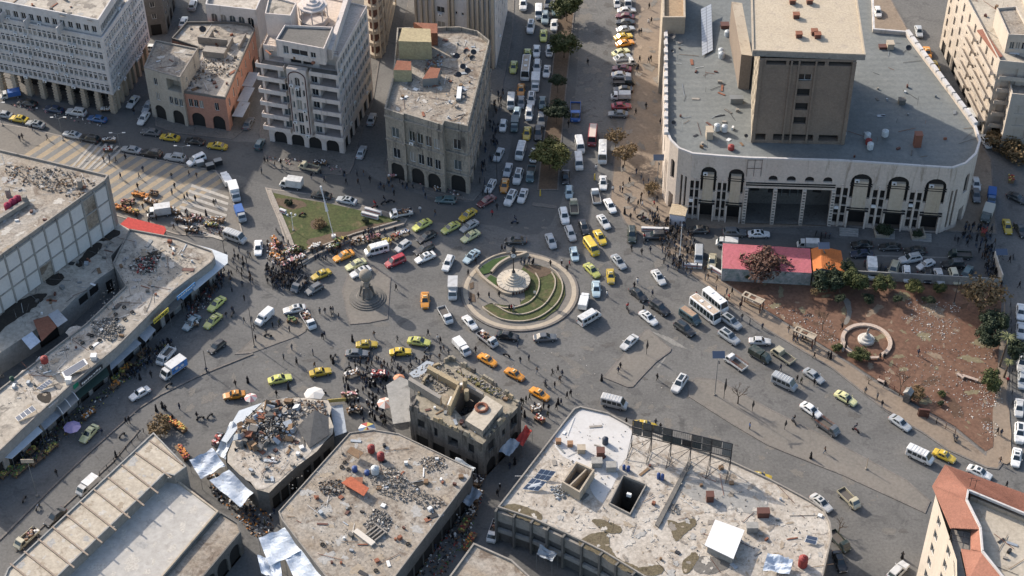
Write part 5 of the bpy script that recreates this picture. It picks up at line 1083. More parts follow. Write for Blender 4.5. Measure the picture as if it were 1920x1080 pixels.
def build_truck(L, W, color, bed='flat', boxcol=None, cabL=1.55, double=False, cabH=1.75, load=None):
    """light cab-over or pick-up; nose at +x"""
    m = PM_[color]; h = W/2; mb = MB(); cl = cabL*(1.45 if double else 1); xc = L/2-cl; zb = 1.0
    def pr(x,w,top): return [(x,s*y,z) for s,y,z in ((-1,w*.9,.35),(1,w*.9,.35),(1,w,.5),(1,w,min(zb,top-.1)),(1,w*.84,top),(-1,w*.84,top),(-1,w,min(zb,top-.1)),(-1,w,.5))]
    ringloft(mb, [pr(xc,h*.97,cabH-.05),pr(xc+.1,h*.98,cabH),pr(L/2-.75,h*.98,cabH-.03),pr(L/2-.28,h*.96,zb+.1),pr(L/2,h*.88,zb-.2)], m)
    nodes = [('cab', mb.data('cab'), [])]
    nodes.append(quad('windshield', [(L/2-.31,-h*.80,zb+.17),(L/2-.31,h*.80,zb+.17),(L/2-.68,h*.74,cabH-.10),(L/2-.68,-h*.74,cabH-.10)], CGLASS))
    for s in (-1,1):
        nodes.append(quad('side_window', [(xc+.18,s*(h*.98),zb+.08),(L/2-.48,s*(h*.98),zb+.08),(L/2-.78,s*(h*.86+.01),cabH-.12),(xc+.18,s*(h*.86+.01),cabH-.12)], CGLASS))
        mb = MB(); mb.box((L/2-.03,s*h*.62,zb-.32),(.10,.3,.16),LAMP); nodes.append(('headlight', mb.data('headlight'), []))
    mb = MB(); bl = xc+L/2-.05; bx = (-L/2+xc-.05)/2; bm = PM_[color] if bed != 'wood' else WOOD
    mb.box((bx,0,.62),(bl,W*.96,.16),GREYM); nodes.append(('chassis', mb.data('chassis'), []))
    mb = MB(); hh = .42 if bed != 'box' else .1
    if bed in ('flat','wood','rack','load','dark'):
        fm = flat('bed_floor',(.09,.08,.07)) 
        mb.box((bx,0,.73),(bl-.08,W*.90,.05),fm)
        for s in (-1,1): mb.box((bx,s*(h-.03),.70+hh/2),(bl,.06,hh),bm)
        for x in (-L/2+.03,xc-.08): mb.box((x,0,.70+hh/2),(.06,W-.13,hh),bm)
        nodes.append(('cargo_bed', mb.data('cargo_bed'), []))
    if bed == 'rack':
        mb = MB()
        for s in (-1,1):
            for z in (1.3,1.6): mb.tube((-L/2+.05,s*(h-.03),z),(xc,s*(h-.03),z),.035,RUST if boxcol is None else boxcol,4)
            for k in range(5): x = -L/2+.05+k*(bl-.1)/4; mb.tube((x,s*(h-.03),1.1),(x,s*(h-.03),1.65),.035,RUST if boxcol is None else boxcol,4)
        for z in (1.3,1.6): mb.tube((xc,-h,z),(xc,h,z),.035,RUST if boxcol is None else boxcol,4)
        nodes.append(('rack', mb.data('rack'), []))
    if bed in ('box','canvas'):
        bh = 1.75 if bed == 'box' else 1.1
        mb.box((bx-.03,0,.73+bh/2),(bl,W*1.04,bh),boxcol or m,top=1 if bed=='box' else .93); nodes.append(('cargo_box', mb.data('cargo_box'), []))
    if bed == 'print':
        mb.box((bx-.03,0,.73+.87),(bl,W*1.04,1.74),boxcol or m); subs = []
        r = random.Random(5)
        for s in (-1,1):
            k = MB(); k.face([(bx-bl/2,s*(h*1.04+.012),.85),(bx+bl/2-.06,s*(h*1.04+.012),.85),(bx+bl/2-.06,s*(h*1.04+.012),2.4),(bx-bl/2,s*(h*1.04+.012),2.4)],flat('print_blue',(.08,.22,.50)))
            for q in range(9):
                x = bx+r.uniform(-bl*.42,bl*.42); z = r.uniform(1.2,2.1); rr = r.uniform(.15,.38); c = r.choice([GOODS[0],GOODS[0],GOODS[8],GOODS[5]]); k.face([(x+rr*math.cos(a*.785),s*(h*1.04+.016+.001*q),z+rr*math.sin(a*.785)) for a in range(8)],c)
            subs.append(('printed_panel', k.data('printed_panel')))
        nodes.append(('cargo_box', mb.data('cargo_box'), subs))
    if load or bed == 'load':
        r = random.Random(int(L*100)+(load or 1)); mb = MB()
        for k in range(26): mb.box((bx+r.uniform(-bl*.42,bl*.42),r.uniform(-h*.75,h*.75),.9+r.uniform(0,.55)),(r.uniform(.25,.6),r.uniform(.2,.5),r.uniform(.2,.45)),r.choice(GOODS[:3]+GOODS[7:]),r.uniform(0,3))
        o = mb.data('load'); nodes.append(('load', o, []))
    nodes += wheelset((-L/2+.8, L/2-.75), h+.003, .33)
    return (None, nodes)
TPL = {}
def tpl(kind, color):
    k = (kind, color)
    if k in TPL: return TPL[k]
    if kind == 'taxi': t = build_car('sedan', color, True)
    elif kind == 'oldtaxi': t = build_car('old', color, True)
    elif kind == 'sunroof': t = build_car('sedan', color, extra='sunroof')
    elif kind == 'suvr': t = build_car('suv', color, extra='sunroof')
    elif kind == 'suvrack': t = build_car('suv', color, extra='rack')
    elif kind == 'hood': t = build_car('hatch', color, extra='hood')
    elif kind == 'striped': t = build_car('sedan', color, extra='stripes')
    elif kind in CARS: t = build_car(kind, color)
    elif kind == 'van': t = build_van(4.7, 1.8, 2.0, color, 4)
    elif kind == 'vanr': t = build_van(4.9, 1.85, 2.1, color, 4, extra='rails')
    elif kind == 'panelvan': t = build_van(4.3, 1.75, 1.85, color, 1, slope=.6, nose=.8)
    elif kind == 'oldvan': t = build_van(4.7, 1.8, 2.0, color, 4, roof=mat('tan_rust_roof',(.40,.30,.21),(.30,.18,.12),s=1,s2=3))
    elif kind == 'bus': t = build_van(7.2, 2.1, 2.7, color, 7, slope=.35, nose=.15, roof=mat('bus_roof',(.50,.45,.38),(.42,.30,.2),s=.8,s2=3), extra='hatches')
    elif kind == 'sbus': t = build_van(6.0, 2.0, 2.5, color, 6, slope=.4, nose=.2, extra='hatches')
    elif kind == 'pickup': t = build_truck(4.7, 1.72, color, 'flat')
    elif kind == 'pickupw': t = build_truck(4.7, 1.72, color, 'dark')
    elif kind == 'dpickup': t = build_truck(5.0, 1.8, color, 'flat', double=True)
    elif kind == 'rack': t = build_truck(4.8, 1.75, color, 'rack')
    elif kind == 'wrack': t = build_truck(4.6, 1.75, color, 'rack', boxcol=WHITEM)
    elif kind == 'loaded': t = build_truck(4.8, 1.75, color, 'load')
    elif kind == 'canvas': t = build_truck(4.5, 1.72, color, 'canvas')
    elif kind == 'canvasb': t = build_truck(4.5, 1.72, color, 'canvas', boxcol=flat('blue_canvas',(.03,.10,.30)))
    elif kind == 'box': t = build_truck(4.9, 1.85, color, 'box', cabH=1.9)
    elif kind == 'print': t = build_truck(5.4, 1.95, color, 'print', cabH=2.0)
    elif kind == 'dump': t = build_truck(6.6, 2.3, color, 'rack', cabH=2.4, cabL=1.8, boxcol=PM_['bright'])
    elif kind == 'army': t = build_truck(5.2, 2.1, color, 'canvas', boxcol=flat('pale_canvas',(.42,.40,.34)), cabH=2.0)
    elif kind == 'redbus': t = build_van(5.6, 2.0, 2.4, 'dred', 5, slope=.4, nose=.2, roof=flat('cream_roof',(.55,.45,.38)))
    elif kind == 'cart': t = build_truck(3.4, 1.4, color, 'load', cabL=1.0, cabH=1.5)
    TPL[k] = t; return t
NAMES = {'taxi':('taxi','taxi'),'oldtaxi':('taxi','taxi'),'van':('minibus','minibus'),'vanr':('minibus','minibus'),'panelvan':('panel_van','van'),'oldvan':('minibus','minibus'),'bus':('bus','bus'),'sbus':('bus','bus'),'redbus':('bus','bus'),
 'pickup':('pickup_truck','pickup truck'),'pickupw':('pickup_truck','pickup truck'),'dpickup':('pickup_truck','pickup truck'),'rack':('pickup_truck','pickup truck'),'wrack':('pickup_truck','pickup truck'),'loaded':('pickup_truck','pickup truck'),'canvas':('covered_pickup','pickup truck'),'canvasb':('covered_pickup','pickup truck'),
 'box':('box_truck','truck'),'print':('box_truck','truck'),'dump':('dump_truck','truck'),'army':('covered_truck','truck'),'cart':('cargo_tricycle','cargo tricycle')}
V = []
def veh(x, y, ang, kind, color, label, group=None):
    z = .7; p = G(x, y, z); rz = heading(x, y, ang); n, c = NAMES.get(kind, ('car', 'car'))
    o = spawn(tpl(kind, color), n, (p.x, p.y, ground_z(x, y)), rz, label=label, cat=c, group=group); V.append((x, y)); return o
RAISED = [([(1142,378),(1158,395),(1240,470),(1296,517),(1440,621),(1560,692),(1665,775),(1777,845),(1850,878),(1872,881),(1886,862),(1892,700),(1884,560),(1870,440),(1860,300),(1700,50),(1188,-90),(1180,200)],.135)]
def ground_z(x, y):
    return .139 if inpoly(x, y, RAISED[0][0]) and (y > 390 or x > 1190) else .01
A_ = [
(20,178,190,'canvasb','white','small white pickup with a blue-and-white tarpaulin cover by the office arcade'),
(51,192,170,'sedan','black','black saloon parked beside the pickup with the blue cover, upper left'),
(101,204,170,'sedan','navy','dark navy saloon parked between the black saloon and a white off-roader, upper left'),
(143,210,172,'suv','white','white off-roader parked before the office block arcade'),
(182,222,170,'sedan','blue','blue saloon parked at the end of the row below the office block'),
(249,190,232,'taxi','white','white saloon turning at the mouth of the lane beside the office block'),
(277,199,238,'sedan','silver','silver saloon half hidden at the corner of the cream annex'),
(269,221,236,'sedan','white','white saloon in the lane just below the cream annex'),
(6,214,170,'sedan','silver','silver car cut by the left edge beside the striped plaza'),
(35,222,170,'taxi','yellow','yellow taxi parked on the plaza edge at the far left'),
(66,232,168,'sunroof','silver','silver-beige saloon parked right of the yellow taxi on the plaza edge'),
(135,252,168,'sunroof','silver','silver saloon parked on the plaza kerb beside a tall lamp post'),
(168,260,168,'suvrack','black','black car parked bumper to bumper behind the silver saloon on the plaza kerb'),
(283,247,172,'sedan','grey','dark grey saloon parked in front of the cream annex arch'),
(318,257,172,'taxi','yellow','yellow taxi in front of the salmon block arcade'),
(365,264,172,'sedan','black','black saloon between two yellow taxis below the salmon block'),
(407,273,172,'taxi','yellow','yellow taxi at the right end of the row below the salmon block'),
(466,230,62,'sedan','grey','dark grey car in the lane between the salmon block and the balcony tower'),
(362,8,72,'suv','silver','silver off-roader at the top edge in the lane behind the salmon block'),
(344,40,72,'sedan','white','pale car driving in the shaded lane behind the salmon block'),
(281,89,175,'sedan','white','white car nosing out behind the cream annex, beside the dark old house'),
(487,269,62,'hatch','teal','dark teal hatchback at the left corner of the balcony tower'),
(697,222,72,'sedan','silver','silver saloon in the lane between the balcony tower and the beige block'),
(678,284,68,'sedan','silver','second silver saloon, lower down the lane by the balcony tower corner'),
(246,280,170,'sedan','silver','silver saloon parked on the upper kerb of the striped plaza'),
(284,287,170,'suvrack','black','black off-roader parked on the upper kerb of the striped plaza'),
(328,295,172,'suvrack','silver','silver off-roader with roof bars beside the plaza lamp post'),
(368,300,205,'mpv','white','white van with its nose over the plaza corner near the bins'),
(424,337,120,'canvas','white','small white covered pickup at the top of the line along the plaza'),
(440,363,288,'box','white','tall white box truck parked along the east kerb of the plaza'),
(451,402,292,'canvasb','silver','flatbed with blue cover behind the white box truck'),
(298,399,188,'box','white','white box van parked among the orange stalls on the plaza'),
(441,445,340,'vanr','white','white minibus beside the black lamp post among the crowd'),
(484,464,268,'sedan','white','white saloon stopped left of the grass triangle market'),
(580,314,165,'pickup','cream','cream flatbed pickup on the pavement in front of the balcony tower'),
(546,346,172,'box','white','white covered truck standing above the grass triangle'),
(602,365,172,'sedan','black','black saloon behind the white covered truck at the grass triangle'),
(650,375,168,'sunroof','silver','silver saloon right of the flag pole at the grass triangle'),
(752,400,190,'loaded','white','white pickup loaded with produce at the tip of the grass triangle'),
(791,421,208,'taxi','lemon','lime-yellow taxi nearest the tip of the grass triangle'),
(845,426,208,'taxi','lemon','lime-yellow taxi left of the pale silver saloon, north-west of the roundabout'),
(877,402,215,'taxi','yellow','deep yellow taxi, topmost of the cluster north-west of the roundabout'),
(880,423,212,'sedan','silver','pale silver saloon between the deep yellow and the cream taxi'),
(882,442,210,'taxi','pale','cream-yellow taxi north-west of the roundabout, below the silver saloon'),
(800,443,210,'sedan','black','glossy black saloon under the first lime-yellow taxi'),
(795,466,205,'wagon','black','black estate car between the glossy black saloon and a white saloon'),
(755,461,215,'hatch','white','small white hatchback right of the white minibus'),
(706,469,195,'vanr','white','white minibus beside the south wall of the grass triangle'),
(644,479,203,'taxi','orange','orange taxi left of the white minibus'),
(667,495,203,'taxi','pale','pale lime taxi below the orange taxi'),
(676,509,203,'sunroof','white','white saloon just above the stone globe'),
(741,490,203,'mpv','red','bright red van west of the roundabout'),
(797,482,203,'sunroof','white','white saloon with a sunroof right of the bright red van'),
(840,493,246,'wagon','white','white estate car heading down beside the roundabout'),
(884,480,222,'sunroof','lblue','pale silver-blue saloon at the roundabout kerb, upper left'),
(602,514,203,'oldtaxi','yellow','yellow taxi left of the globe monument beside the crowd'),
(562,533,230,'pickup','grey','dark pickup beside the packed crowd left of the globe monument'),
(589,541,210,'hatch','grey','grey hatchback right of the dark pickup'),
(849,545,268,'box','white','white box truck at the west kerb of the roundabout'),
(836,374,176,'wagon','teal','blue-grey estate car in front of the beige corner block'),
(912,376,210,'sedan','maroon','dark red saloon turning at the corner of the beige block'),
(920,348,242,'striped','white','white saloon with black bonnet stripes at the mouth of the avenue'),
(946,347,260,'taxi','orange','orange taxi beside the striped white saloon at the avenue mouth'),
(957,371,242,'suvr','white','white off-roader leaving the avenue below the orange taxi'),
(935,289,245,'sedan','silver','pinkish silver car parked by the beige block along the avenue'),
(967,450,180,'sedan','black','black saloon crossing above the roundabout'),
(981,8,268,'suv','white','white off-roader at the top left of the avenue queue'),
(1010,24,268,'van','white','white minibus near the top of the avenue queue'),
(1022,33,268,'suvrack','lblue','pale blue off-roader behind the top minibus in the avenue queue'),
(1027,5,268,'suv','grey','dark off-roader at the very top of the avenue queue'),
(1042,19,268,'suv','teal','dark teal off-roader half under the topmost tree'),
(995,50,262,'suvr','white','white off-roader above the green-yellow taxi in the avenue'),
(1039,46,266,'sedan','white','white saloon beside the first tree gap of the median'),
(1019,66,268,'taxi','lemon','green-yellow taxi highest in the avenue queue'),
(1006,95,268,'sedan','white','white saloon directly below the highest taxi of the queue'),
(1030,95,268,'hood','white','white car with a black bonnet beside the second median tree'),
(989,102,268,'taxi','lemon','green-yellow taxi in front of the white bus in the avenue'),
(986,132,263,'bus','white','long white bus in the avenue queue'),
(963,125,262,'taxi','lemon','green-yellow taxi left of the long white bus'),
(1007,125,266,'suv','white','white off-roader right of the long white bus'),
(1025,133,262,'sunroof','white','white saloon at the median, right of the long bus'),
(977,168,266,'taxi','orange','orange taxi behind the long white bus'),
(1004,158,266,'box','white','white box truck in the middle lane of the avenue'),
(958,192,266,'van','white','white minibus at the left kerb of the avenue'),
(977,191,268,'sedan','grey','dark grey saloon behind the orange taxi in the avenue'),
(996,186,266,'suvr','white','white off-roader behind the middle-lane box truck'),
(1017,192,268,'sedan','teal','slate-blue saloon below the small third tree'),
(992,213,266,'mpv','white','rounded white people carrier in the middle of the avenue'),
(969,212,262,'hatch','lblue','light blue hatchback above the teal pickup'),
(965,234,264,'canvas','teal','teal covered pickup in the left lane of the avenue'),
(943,235,262,'hatch','white','white hatchback at the left kerb level with the teal pickup'),
(1015,225,270,'suv','grey','grey off-roader beside the dark median tree'),
(988,249,262,'taxi','yellow','yellow taxi in the middle lane below the teal pickup'),
(1009,250,270,'suv','black','black car just right of the middle-lane yellow taxi'),
(976,285,255,'vanr','white','white minibus in the avenue above the crossing'),
(1001,290,260,'sedan','white','white car half hidden by the lowest median tree'),
(971,331,254,'suvr','white','white off-roader beside the grey pickup near the avenue mouth'),
(995,326,262,'dpickup','teal','dark blue-grey pickup left of the median end'),
(980,366,250,'sunroof','white','white saloon at the avenue mouth left of the kerb island'),
(952,318,255,'sedan','silver','silver saloon at the left kerb above the orange taxi'),
(1079,210,269,'dump','bright','bright blue tipper truck in the empty carriageway'),
(1111,257,264,'redbus','dred','small red bus with a cream roof'),
(1087,273,282,'van','white','white minibus left of the red bus'),
(1085,304,277,'van','white','white minibus below the other one, right of the lowest median tree'),
(1130,289,268,'sbus','white','white small bus standing at the edge of the dusty pavement'),
(1061,331,269,'sedan','black','black saloon right of the median end'),
(1067,360,271,'hatch','lblue','small light-blue hatchback below the black saloon'),
(1131,342,272,'sunroof','white','white saloon with a dark roof panel below the small bus'),
(1117,369,102,'pickup','white','white flatbed pickup, empty, left of the parked white saloon'),
(1076,388,96,'pickup','cream','cream open pickup seen from behind above the white estate'),
(1144,385,300,'sedan','white','white saloon on the edge of the dusty pavement'),
(1058,405,283,'suv','white','white off-roader left of the cream pickup'),
(1132,415,305,'sunroof','white','white saloon with a sunroof above the yellow taxi'),
(1095,425,290,'sunroof','black','black saloon between the two white estates and the taxi'),
(1070,437,292,'wagon','white','white estate car with a dark rear window, north-east of the roundabout'),
(1125,444,300,'taxi','yellow','orange-yellow taxi above the yellow minibus'),
(1033,451,292,'sedan','silver','silver saloon just north of the roundabout'),
(1109,464,305,'van','yellow','yellow minibus, the only one of that colour'),
(1077,476,282,'hatch','lblue','pale blue saloon beside the roundabout kerb, upper right'),
(1160,490,310,'sunroof','silver','silver saloon east of the roundabout with long shadow'),
(1110,506,315,'taxi','lemon','yellow taxi below the yellow minibus'),
(1145,517,275,'oldtaxi','yellow','small yellow taxi seen from behind'),
(1235,519,305,'sunroof','white','white saloon alone on the road below the kiosk crowd'),
(1118,541,272,'sedan','lblue','pale blue saloon at the east kerb of the roundabout'),
(1185,440,272,'suv','green','dark green jeep at the edge of the kiosk crowd'),
(1228,443,180,'suv','black','black off-roader beside the long white barrier'),
(1309,431,180,'sedan','black','black saloon with white roof stickers beside the white kiosk'),
(1377,437,0,'suvrack','grey','grey-blue off-roader in front of the west arches'),
(1423,439,0,'sunroof','white','white saloon with a dark sunroof in front of the porch'),
(1310,481,268,'van','silver','silver minibus parked left of the pink roof'),
(1335,490,264,'sedan','cream','cream saloon parked beside the pink-roofed hut'),
(1363,457,175,'canvas','white','white truck cab hidden behind the pink roof'),
(1616,459,180,'sedan','black','black saloon nearest the entrance steps'),
(1616,476,182,'sedan','navy','dark navy saloon in the lot behind the orange roof'),
(1669,463,180,'sedan','black','second black saloon along the steps'),
(1716,470,180,'sedan','black','third black saloon along the steps'),
(1707,486,190,'suvrack','white','white estate-like off-roader in the walled lot'),
(1736,496,205,'old','white','white saloon angled behind the off-roader in the walled lot'),
(1800,479,178,'pickupw','green','dark green pickup at the right of the walled lot'),
(1787,496,182,'suvrack','black','black off-roader at the right of the walled lot'),
(1814,509,60,'hatch','teal','slate-blue hatchback in the right corner of the walled lot'),
(1634,509,275,'box','white','white van roof against the long wall, leftmost'),
(1675,506,250,'suv','cream','cream off-roader parked against the long wall'),
(1700,514,275,'wagon','white','white estate car parked against the long wall'),
(1739,516,272,'sedan','black','dark saloon parked against the long wall'),
(1761,518,285,'sedan','white','white saloon parked nose-in at the long wall'),
(1790,518,290,'wagon','cream','cream estate car parked nose-in at the long wall'),
(1515,460,178,'canvas','white','white pickup behind the orange roof'),
(1830,345,282,'sedan','white','white car behind the rounded east corner of the arcaded block'),
(1830,366,280,'sedan','grey','dark grey car behind the rounded east corner of the arcaded block'),
(1859,370,266,'canvasb','blue','blue covered pickup on the right-hand street'),
(1851,402,250,'army','green','green truck with a pale canvas roof'),
(1889,424,283,'taxi','yellow','yellow taxi on the right-hand street near the crowd'),
(1907,370,335,'sedan','black','black car at the right edge beside the blue pickup'),
(1914,430,300,'sedan','black','black car cut by the right edge near the yellow taxi'),
(1646,22,282,'hatch','white','white car near the top of the right-hand street'),
(1723,58,282,'sedan','silver','silver car in the right-hand street above the orange taxi'),
(1739,98,284,'taxi','orange','orange taxi in the shaded right-hand street'),
(1753,124,296,'taxi','yellow','yellow taxi in the shaded right-hand street'),
(1802,199,302,'sedan','silver','dark silver saloon parked in the right-hand street'),
(1825,222,300,'van','white','white minibus parked in the right-hand street'),
(1848,264,302,'sunroof','white','white saloon at the lower end of the right-hand street'),
(406,569,222,'taxi','lemon','upper of two lime-yellow taxis facing the left market'),
(399,601,222,'taxi','lemon','lower of two lime-yellow taxis facing the left market'),
(359,604,225,'sedan','lblue','pale grey saloon left of the lower lime-yellow taxi'),
(406,649,218,'hatch','black','rounded black hatchback driving on the left road'),
(311,668,228,'wrack','white','white pickup with a white cage on its bed'),
(325,694,215,'print','white','white truck with a blue printed box'),
(262,737,210,'old','white','white old saloon driving on the left road'),
(439,740,188,'oldtaxi','orange','orange taxi with an open boot above the rubble roof'),
(496,595,222,'panelvan','white','white panel van at the long traffic island'),
(552,579,190,'sunroof','white','pearl white saloon left of the globe monument'),
(578,601,302,'loaded','white','white pickup heaped with goods below the pearl white saloon'),
(167,812,228,'taxi','pale','pale lime taxi near the bottom-left stalls'),
(688,645,2,'oldtaxi','yellow','boxy yellow taxi above the dark grey saloon'),
(786,640,352,'taxi','lemon','lemon taxi, highest of the three south-west of the roundabout'),
(751,659,4,'oldtaxi','yellow','boxy yellow taxi just below the lemon taxi'),
(670,662,0,'sedan','grey','dark grey saloon at the edge of the motorcycle crowd'),
(525,710,12,'taxi','lemon','lime taxi leftmost on the south road'),
(601,697,10,'oldtaxi','yellow','yellow taxi right of the lime taxi on the south road'),
(797,562,270,'taxi','orange','orange taxi alone west of the roundabout'),
(835,591,300,'pickup','white','white pickup with an open bed at the west kerb'),
(881,604,312,'old','white','white saloon at the south-west kerb of the roundabout'),
(866,652,312,'canvas','white','white covered pickup near the ruined building'),
(914,636,322,'loaded','white','white pickup loaded with sacks south of the roundabout'),
(914,674,330,'oldtaxi','orange','orange taxi, upper left of three beside the ruined building'),
(965,701,332,'oldtaxi','orange','orange taxi, middle of three beside the ruined building'),
(1012,738,330,'oldtaxi','orange','orange taxi, lower right of three beside the ruined building'),
(952,629,350,'sedan','black','black saloon at the south kerb of the roundabout'),
(1022,632,4,'sedan','grey','dark grey saloon just right of the black one, south of the roundabout'),
(713,703,2,'cart','dred','red cargo tricycle in the middle of the southern crowd'),
(1095,566,75,'canvas','white','white covered pickup at the east kerb, seen from behind'),
(1105,596,30,'vanr','white','white minibus at the south-east of the roundabout'),
(1197,551,320,'sunroof','black','black saloon leading the eastern queue'),
(1237,577,325,'suv','black','black off-roader second in the eastern queue'),
(1216,595,320,'sunroof','white','white saloon beside the black off-roader'),
(1284,616,325,'suvr','black','black off-roader left of the rusty minibus'),
(1294,595,325,'oldvan','teal','old teal minibus with a rusty roof'),
(1322,585,322,'bus','white','long white bus in the eastern queue'),
(1341,567,320,'sbus','white','white small bus on the kerb side of the long bus'),
(1371,603,325,'suvr','silver','silver off-roader right of the long white bus'),
(1367,631,325,'suvr','silver','silver off-roader behind the black off-roader'),
(1425,639,358,'old','white','white old saloon across the lanes near the bus shelter'),
(1425,667,330,'canvas','green','dark green covered pickup below the white old saloon'),
(1180,641,222,'sedan','white','white saloon at the tip of the triangular island'),
(1274,719,236,'suvr','white','white off-roader at the left end of the long median'),
(1379,680,145,'rack','white','white pickup with a rusty rack beside the solar lamp'),
(1152,756,346,'vanr','white','white minibus above the whitewashed roof'),
(1210,797,352,'taxi','yellow','yellow taxi partly behind the billboard frame'),
(1468,667,145,'dpickup','cream','cream double-cab pickup near the second bus shelter'),
(1526,704,325,'sedan','silver','silver saloon above the pale yellow taxi'),
(1471,718,335,'vanr','silver','silver minibus left of the pale yellow taxi'),
(1586,746,330,'taxi','pale','pale yellow taxi with a person at its open door'),
(1521,768,325,'sedan','white','white saloon below the silver minibus'),
(1688,792,325,'sedan','silver','silver-white saloon alone below the park'),
(1552,801,325,'rack','grey','grey flatbed truck with a dark slatted bed below the white saloon'),
(1725,855,335,'vanr','white','white minibus beside the bright yellow taxi near the tiled roof'),
(1771,854,335,'oldtaxi','yellow','bright yellow taxi beside the tiled roof'),
(1837,885,336,'sunroof','white','white saloon just above the tiled roof'),
(1540,942,320,'sunroof','white','white saloon parked against the rounded whitewashed roof'),
(1592,935,315,'pickup','cream','cream flatbed truck on the lower carriageway'),
(1574,1015,312,'pickup','green','green and white pickup at the corner of the whitewashed roof'),
(1575,1052,290,'sedan','black','black car at the bottom edge beside the whitewashed roof'),
(1684,1070,45,'suv','white','white off-roader cut by the bottom edge by the tiled building'),
(1424,894,352,'taxi','yellow','yellow taxi hidden behind the edge of the whitewashed roof'),
(1914,584,268,'sedan','white','pale car parked on the right edge beside the brown trees'),
(1914,619,268,'sedan','white','white car at the right edge beside the palms'),
(1916,680,268,'suv','white','white off-roader at the right edge beside the big bush'),
(1917,712,268,'wagon','silver','silver estate car at the right edge below the white off-roader'),
(1911,764,268,'sedan','white','white saloon parked at the right edge below the bush'),
(1912,812,268,'suvr','white','white off-roader at the right edge by the park corner'),
(1906,857,262,'sunroof','white','white saloon lowest in the right edge row'),
(164,912,222,'canvas','white','white covered pickup along the ribbed-roof wing'),
(103,968,222,'sedan','black','black saloon beside the ribbed-roof wing'),
(50,1010,222,'loaded','cream','cream pickup with a load at the lower end of the ribbed-roof wing'),
(410,824,62,'cart','grey','dark cargo tricycle by the silver tarpaulins'),
(927,996,250,'loaded','white','white pickup full of scrap in the alley by the whitewashed roof'),
]
for r in A_: veh(*r)
ROW = [(1157,5,275,'hatch','white','white hatchback at the top of the parked row, nose down'),(1177,6,275,'van','white','white minibus at the top of the parked row'),(1175,19,5,'sedan','white','white saloon just below the top minibus of the parked row'),(1172,30,175,'sedan','maroon','maroon saloon high in the parked row'),(1172,41,178,'sedan','black','black saloon just below the maroon one'),(1173,54,10,'sedan','silver','silver saloon above the yellow and orange taxis of the row'),
(1169,68,12,'taxi','yellow','yellow taxi directly above the orange taxi in the parked row'),(1172,80,12,'taxi','orange','orange taxi in the parked row'),(1164,97,18,'taxi','pale','pale yellow taxi below the gap in the parked row'),(1167,107,16,'sedan','silver','silver-white saloon just below the pale yellow taxi'),(1174,118,8,'pickup','white','white open pickup in the parked row'),(1166,128,175,'sedan','maroon','dark red saloon below the open pickup'),
(1165,140,0,'sedan','white','white saloon in the middle of the row below the dark red one'),(1169,154,0,'dpickup','black','black pickup in the parked row'),(1168,167,180,'sedan','black','black saloon between the black pickup and the covered pickup'),(1164,181,180,'canvas','white','white covered pickup in the parked row'),(1165,198,2,'sedan','red','bright red saloon second from the bottom of the row'),(1159,213,178,'sedan','grey','dark grey saloon at the bottom of the parked row')]
for r in ROW: veh(*r, group='cars parked side by side along the dusty pavement')

# ---------------- motorcycles ----------------
def build_moto(c):
    mb = MB(); m = flat('moto_'+str(c[0]), c, .4)
    mb.tube((-.55,0,.55),(.35,0,.62),.13,m,6,.16); mb.box((.15,0,.80),(.5,.28,.22),m); mb.tube((.55,0,.95),(.72,0,.32),.05,GREYM,5)
    nodes = [('body', mb.data('body'), [])]
    mb = MB(); mb.box((-.32,0,.82),(.68,.26,.10),BLACKM); nodes.append(('saddle', mb.data('saddle'), []))
    mb = MB(); mb.tube((.5,-.34,1.05),(.5,.34,1.05),.03,BLACKM,5); nodes.append(('handlebar', mb.data('handlebar'), []))
    for x in (-.65,.70): mb = MB(); mb.tube((x,-.05,.30),(x,.05,.30),.30,RUB,12); nodes.append(('wheel', mb.data('wheel'), []))
    return (None, nodes)
MT = [build_moto(c) for c in ((.02,.02,.022),(.10,.02,.02),(.03,.05,.09))]
def moto(x, y, ang, k, label, group=None):
    p = G(x, y, .5); o = spawn(MT[k], 'motorcycle', (p.x, p.y, ground_z(x, y)), heading(x, y, ang), label=label, cat='motorcycle', group=group); o.scale = (.86,.86,.86); return o
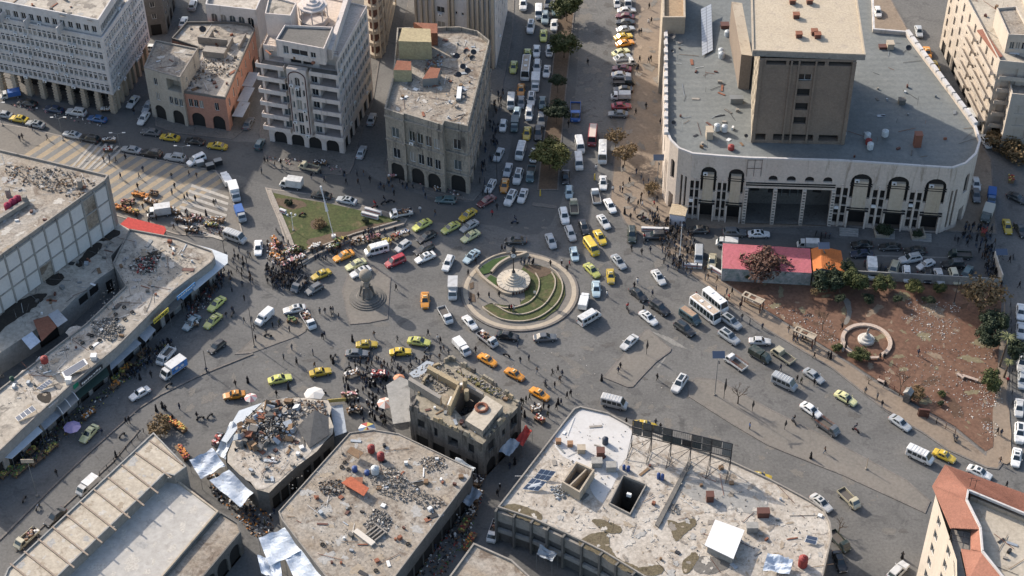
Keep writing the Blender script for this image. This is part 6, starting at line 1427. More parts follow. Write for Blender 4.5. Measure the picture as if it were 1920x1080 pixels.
for r in [(621,587,100,0,'black motorcycle ridden alone left of the globe monument'),(502,628,0,0,'motorcycle parked on the long traffic island left of the produce'),(436,588,60,0,'motorcycle right of the two lime-yellow taxis'),(1177,580,120,0,'motorcycle ridden towards the eastern queue'),(1489,791,130,0,'motorcycle ridden left of the flatbed on the east road'),(1605,806,150,1,'motorcycle carrying a red top, right of the flatbed'),
 (1789,820,100,0,'motorcycle on the pavement by the park corner'),(519,432,120,0,'motorcycle standing west of the grass triangle'),(566,401,20,1,'reddish motorcycle parked on the grass'),(702,387,20,1,'motorcycle crossing behind the grass triangle'),(720,379,20,0,'second motorcycle crossing behind the grass triangle'),(965,416,0,2,'scooter crossing above the black saloon'),
 (1023,720,110,0,'motorcycle beside the orange taxis by the ruined building'),(950,665,160,0,'motorcycle squeezed between pickup and orange taxi'),(627,668,60,0,'motorcycle at the left rim of the southern crowd'),(858,760,20,0,'motorcycle in front of the ruin'),(605,733,340,0,'motorcycle left of the pale tent'),(45,935,60,0,'motorcycle on the bottom-left road near the lamp'),(70,950,60,2,'second motorcycle on the bottom-left road under the lamp'),(228,815,40,0,'motorcycle by the fence at the ribbed-roof wing'),(1208,450,80,0,'motorcycle beside the jeep'),(1900,480,90,0,'motorcycle on the right street by the crowd'),
 (316,721,30,0,'motorcycle parked against the blue printed truck'),(375,783,20,0,'motorcycle near the flower stall'),(393,779,40,0,'second motorcycle near the flower stall'),(1383,522,150,0,'motorcycle by the road barriers'),(690,700,20,0,'motorcycle with white sacks in the southern crowd'),(652,690,30,0,'motorcycle left of the red cargo tricycle'),(800,655,40,2,'motorcycle in the crowd below the lemon taxi'),(733,376,0,0,'motorcycle near the tip of the grass triangle')]: moto(*r)
ML = ['left one of three motorcycles by the west wall','middle one of three motorcycles by the west wall','right one of three motorcycles by the west wall','leftmost motorcycle of the porch row','second motorcycle of the porch row','third motorcycle of the porch row','motorcycle just in front of the porch row','motorcycle under the navy saloon in the walled lot','motorcycle left of the cream off-roader, upper','motorcycle left of the cream off-roader, lower','motorcycle between the white estate and the dark saloon','motorcycle beside the leftmost white van in the walled lot','motorcycle behind the orange roof']
for k,(x,y,a) in enumerate([(1200,405,10),(1206,409,15),(1213,413,10),(1540,440,75),(1548,441,75),(1556,442,75),(1540,446,75),(1621,493,80),(1638,489,80),(1652,500,80),(1720,513,80),(1660,504,70),(1530,438,70)]):
    moto(x,y,a,k%3,ML[k],group='motorcycles parked in rows near the arcaded block')
# =================== TREES AND PLANTS ===================
def leafm(n, a, b, c): return mat(n, a, b, c, s=.7, s2=2.5, st=.55, fine=.5, rough=.75)
LG = leafm('leaf_olive', (.055,.072,.022), (.085,.090,.028), (.030,.042,.016)); LD = leafm('leaf_dark', (.026,.040,.020), (.042,.056,.026), (.016,.024,.013))
LR = leafm('leaf_maroon', (.105,.052,.038), (.14,.080,.055), (.06,.036,.028)); LB = leafm('leaf_brown', (.15,.10,.05), (.20,.135,.06), (.09,.06,.035)); LY = leafm('leaf_yellowing', (.13,.125,.035), (.075,.085,.026), (.17,.13,.04))
BARK = mat('bark', (.075,.055,.040), (.12,.09,.065), s=1.5, s2=4)
def crown_mesh(seed, m, n=1500, leaf=.30):
    n = int(n*1.9); leaf = .22
    r = random.Random(seed); mb = MB(); cl = []
    for k in range(30):
        a = r.uniform(0, 6.28); e = r.uniform(-.35, 1.0); q = r.uniform(.35, .95)
        cl.append((math.cos(a)*q*math.cos(e), math.sin(a)*q*math.cos(e), math.sin(e)*q*.8, r.uniform(.22, .46)))
    for k in range(n):
        x, y, z, s = r.choice(cl); d = Vector((r.gauss(0,1), r.gauss(0,1), r.gauss(0,1))).normalized()*s*r.uniform(.55, 1.08)
        c = Vector((x, y, z))+d; u = Vector((r.gauss(0,1), r.gauss(0,1), r.gauss(0,.6))).normalized(); w_ = u.cross(d).normalized(); l = leaf*r.uniform(.5,1.1)*.33
        mb.face([c-u*l-w_*l*.6, c+u*l-w_*l*.6, c+u*l*1.1+w_*l*.6, c-u*l+w_*l*.7], m)
    return mb.data('crown')
def trunk_mesh(seed, bare=False, lvl=3):
    r = random.Random(seed); mb = MB()
    def br(a, d, L, rad, k):
        b = a+d*L; mb.tube(a, b, rad, BARK, 5 if k > 1 else 3, rad*.62, cap=False)
        if k <= 0: return
        for i in range(3 if k > 1 or bare else 2):
            nd = (d+Vector((r.gauss(0,.55), r.gauss(0,.55), r.uniform(-.1,.5)))).normalized(); br(b, nd, L*r.uniform(.55,.8), rad*.6, k-1)
    br(Vector((0,0,0)), Vector((0,0,1)), 1.0 if not bare else .9, .09, (5 if bare else 2))
    return mb.data('trunk')
CR = {}
def tree(x, y, R, h, kind, label, name='tree', cat='tree', group=None, z=None):
    """x,y: foot of the trunk in the photograph; R crown radius, h crown centre height (m)"""
    key = (kind, int(x) % 3)
    if key not in CR:
        m = {'g':LG,'d':LD,'r':LR,'b':LB,'y':LY}.get(kind)
        CR[key] = (crown_mesh(int(x), m, {'r':850,'b':600}.get(kind,1900)) if m else None, trunk_mesh(int(x), kind == 'x'))
    cm, tm = CR[key]; p = G(x, y); o = empty(name, (p.x, p.y, ground_z(x, y) if z is None else z), random.uniform(0,6), label=label, cat=cat, group=group)
    if kind == 'x': t = link('trunk', tm, o); t.scale = (R*.5, R*.5, h*.42)
    else:
        t = link('trunk', tm, o); k = max(h-R*.4, .4); t.scale = (max(.6,R*.45), max(.6,R*.45), k*.62)
        c = link('crown', cm, o); c.location = (0,0,h); c.scale = (R,R,R*.85)
def px_tree(cx, cy, R, h, kind, label, **k):
    """give the crown centre in the photograph; the foot follows from its height"""
    p = G(cx, cy, h); d = p-Vector((0,0,0)); 
    # foot straight below: find its photo position only for the kerb height
    o_ = (p.x, p.y)
    key = (kind, int(cx) % 3)
    if key not in CR:
        m = {'g':LG,'d':LD,'r':LR,'b':LB,'y':LY}.get(kind)
        CR[key] = (crown_mesh(int(cx), m, {'r':850,'b':600}.get(kind,1900)) if m else None, trunk_mesh(int(cx), kind == 'x'))
    cm, tm = CR[key]; o = empty(k.get('name','tree'), (p.x, p.y, k.get('z',.14)), random.uniform(0,6), label=label, cat=k.get('cat','tree'), group=k.get('group'))
    if kind == 'x': t = link('trunk', tm, o); t.scale = (R*.62, R*.62, h*.55)
    else:
        t = link('trunk', tm, o); q = max(h-R*.4, .3); t.scale = (max(.5,R*.45), max(.5,R*.45), q*.62); c = link('crown', cm, o); c.location = (0,0,h-k.get('z',.14)); c.scale = (R,R,R*.85)
for a in [(1063,12,3.5,4.2,'g','olive-green tree at the top of the avenue median'),(1058,82,3.2,4,'g','rounded olive-green tree, second from the top of the median'),(1046,150,1.9,3.6,'d','small dark tree, third from the top of the median'),(1043,208,2.9,3.6,'d','dark round tree in the median beside the blue tipper truck'),(1031,290,3.9,4.2,'y','large yellowing tree at the lower end of the median'),
    (1155,257,2.3,3.2,'b','thin brown tree on the kerb above the small bus'),(1172,286,2.8,3.4,'b','sparse yellow-brown tree on the dusty pavement'),(1222,352,1.8,1.2,'b','dry brown bush on the dusty pavement before the arcaded block'),
    (1432,497,4.6,3.6,'r','maroon-leaved tree overhanging the pink roof'),(1552,524,3.0,3.0,'d','dark round tree below the orange roof, left'),(1600,524,2.7,3.0,'g','dark olive tree below the orange roof, right'),(1401,512,1.1,1.6,'g','small green bush at the foot of the pink-roofed hut'),(1588,497,1.3,3.6,'d','narrow dark tree at the right corner of the orange roof'),(1655,531,2.0,2.2,'g','bushy tree at the middle of the long wall'),(1715,538,1.7,1.9,'y','yellow-green tree at the long wall'),(1763,540,1.2,1.6,'g','small green tree at the right of the long wall'),
    (1627,560,1.2,1.7,'d','small dark tree in the park above the fountain'),(1684,561,.9,1.8,'d','thin dark shrub in the park right of the small dark tree'),(1745,562,1.0,1.5,'d','dark round shrub in the park near the black lamp post'),(1733,560,.6,1.3,'d','little dark shrub left of the round one'),(1576,560,1.0,2.5,'d','thin dark tree in the park below the dark round pair'),(1528,548,1.1,2.2,'b','brown thin tree at the upper left of the park'),
    (1614,667,1.75,1.3,'g','trimmed round olive bush by the fountain ring'),(1570,652,1.0,.9,'g','small olive bush left of the fountain ring'),(1718,738,1.8,1.2,'b','brownish bush beside the stone booth at the park edge'),(1860,713,2.2,2.0,'g','big green bush at the right side of the park'),(1845,553,4.4,4.6,'b','tall brown leafless-looking tree at the upper right of the park'),(1862,600,2.9,3.6,'d','dark tree at the right side of the park'),(1855,630,2.3,3.0,'d','dark lower tree at the right side of the park'),(1903,655,2.2,4.2,'d','dark green tree at the right edge by the palms'),
    (1766,738,.7,.7,'g','small dark agave-like plant in the open soil'),(1764,756,.6,.6,'d','small dark plant in the open soil, lower'),(845+1000,555+40,1.2,2,'b','thin brown sapling under the tall brown tree'),(1883,260,4.6,1.4,'b','tangle of dry brown creeper by the right-hand street, left part'),(1905,285,4.2,1.4,'b','tangle of dry brown creeper at the right edge'),
    (299,800,2.6,1.3,'b','dry brown shrub beside the flower stall'),(1659,432,1.6,1.0,'d','planter shrub between the first and second east bays'),(1720,438,1.0,1.0,'d','planter shrub between the second and third east bays'),(541,379,.8,.6,'d','low dark shrub on the grass triangle'),(600,420,1.5,.6,'b','reddish-brown shrub patch on the grass triangle'),(686,413,.8,.7,'d','round dark shrub near the tip of the grass triangle'),(560,468,1.0,.6,'g','grey-green shrub at the market corner of the grass triangle'),(291,190,.1,.1,'g','')]:
    if a[-1]: px_tree(*a)
for a in [(1545,596,1.9,3.4,'x','bare dark tree in the upper left of the park'),(1692,712,2.1,4.2,'x','bare dark tree in the middle of the park'),(1386,733,2.6,3.4,'x','bare brown tree on the long median'),(1575,985,2.2,2.0,'x','bare shrub at the corner of the whitewashed roof'),(1640,640,1.2,1.6,'x','bare bush behind the fountain'),(1630,710,1.9,1.4,'x','bare grey bush on the park border')]: px_tree(*a)
PF = leafm('palm_frond', (.10,.12,.05), (.16,.15,.07), (.06,.075,.03))
def palm(x, y, h, R, label):
    p = G(x, y); o = empty('palm_tree', (p.x,p.y,.1), label=label, cat='palm tree'); mb = MB(); mb.tube((0,0,0),(.3,0,h),.22,BARK,8,.15); mb.build('trunk', o)
    r = random.Random(int(x)); 
    for k in range(16):
        a = k*.3927+r.uniform(-.1,.1); up = r.uniform(.1,1.1); mb = MB(); pr = Vector((.3,0,h)); d = Vector((math.cos(a),math.sin(a),up)).normalized(); sd_ = Vector((-math.sin(a),math.cos(a),0))
        for q in range(5):
            nx = pr+d*(R/5); w0, w1 = .30*(1-q/5.5), .30*(1-(q+1)/5.5); mb.face([pr-sd_*w0-Vector((0,0,.1)),nx-sd_*w1-Vector((0,0,.1)),nx,pr],PF); mb.face([pr,nx,nx+sd_*w1-Vector((0,0,.1)),pr+sd_*w0-Vector((0,0,.1))],PF); pr = nx; d = (d+Vector((0,0,-.28))).normalized()
        mb.build('frond', o)
palm(1874,688,7.5,2.0,'tall slim palm at the right border of the park'); palm(1882,708,4.0,1.2,'short dark palm beside the tall one')

# =================== PEOPLE ===================
def skin_mesh(joints, edges):
    me = bpy.data.meshes.new('rig'); me.from_pydata([j[:3] for j in joints], edges, []); o = bpy.data.objects.new('rig', me); COL.objects.link(o)
    bm = bmesh.new(); bm.from_mesh(me); lay = bm.verts.layers.skin.verify()
    for v, j in zip(bm.verts, joints): v[lay].radius = (j[3], j[4] if len(j) > 4 else j[3]); v[lay].use_root = (v.index == 0)
    bm.to_mesh(me); bm.free(); md = o.modifiers.new('s', 'SKIN'); md.use_smooth_shade = True; sb = o.modifiers.new('u', 'SUBSURF'); sb.levels = 1; sb.render_levels = 1
    dg = bpy.context.evaluated_depsgraph_get(); out = bpy.data.meshes.new_from_object(o.evaluated_get(dg)); bpy.data.objects.remove(o); bpy.data.meshes.remove(me); return out
def person_rig(pose):
    st = {'stand':0,'walk':.22,'carry':.15,'robe':.08,'ride':0}[pose]; hip = .92
    J = [(0,0,.95,.15,.12),(0,0,1.15,.145,.11),(0,0,1.38,.17,.12),(.01,0,1.50,.065),(.03,0,1.60,.085),(.03,0,1.70,.085)]
    E = [(0,1),(1,2),(2,3),(3,4),(4,5)]
    for s in (-1,1):
        n = len(J); sw = st*s
        if pose == 'ride': J += [(.15,s*.12,.88,.085),(.42,s*.17,.80,.07),(.30,s*.16,.38,.05),(.42,s*.16,.32,.045)]
        else: J += [(.02,s*.10,.86,.085),(sw*.6+.03,s*.10,.50,.065),(sw*1.2-.03,s*.10,.10,.05),(sw*1.2+.12,s*.11,.05,.045)]
        E += [(0,n),(n,n+1),(n+1,n+2),(n+2,n+3)]
        n = len(J)
        if pose == 'ride': J += [(.0,s*.20,1.38,.06),(.22,s*.26,1.18,.05),(.46,s*.26,1.08,.04)]
        elif pose == 'carry': J += [(0,s*.21,1.38,.06),(.06,s*.27,1.12,.05),(.30,s*.20,1.08,.04)]
        else: J += [(0,s*.21,1.38,.06),(-sw*.5,s*.27,1.12,.05),(-sw*.9+.06,s*.28,.86,.04)]
        E += [(2,n),(n,n+1),(n+1,n+2)]
    me = skin_mesh(J, E)
    return me
SKIN = flat('skin', (.30,.17,.11), .6); HAIRM = flat('hair', (.012,.010,.009), .7)
CL = {n: mat('cloth_'+n, c) for n, c in {'black':(.012,.012,.014),'navy':(.02,.028,.05),'grey':(.09,.09,.095),'brown':(.075,.045,.03),'olive':(.05,.052,.03),'red':(.32,.025,.03),'white':(.55,.54,.52),'blue':(.035,.10,.26),'jean':(.06,.09,.14),'khaki':(.22,.17,.11)}.items()}
for m_ in CL.values(): m_.node_tree.nodes['Principled BSDF'].inputs['Roughness'].default_value = .9
RIGS = {p: person_rig(p) for p in ('stand','walk','carry','robe','ride')}
def dress(pose, top, leg, hat=None):
    me = RIGS[pose].copy(); me.name = 'person'; me.materials.clear()
    for m_ in (CL[top], CL[leg], SKIN): me.materials.append(m_)
    for p in me.polygons:
        c = p.center; r_ = math.hypot(c.x, c.y)
        hand = (abs(c.y) > .235 and c.z < .93 and pose != 'ride') or (pose in ('carry','ride') and c.x > (.24 if pose == 'carry' else .42) and .95 < c.z < 1.25)
        p.material_index = 2 if c.z > 1.50 or hand else (0 if c.z > .90 else 1)
        p.use_smooth = True
    kids = []
    mb = MB(); hm = CL[hat] if hat else HAIRM; mb.lathe([(.105,-.10),(.125,.0),(.11,.09),(.05,.13)], (.015,0,1.68), hm, 8); kids.append(('hair' if not hat else 'headscarf', mb.data('hair'), []))
    if pose == 'robe':
        mb = MB(); mb.lathe([(.30,.10),(.24,.6),(.17,1.0),(.20,1.38),(.10,1.50)], (0,0,0), CL[top], 10); kids.append(('long_coat', mb.data('long_coat'), []))
    elif top in ('black','navy','grey') and pose != 'ride':
        mb = MB(); mb.lathe([(.18,.82),(.175,1.0),(.21,1.36),(.09,1.50)], (0,0,0), CL[top], 8); kids.append(('jacket', mb.data('jacket'), []))
    return (me, kids)
OUT = [('stand','black','jean',None),('walk','black','black',None),('walk','navy','grey',None),('stand','grey','black',None),('walk','brown','jean',None),('robe','black','black','black'),('stand','black','black',None),('carry','navy','black',None),('robe','black','black','grey'),('walk','olive','black',None),('stand','navy','jean',None),('robe','brown','brown','white'),('stand','black','grey','white'),('walk','red','black',None),('stand','blue','black',None),('walk','white','jean',None)]
PT = [dress(*o) for o in OUT]; RIDE = [dress('ride',t,l) for t,l in (('black','jean'),('navy','black'),('red','black'))]
def person(x, y, k, label, group=None, t=None, z=None, rz=None):
    p = G(x, y, 0 if z is None else z)
    return spawn(t or PT[k], 'person', (p.x, p.y, (ground_z(x, y) if z is None else z)), random.uniform(0,6.28) if rz is None else rz, label=label, cat='person', group=group)
K = {'d':1,'b':0,'n':2,'g':3,'r':13,'u':14,'w':15,'a':5,'s':12,'c':7,'o':9,'k':4}
SOLO = [
(43,262,'d','person in black walking on the striped plaza, far left, ahead of a companion'),(38,265,'n','companion half a step behind the person in black, far left of the plaza'),(61,245,'b','person by the kerb below the silver-beige saloon'),(236,300,'d','person on the striped plaza below the black off-roader'),(227,336,'n','person in the middle of the striped plaza'),(259,355,'d','person on the plaza just above the orange stall'),(323,366,'g','person pushing something on the right half of the plaza'),(347,377,'d','left one of a pair on the pale bars of the plaza'),(352,373,'n','right one of a pair on the pale bars of the plaza'),(367,378,'b','person on the pale bars, right of the pair'),(402,386,'d','person at the right end of the pale bars'),(387,405,'a','person in a long black coat near the end of the stalls row'),(148,218,'k','person standing below the white off-roader'),(252,215,'b','person at the lane mouth below the white saloon'),
(694,342,'d','person crossing below the lane of silver saloons'),(714,353,'n','person in the road before the beige block arches'),(497,306,'d','left one of two by the balcony tower pavement'),(502,304,'g','right one of two by the balcony tower pavement'),(527,310,'d','person at the left end of the balcony tower shops'),(602,331,'b','person behind the cream flatbed'),(491,326,'g','person on a bicycle-like cart left of the white covered truck'),
(788,398,'w','person in pale clothes above the lime-yellow taxi'),(816,405,'k','person in brown between the two lime-yellow taxis'),(932,393,'d','person alone in the road below the avenue mouth'),(923,405,'r','person in red carrying something, below the avenue mouth'),(941,471,'d','left one of the two on the north rim of the roundabout'),(947,472,'n','right one of the two on the north rim of the roundabout'),(892,495,'d','person at the west rim of the roundabout by the silver-blue saloon'),(878,518,'d','person on the west rim of the roundabout'),
(1032,500,'d','person in black on the ring paving, upper right of the roundabout'),(1053,500,'s','person with a white cap on the ring paving'),(1068,500,'r','person in a red jacket stepping off the roundabout'),(1063,509,'d','person sitting low on the ring paving'),(897,560,'d','person on the forecourt steps, west side'),(917,560,'b','person on the forecourt left of the plinth'),(936,558,'d','person on the forecourt below the plinth'),(881,570,'n','person at the south-west edge of the roundabout'),(1003,556,'w','person in white sitting on the curved wall'),(959,583,'r','person in red sitting on the lower curved wall'),(955,584,'d','person in black sitting beside the one in red'),(963,584,'w','person in white sitting beside the one in red'),
(743,545,'d','person right of the globe island'),(625,587,'g','person behind the motorcycle left of the globe'),(600,589,'g','person with a cart right of the loaded pickup'),(605,636,'d','left one of two on the open road left of the monument island'),(609,633,'n','right one of two on the open road left of the monument island'),(702,633,'k','person in brown above the boxy yellow taxi'),(661,640,'a','veiled person left of the boxy yellow taxi'),(557,685,'d','person left above the yellow taxi on the south road'),(625,682,'a','person in a long coat behind the motorcycle, south road'),(541,730,'a','person in a long black coat below the lime taxi'),(519,744,'d','person at the edge of the rubble roof'),(465,718,'a','veiled person right of the orange taxi with the open boot'),(442,725,'d','person bending over the open boot of the orange taxi'),(388,700,'n','person beside the black lamp with the red box'),(480,640,'b','person at the left end of the long island'),(524,612,'o','person crouching on the long island'),(284,708,'d','person alone on the left road above the white old saloon'),(263,712,'a','person in long coat beside the vegetable stalls'),
(803,630,'d','person above the lemon taxi, right side'),(821,640,'w','person in pale jacket, left one of a pair'),(826,644,'d','dark-clad right one of a pair beside the lemon taxi'),(832,660,'k','person beside the white covered pickup'),(892,662,'d','person at the nose of the white covered pickup'),
(1046,698,'d','front one of two walking on the open road'),(1054,706,'n','rear one of two walking on the open road'),(1022,725,'g','person beside the motorcycle near the last orange taxi'),(1040,728,'b','person right of the motorcycle near the last orange taxi'),(1063,747,'d','left one of two by the lower orange taxi'),(1070,743,'d','right one of two by the lower orange taxi'),(1043,768,'d','person below the lower orange taxi'),(1027,783,'o','person in khaki near the carts'),(1052,760,'n','person below the pair by the orange taxi'),
(1128,714,'a','person at the left corner of the triangular island'),(1163,692,'d','standing person on the triangular island'),(1159,700,'n','second person sitting on the triangular island'),(1232,713,'d','person crossing right of the triangular island'),(1174,796,'d','person beside the half-hidden yellow taxi'),(1238,806,'d','person at the billboard by the yellow taxi'),(1229,798,'n','person left of the one at the billboard'),
(1206,585,'d','person beside the white saloon of the eastern queue'),(1223,556,'n','person beside the black off-roader of the eastern queue'),(1138,557,'w','person in pale top left of the road, below the yellow taxi'),(1195,533,'w','person in white walking below the silver saloon'),(1189,541,'d','person behind the one in white, east of the roundabout'),(1305,559,'r','person in dark red at the back of the small bus'),(1366,564,'r','person in red by the bus shelter'),(1372,553,'d','person behind the one in red at the shelter'),
(1387,580,'b','person at the first bus shelter kerb'),(1478,624,'k','person left of the second bus shelter'),(1499,638,'w','person in white sitting in the second shelter'),(1504,640,'n','middle person sitting in the second shelter'),(1510,640,'d','right person sitting in the second shelter'),(1552,672,'d','left one of a couple on the park pavement'),(1557,673,'a','right one of a couple on the park pavement'),(1578,619,'d','person in black left of the fountain ring'),(1585,655,'a','person sitting at the lower left of the fountain ring'),(1649,675,'d','left one of two in black at the fountain bench'),(1657,675,'d','right one of two in black at the fountain bench'),(1721,668,'n','person alone on the park soil'),(1463,695,'n','person above the silver minibus on the east road'),(1502,720,'o','person in a green vest on the east road'),(1494,716,'d','person beside the one in the green vest'),(1526,722,'d','person below the silver saloon on the east road'),(1524,785,'d','person in black at the white saloon door'),(1588,760,'d','person at the open door of the pale yellow taxi'),(1658,727,'d','person at the park border by the bare grey bush'),
(1888,720,'r','person in dark red on the pavement below the big bush'),(1874,870,'k','person in brown at the park corner'),(1405,805,'u','person in blue on the long median kerb'),(1520,860,'a','person on the long median, left of the other'),(1546,850,'k','person in brown on the long median'),(1869,815,'d','left one of two on the park corner path'),(1876,818,'n','right one of two on the park corner path'),(1792,830,'g','person with a motorcycle at the park corner'),(1886,915,'d','person on the tiled roof side, near the right edge'),(1691,1047,'a','person at the bottom by the tiled building'),
(1102,122,'d','person alone on the empty carriageway'),(1217,18,'d','person at the top of the dusty pavement'),(1216,47,'w','person with a white sack on the dusty pavement'),(1221,45,'d','person right of the white sack on the dusty pavement'),(1198,67,'n','left one of a pair beside the parked taxis'),(1202,66,'d','right one of a pair beside the parked taxis'),(1199,117,'d','person beside the open pickup of the parked row'),(1216,119,'n','left one of two by the west parapet shadow'),(1220,116,'d','right one of two by the west parapet shadow'),(1196,133,'d','upper one of two beside the dark red saloon'),(1194,137,'n','lower one of two beside the dark red saloon'),(1211,205,'d','person beside the bright red saloon'),(1192,216,'d','person below the bright red saloon'),(1238,235,'b','person at the west wall of the arcaded block'),(1180,344,'d','person in the middle of the dusty pavement'),(1167,362,'s','person with a white hat on the dusty pavement'),(1149,360,'w','pale-clad person right of the parked white saloon'),(1118,320,'w','person in white by the yellow kerb marker'),(1066,238,'d','person at the nose of the blue tipper truck'),(1196,388,'d','left one of three in the middle of the dusty pavement'),(1201,384,'b','middle one of three in the middle of the dusty pavement'),(1204,389,'w','right one of three in the middle of the dusty pavement'),(1226,388,'r','person in red near the west wall'),(1232,400,'d','person near the west wall beside the one in red'),(1171,402,'a','person in a long coat above the jeep'),(1182,413,'d','person above the jeep, right'),(1184,471,'d','person crossing below the jeep'),(1203,478,'d','person in black on the road below the crowd'),(1219,474,'n','person beside a motorcycle below the crowd'),
(1876,540,'d','person in black at the wall corner on the right'),(1910,540,'d','person in a long coat at the right edge'),(1892,492,'d','person on the right street by the solar panel post'),(1877,480,'a','person in black on the right street by the crowd'),(1854,230,'d','person beside the white minibus in the right-hand street'),(60,895,'d',''),(107,892,'d','person on the bottom-left road near the kerb line'),(218,858,'a','person at the fence by the ribbed roof wing'),(192,815,'n','person on the kerb near the pale lime taxi'),(237,795,'d','left one of two at the fence kerb'),(243,793,'d','right one of two at the fence kerb'),(305,765,'a','person left of the dry shrub stall'),(311,772,'d','second person left of the dry shrub stall'),(370,785,'d','person at the flower stall motorcycle'),(852,845,'d',''),(933,930,'d','person walking alone in the alley between the roofs'),(378,845,'o','')]
n_people = 0
for x, y, k, l in SOLO:
    if l: person(x, y, K[k], l); n_people += 1
# riders
for i,(x,y,a) in enumerate([(621,587,100),(436,588,60),(1177,580,120),(1489,791,130),(1605,806,150),(702,387,20),(720,379,20),(965,416,0),(1208,450,80)]):
    p = G(x,y,.6); person(x,y,0,['rider on the motorcycle left of the globe monument','rider on the motorcycle right of the lime-yellow taxis','rider heading for the eastern queue','rider left of the flatbed on the east road','rider with the red-topped motorcycle on the east road','rider crossing behind the grass triangle, left','rider crossing behind the grass triangle, right','scooter rider above the black saloon','rider beside the jeep'][i],t=RIDE[i%3],rz=heading(x,y,a)); n_people += 1
OD = {0:'person in black and jeans',1:'person in black striding',2:'person in navy',3:'person in grey',4:'person in brown',5:'veiled person in black',6:'person all in black',7:'person carrying something,',8:'robed person with grey scarf',9:'person in olive',10:'person in navy and jeans',12:'person with white cap'}
CROWDS = [([(480,640),(620,660),(850,610),(1000,660),(1060,720),(900,660),(700,700),(560,700)],22,'person crossing the south road'),([(430,520),(500,560),(640,560),(640,620),(480,640),(420,600)],14,'person walking on the west road'),([(1150,300),(1232,300),(1240,400),(1210,420),(1165,380)],18,'person on the dusty pavement'),([(1290,510),(1400,575),(1520,660),(1640,745),(1660,770),(1500,665),(1380,600)],14,'person on the kerb of the park'),([(500,310),(700,330),(860,375),(900,385),(700,370),(520,345)],22,'person on the shaded north road'),([(60,250),(240,300),(400,330),(430,400),(330,370),(200,320)],12,'person on the striped plaza'),([(975,740),(1060,720),(1080,760),(1000,800),(985,860),(930,930),(940,860)],14,'person in the lane by the ruin'),([(860,890),(905,885),(900,930),(840,1030),(800,1060)],16,'shopper in the alley by the debris roof'),([(490,930),(520,960),(500,1010),(450,960)],8,'shopper under the silver tarpaulins'),([(500,500),(575,497),(582,540),(520,548),(498,530)],105,'person in the packed crowd left of the globe'),([(500,450),(560,455),(575,492),(505,495)],12,'shopper among wares west of the grass'),([(578,478),(690,438),(745,425),(740,440),(640,480),(585,498)],44,'person at the market south of the grass'),
 ([(418,475),(470,470),(478,545),(430,530)],26,'person right of the shops corner'),([(345,580),(395,505),(428,510),(415,545),(370,590)],60,'shopper before the upper shops'),([(215,715),(250,680),(310,640),(330,650),(250,715)],50,'shopper at the vegetable stalls'),([(20,880),(100,805),(160,780),(150,805),(70,885)],26,'shopper at the bottom-left stalls'),
 ([(640,700),(690,665),(760,690),(830,655),(850,670),(760,700),(745,740),(650,745)],80,'person in crowd at the red tricycle'),([(645,745),(705,740),(730,800),(700,810),(655,790)],34,'person in crowd above the debris roof'),([(1218,405),(1290,428),(1310,470),(1275,520),(1245,505),(1235,450)],110,'person in crowd below the kiosk'),
 ([(1300,500),(1350,515),(1345,535),(1300,525),(1250,500)],12,'person at barriers by the pink roof'),([(1808,425),(1860,430),(1875,520),(1850,520),(1830,470),(1785,455)],90,'person in crowd at the eastern arcade corner'),([(895,372),(905,300),(925,200),(942,140),(950,150),(930,300),(912,378)],44,'pedestrian beside the beige block'),([(725,345),(880,370),(875,375),(725,352)],7,'person before the beige arches'),
 ([(215,370),(300,385),(400,415),(440,445),(300,440),(220,395)],34,'shopper in the plaza market'),([(972,490),(1003,492),(1000,500),(975,498)],9,'person in the north roundabout group'),([(975,745),(1000,770),(985,800),(965,790)],5,'person right of the ruin'),([(290,770),(350,765),(360,800),(330,800)],4,'shopper at the flower stall')]
r = random.Random(11); spots = []
for pl, n, l in CROWDS:
    xs = [p[0] for p in pl]; ys = [p[1] for p in pl]; got = []
    for _ in range(n*60):
        if len(got) >= n: break
        x, y = r.uniform(min(xs), max(xs)), r.uniform(min(ys), max(ys))
        if inpoly(x, y, pl) and all(abs(x-a)+abs(y-b)*1.2 > 2.6 for a, b in got) and all(((x-a)/11)**2+((y-b)/9)**2 > 1 for a, b in V): got.append((x, y))
    mx, my = sum(xs)/len(xs), sum(ys)/len(ys); wx, wy = (max(xs)-min(xs))/6, (max(ys)-min(ys))/6
    spots += [(x, y, l+', '+('upper' if y < my-wy else 'lower' if y > my+wy else 'middle')+' '+('left' if x < mx-wx else 'right' if x > mx+wx else 'centre')) for x, y in got]
spots.sort(key=lambda s: -s[1])
rest = []
for x, y, l in spots:
    if n_people < 298: kk = r.choice([0,1,2,3,4,5,6,6,7,8,9,10,12]); hd, tl_ = l.split(' ', 1); person(x, y, kk, OD[kk]+' '+tl_, group='people in the street crowds'); n_people += 1
    else: rest.append((x, y))
if rest:
    mb = MB()
    for x, y in rest:
        p = G(x, y); me = RIGS['walk'] if r.random() < .5 else RIGS['stand']; rz = r.uniform(0,6.28); z0 = ground_z(x,y); c, s = math.cos(rz), math.sin(rz)
        vs = [(p.x+v.co.x*c-v.co.y*s, p.y+v.co.x*s+v.co.y*c, z0+v.co.z) for v in me.vertices]; n0 = len(mb.v); mb.v += vs; top = mb.mi(CL[r.choice(['black','navy','grey','black','brown'])]); leg = mb.mi(CL[r.choice(['black','jean'])]); sk_ = mb.mi(HAIRM)
        for f in me.polygons: mb.f.append(tuple(i+n0 for i in f.vertices)); mb.m.append(sk_ if f.center.z > 1.6 else (top if f.center.z > .9 else leg))
    mb.build('crowd', kind='stuff', label='the far part of the street crowds, people in dark clothes')
print('people', n_people, len(rest))

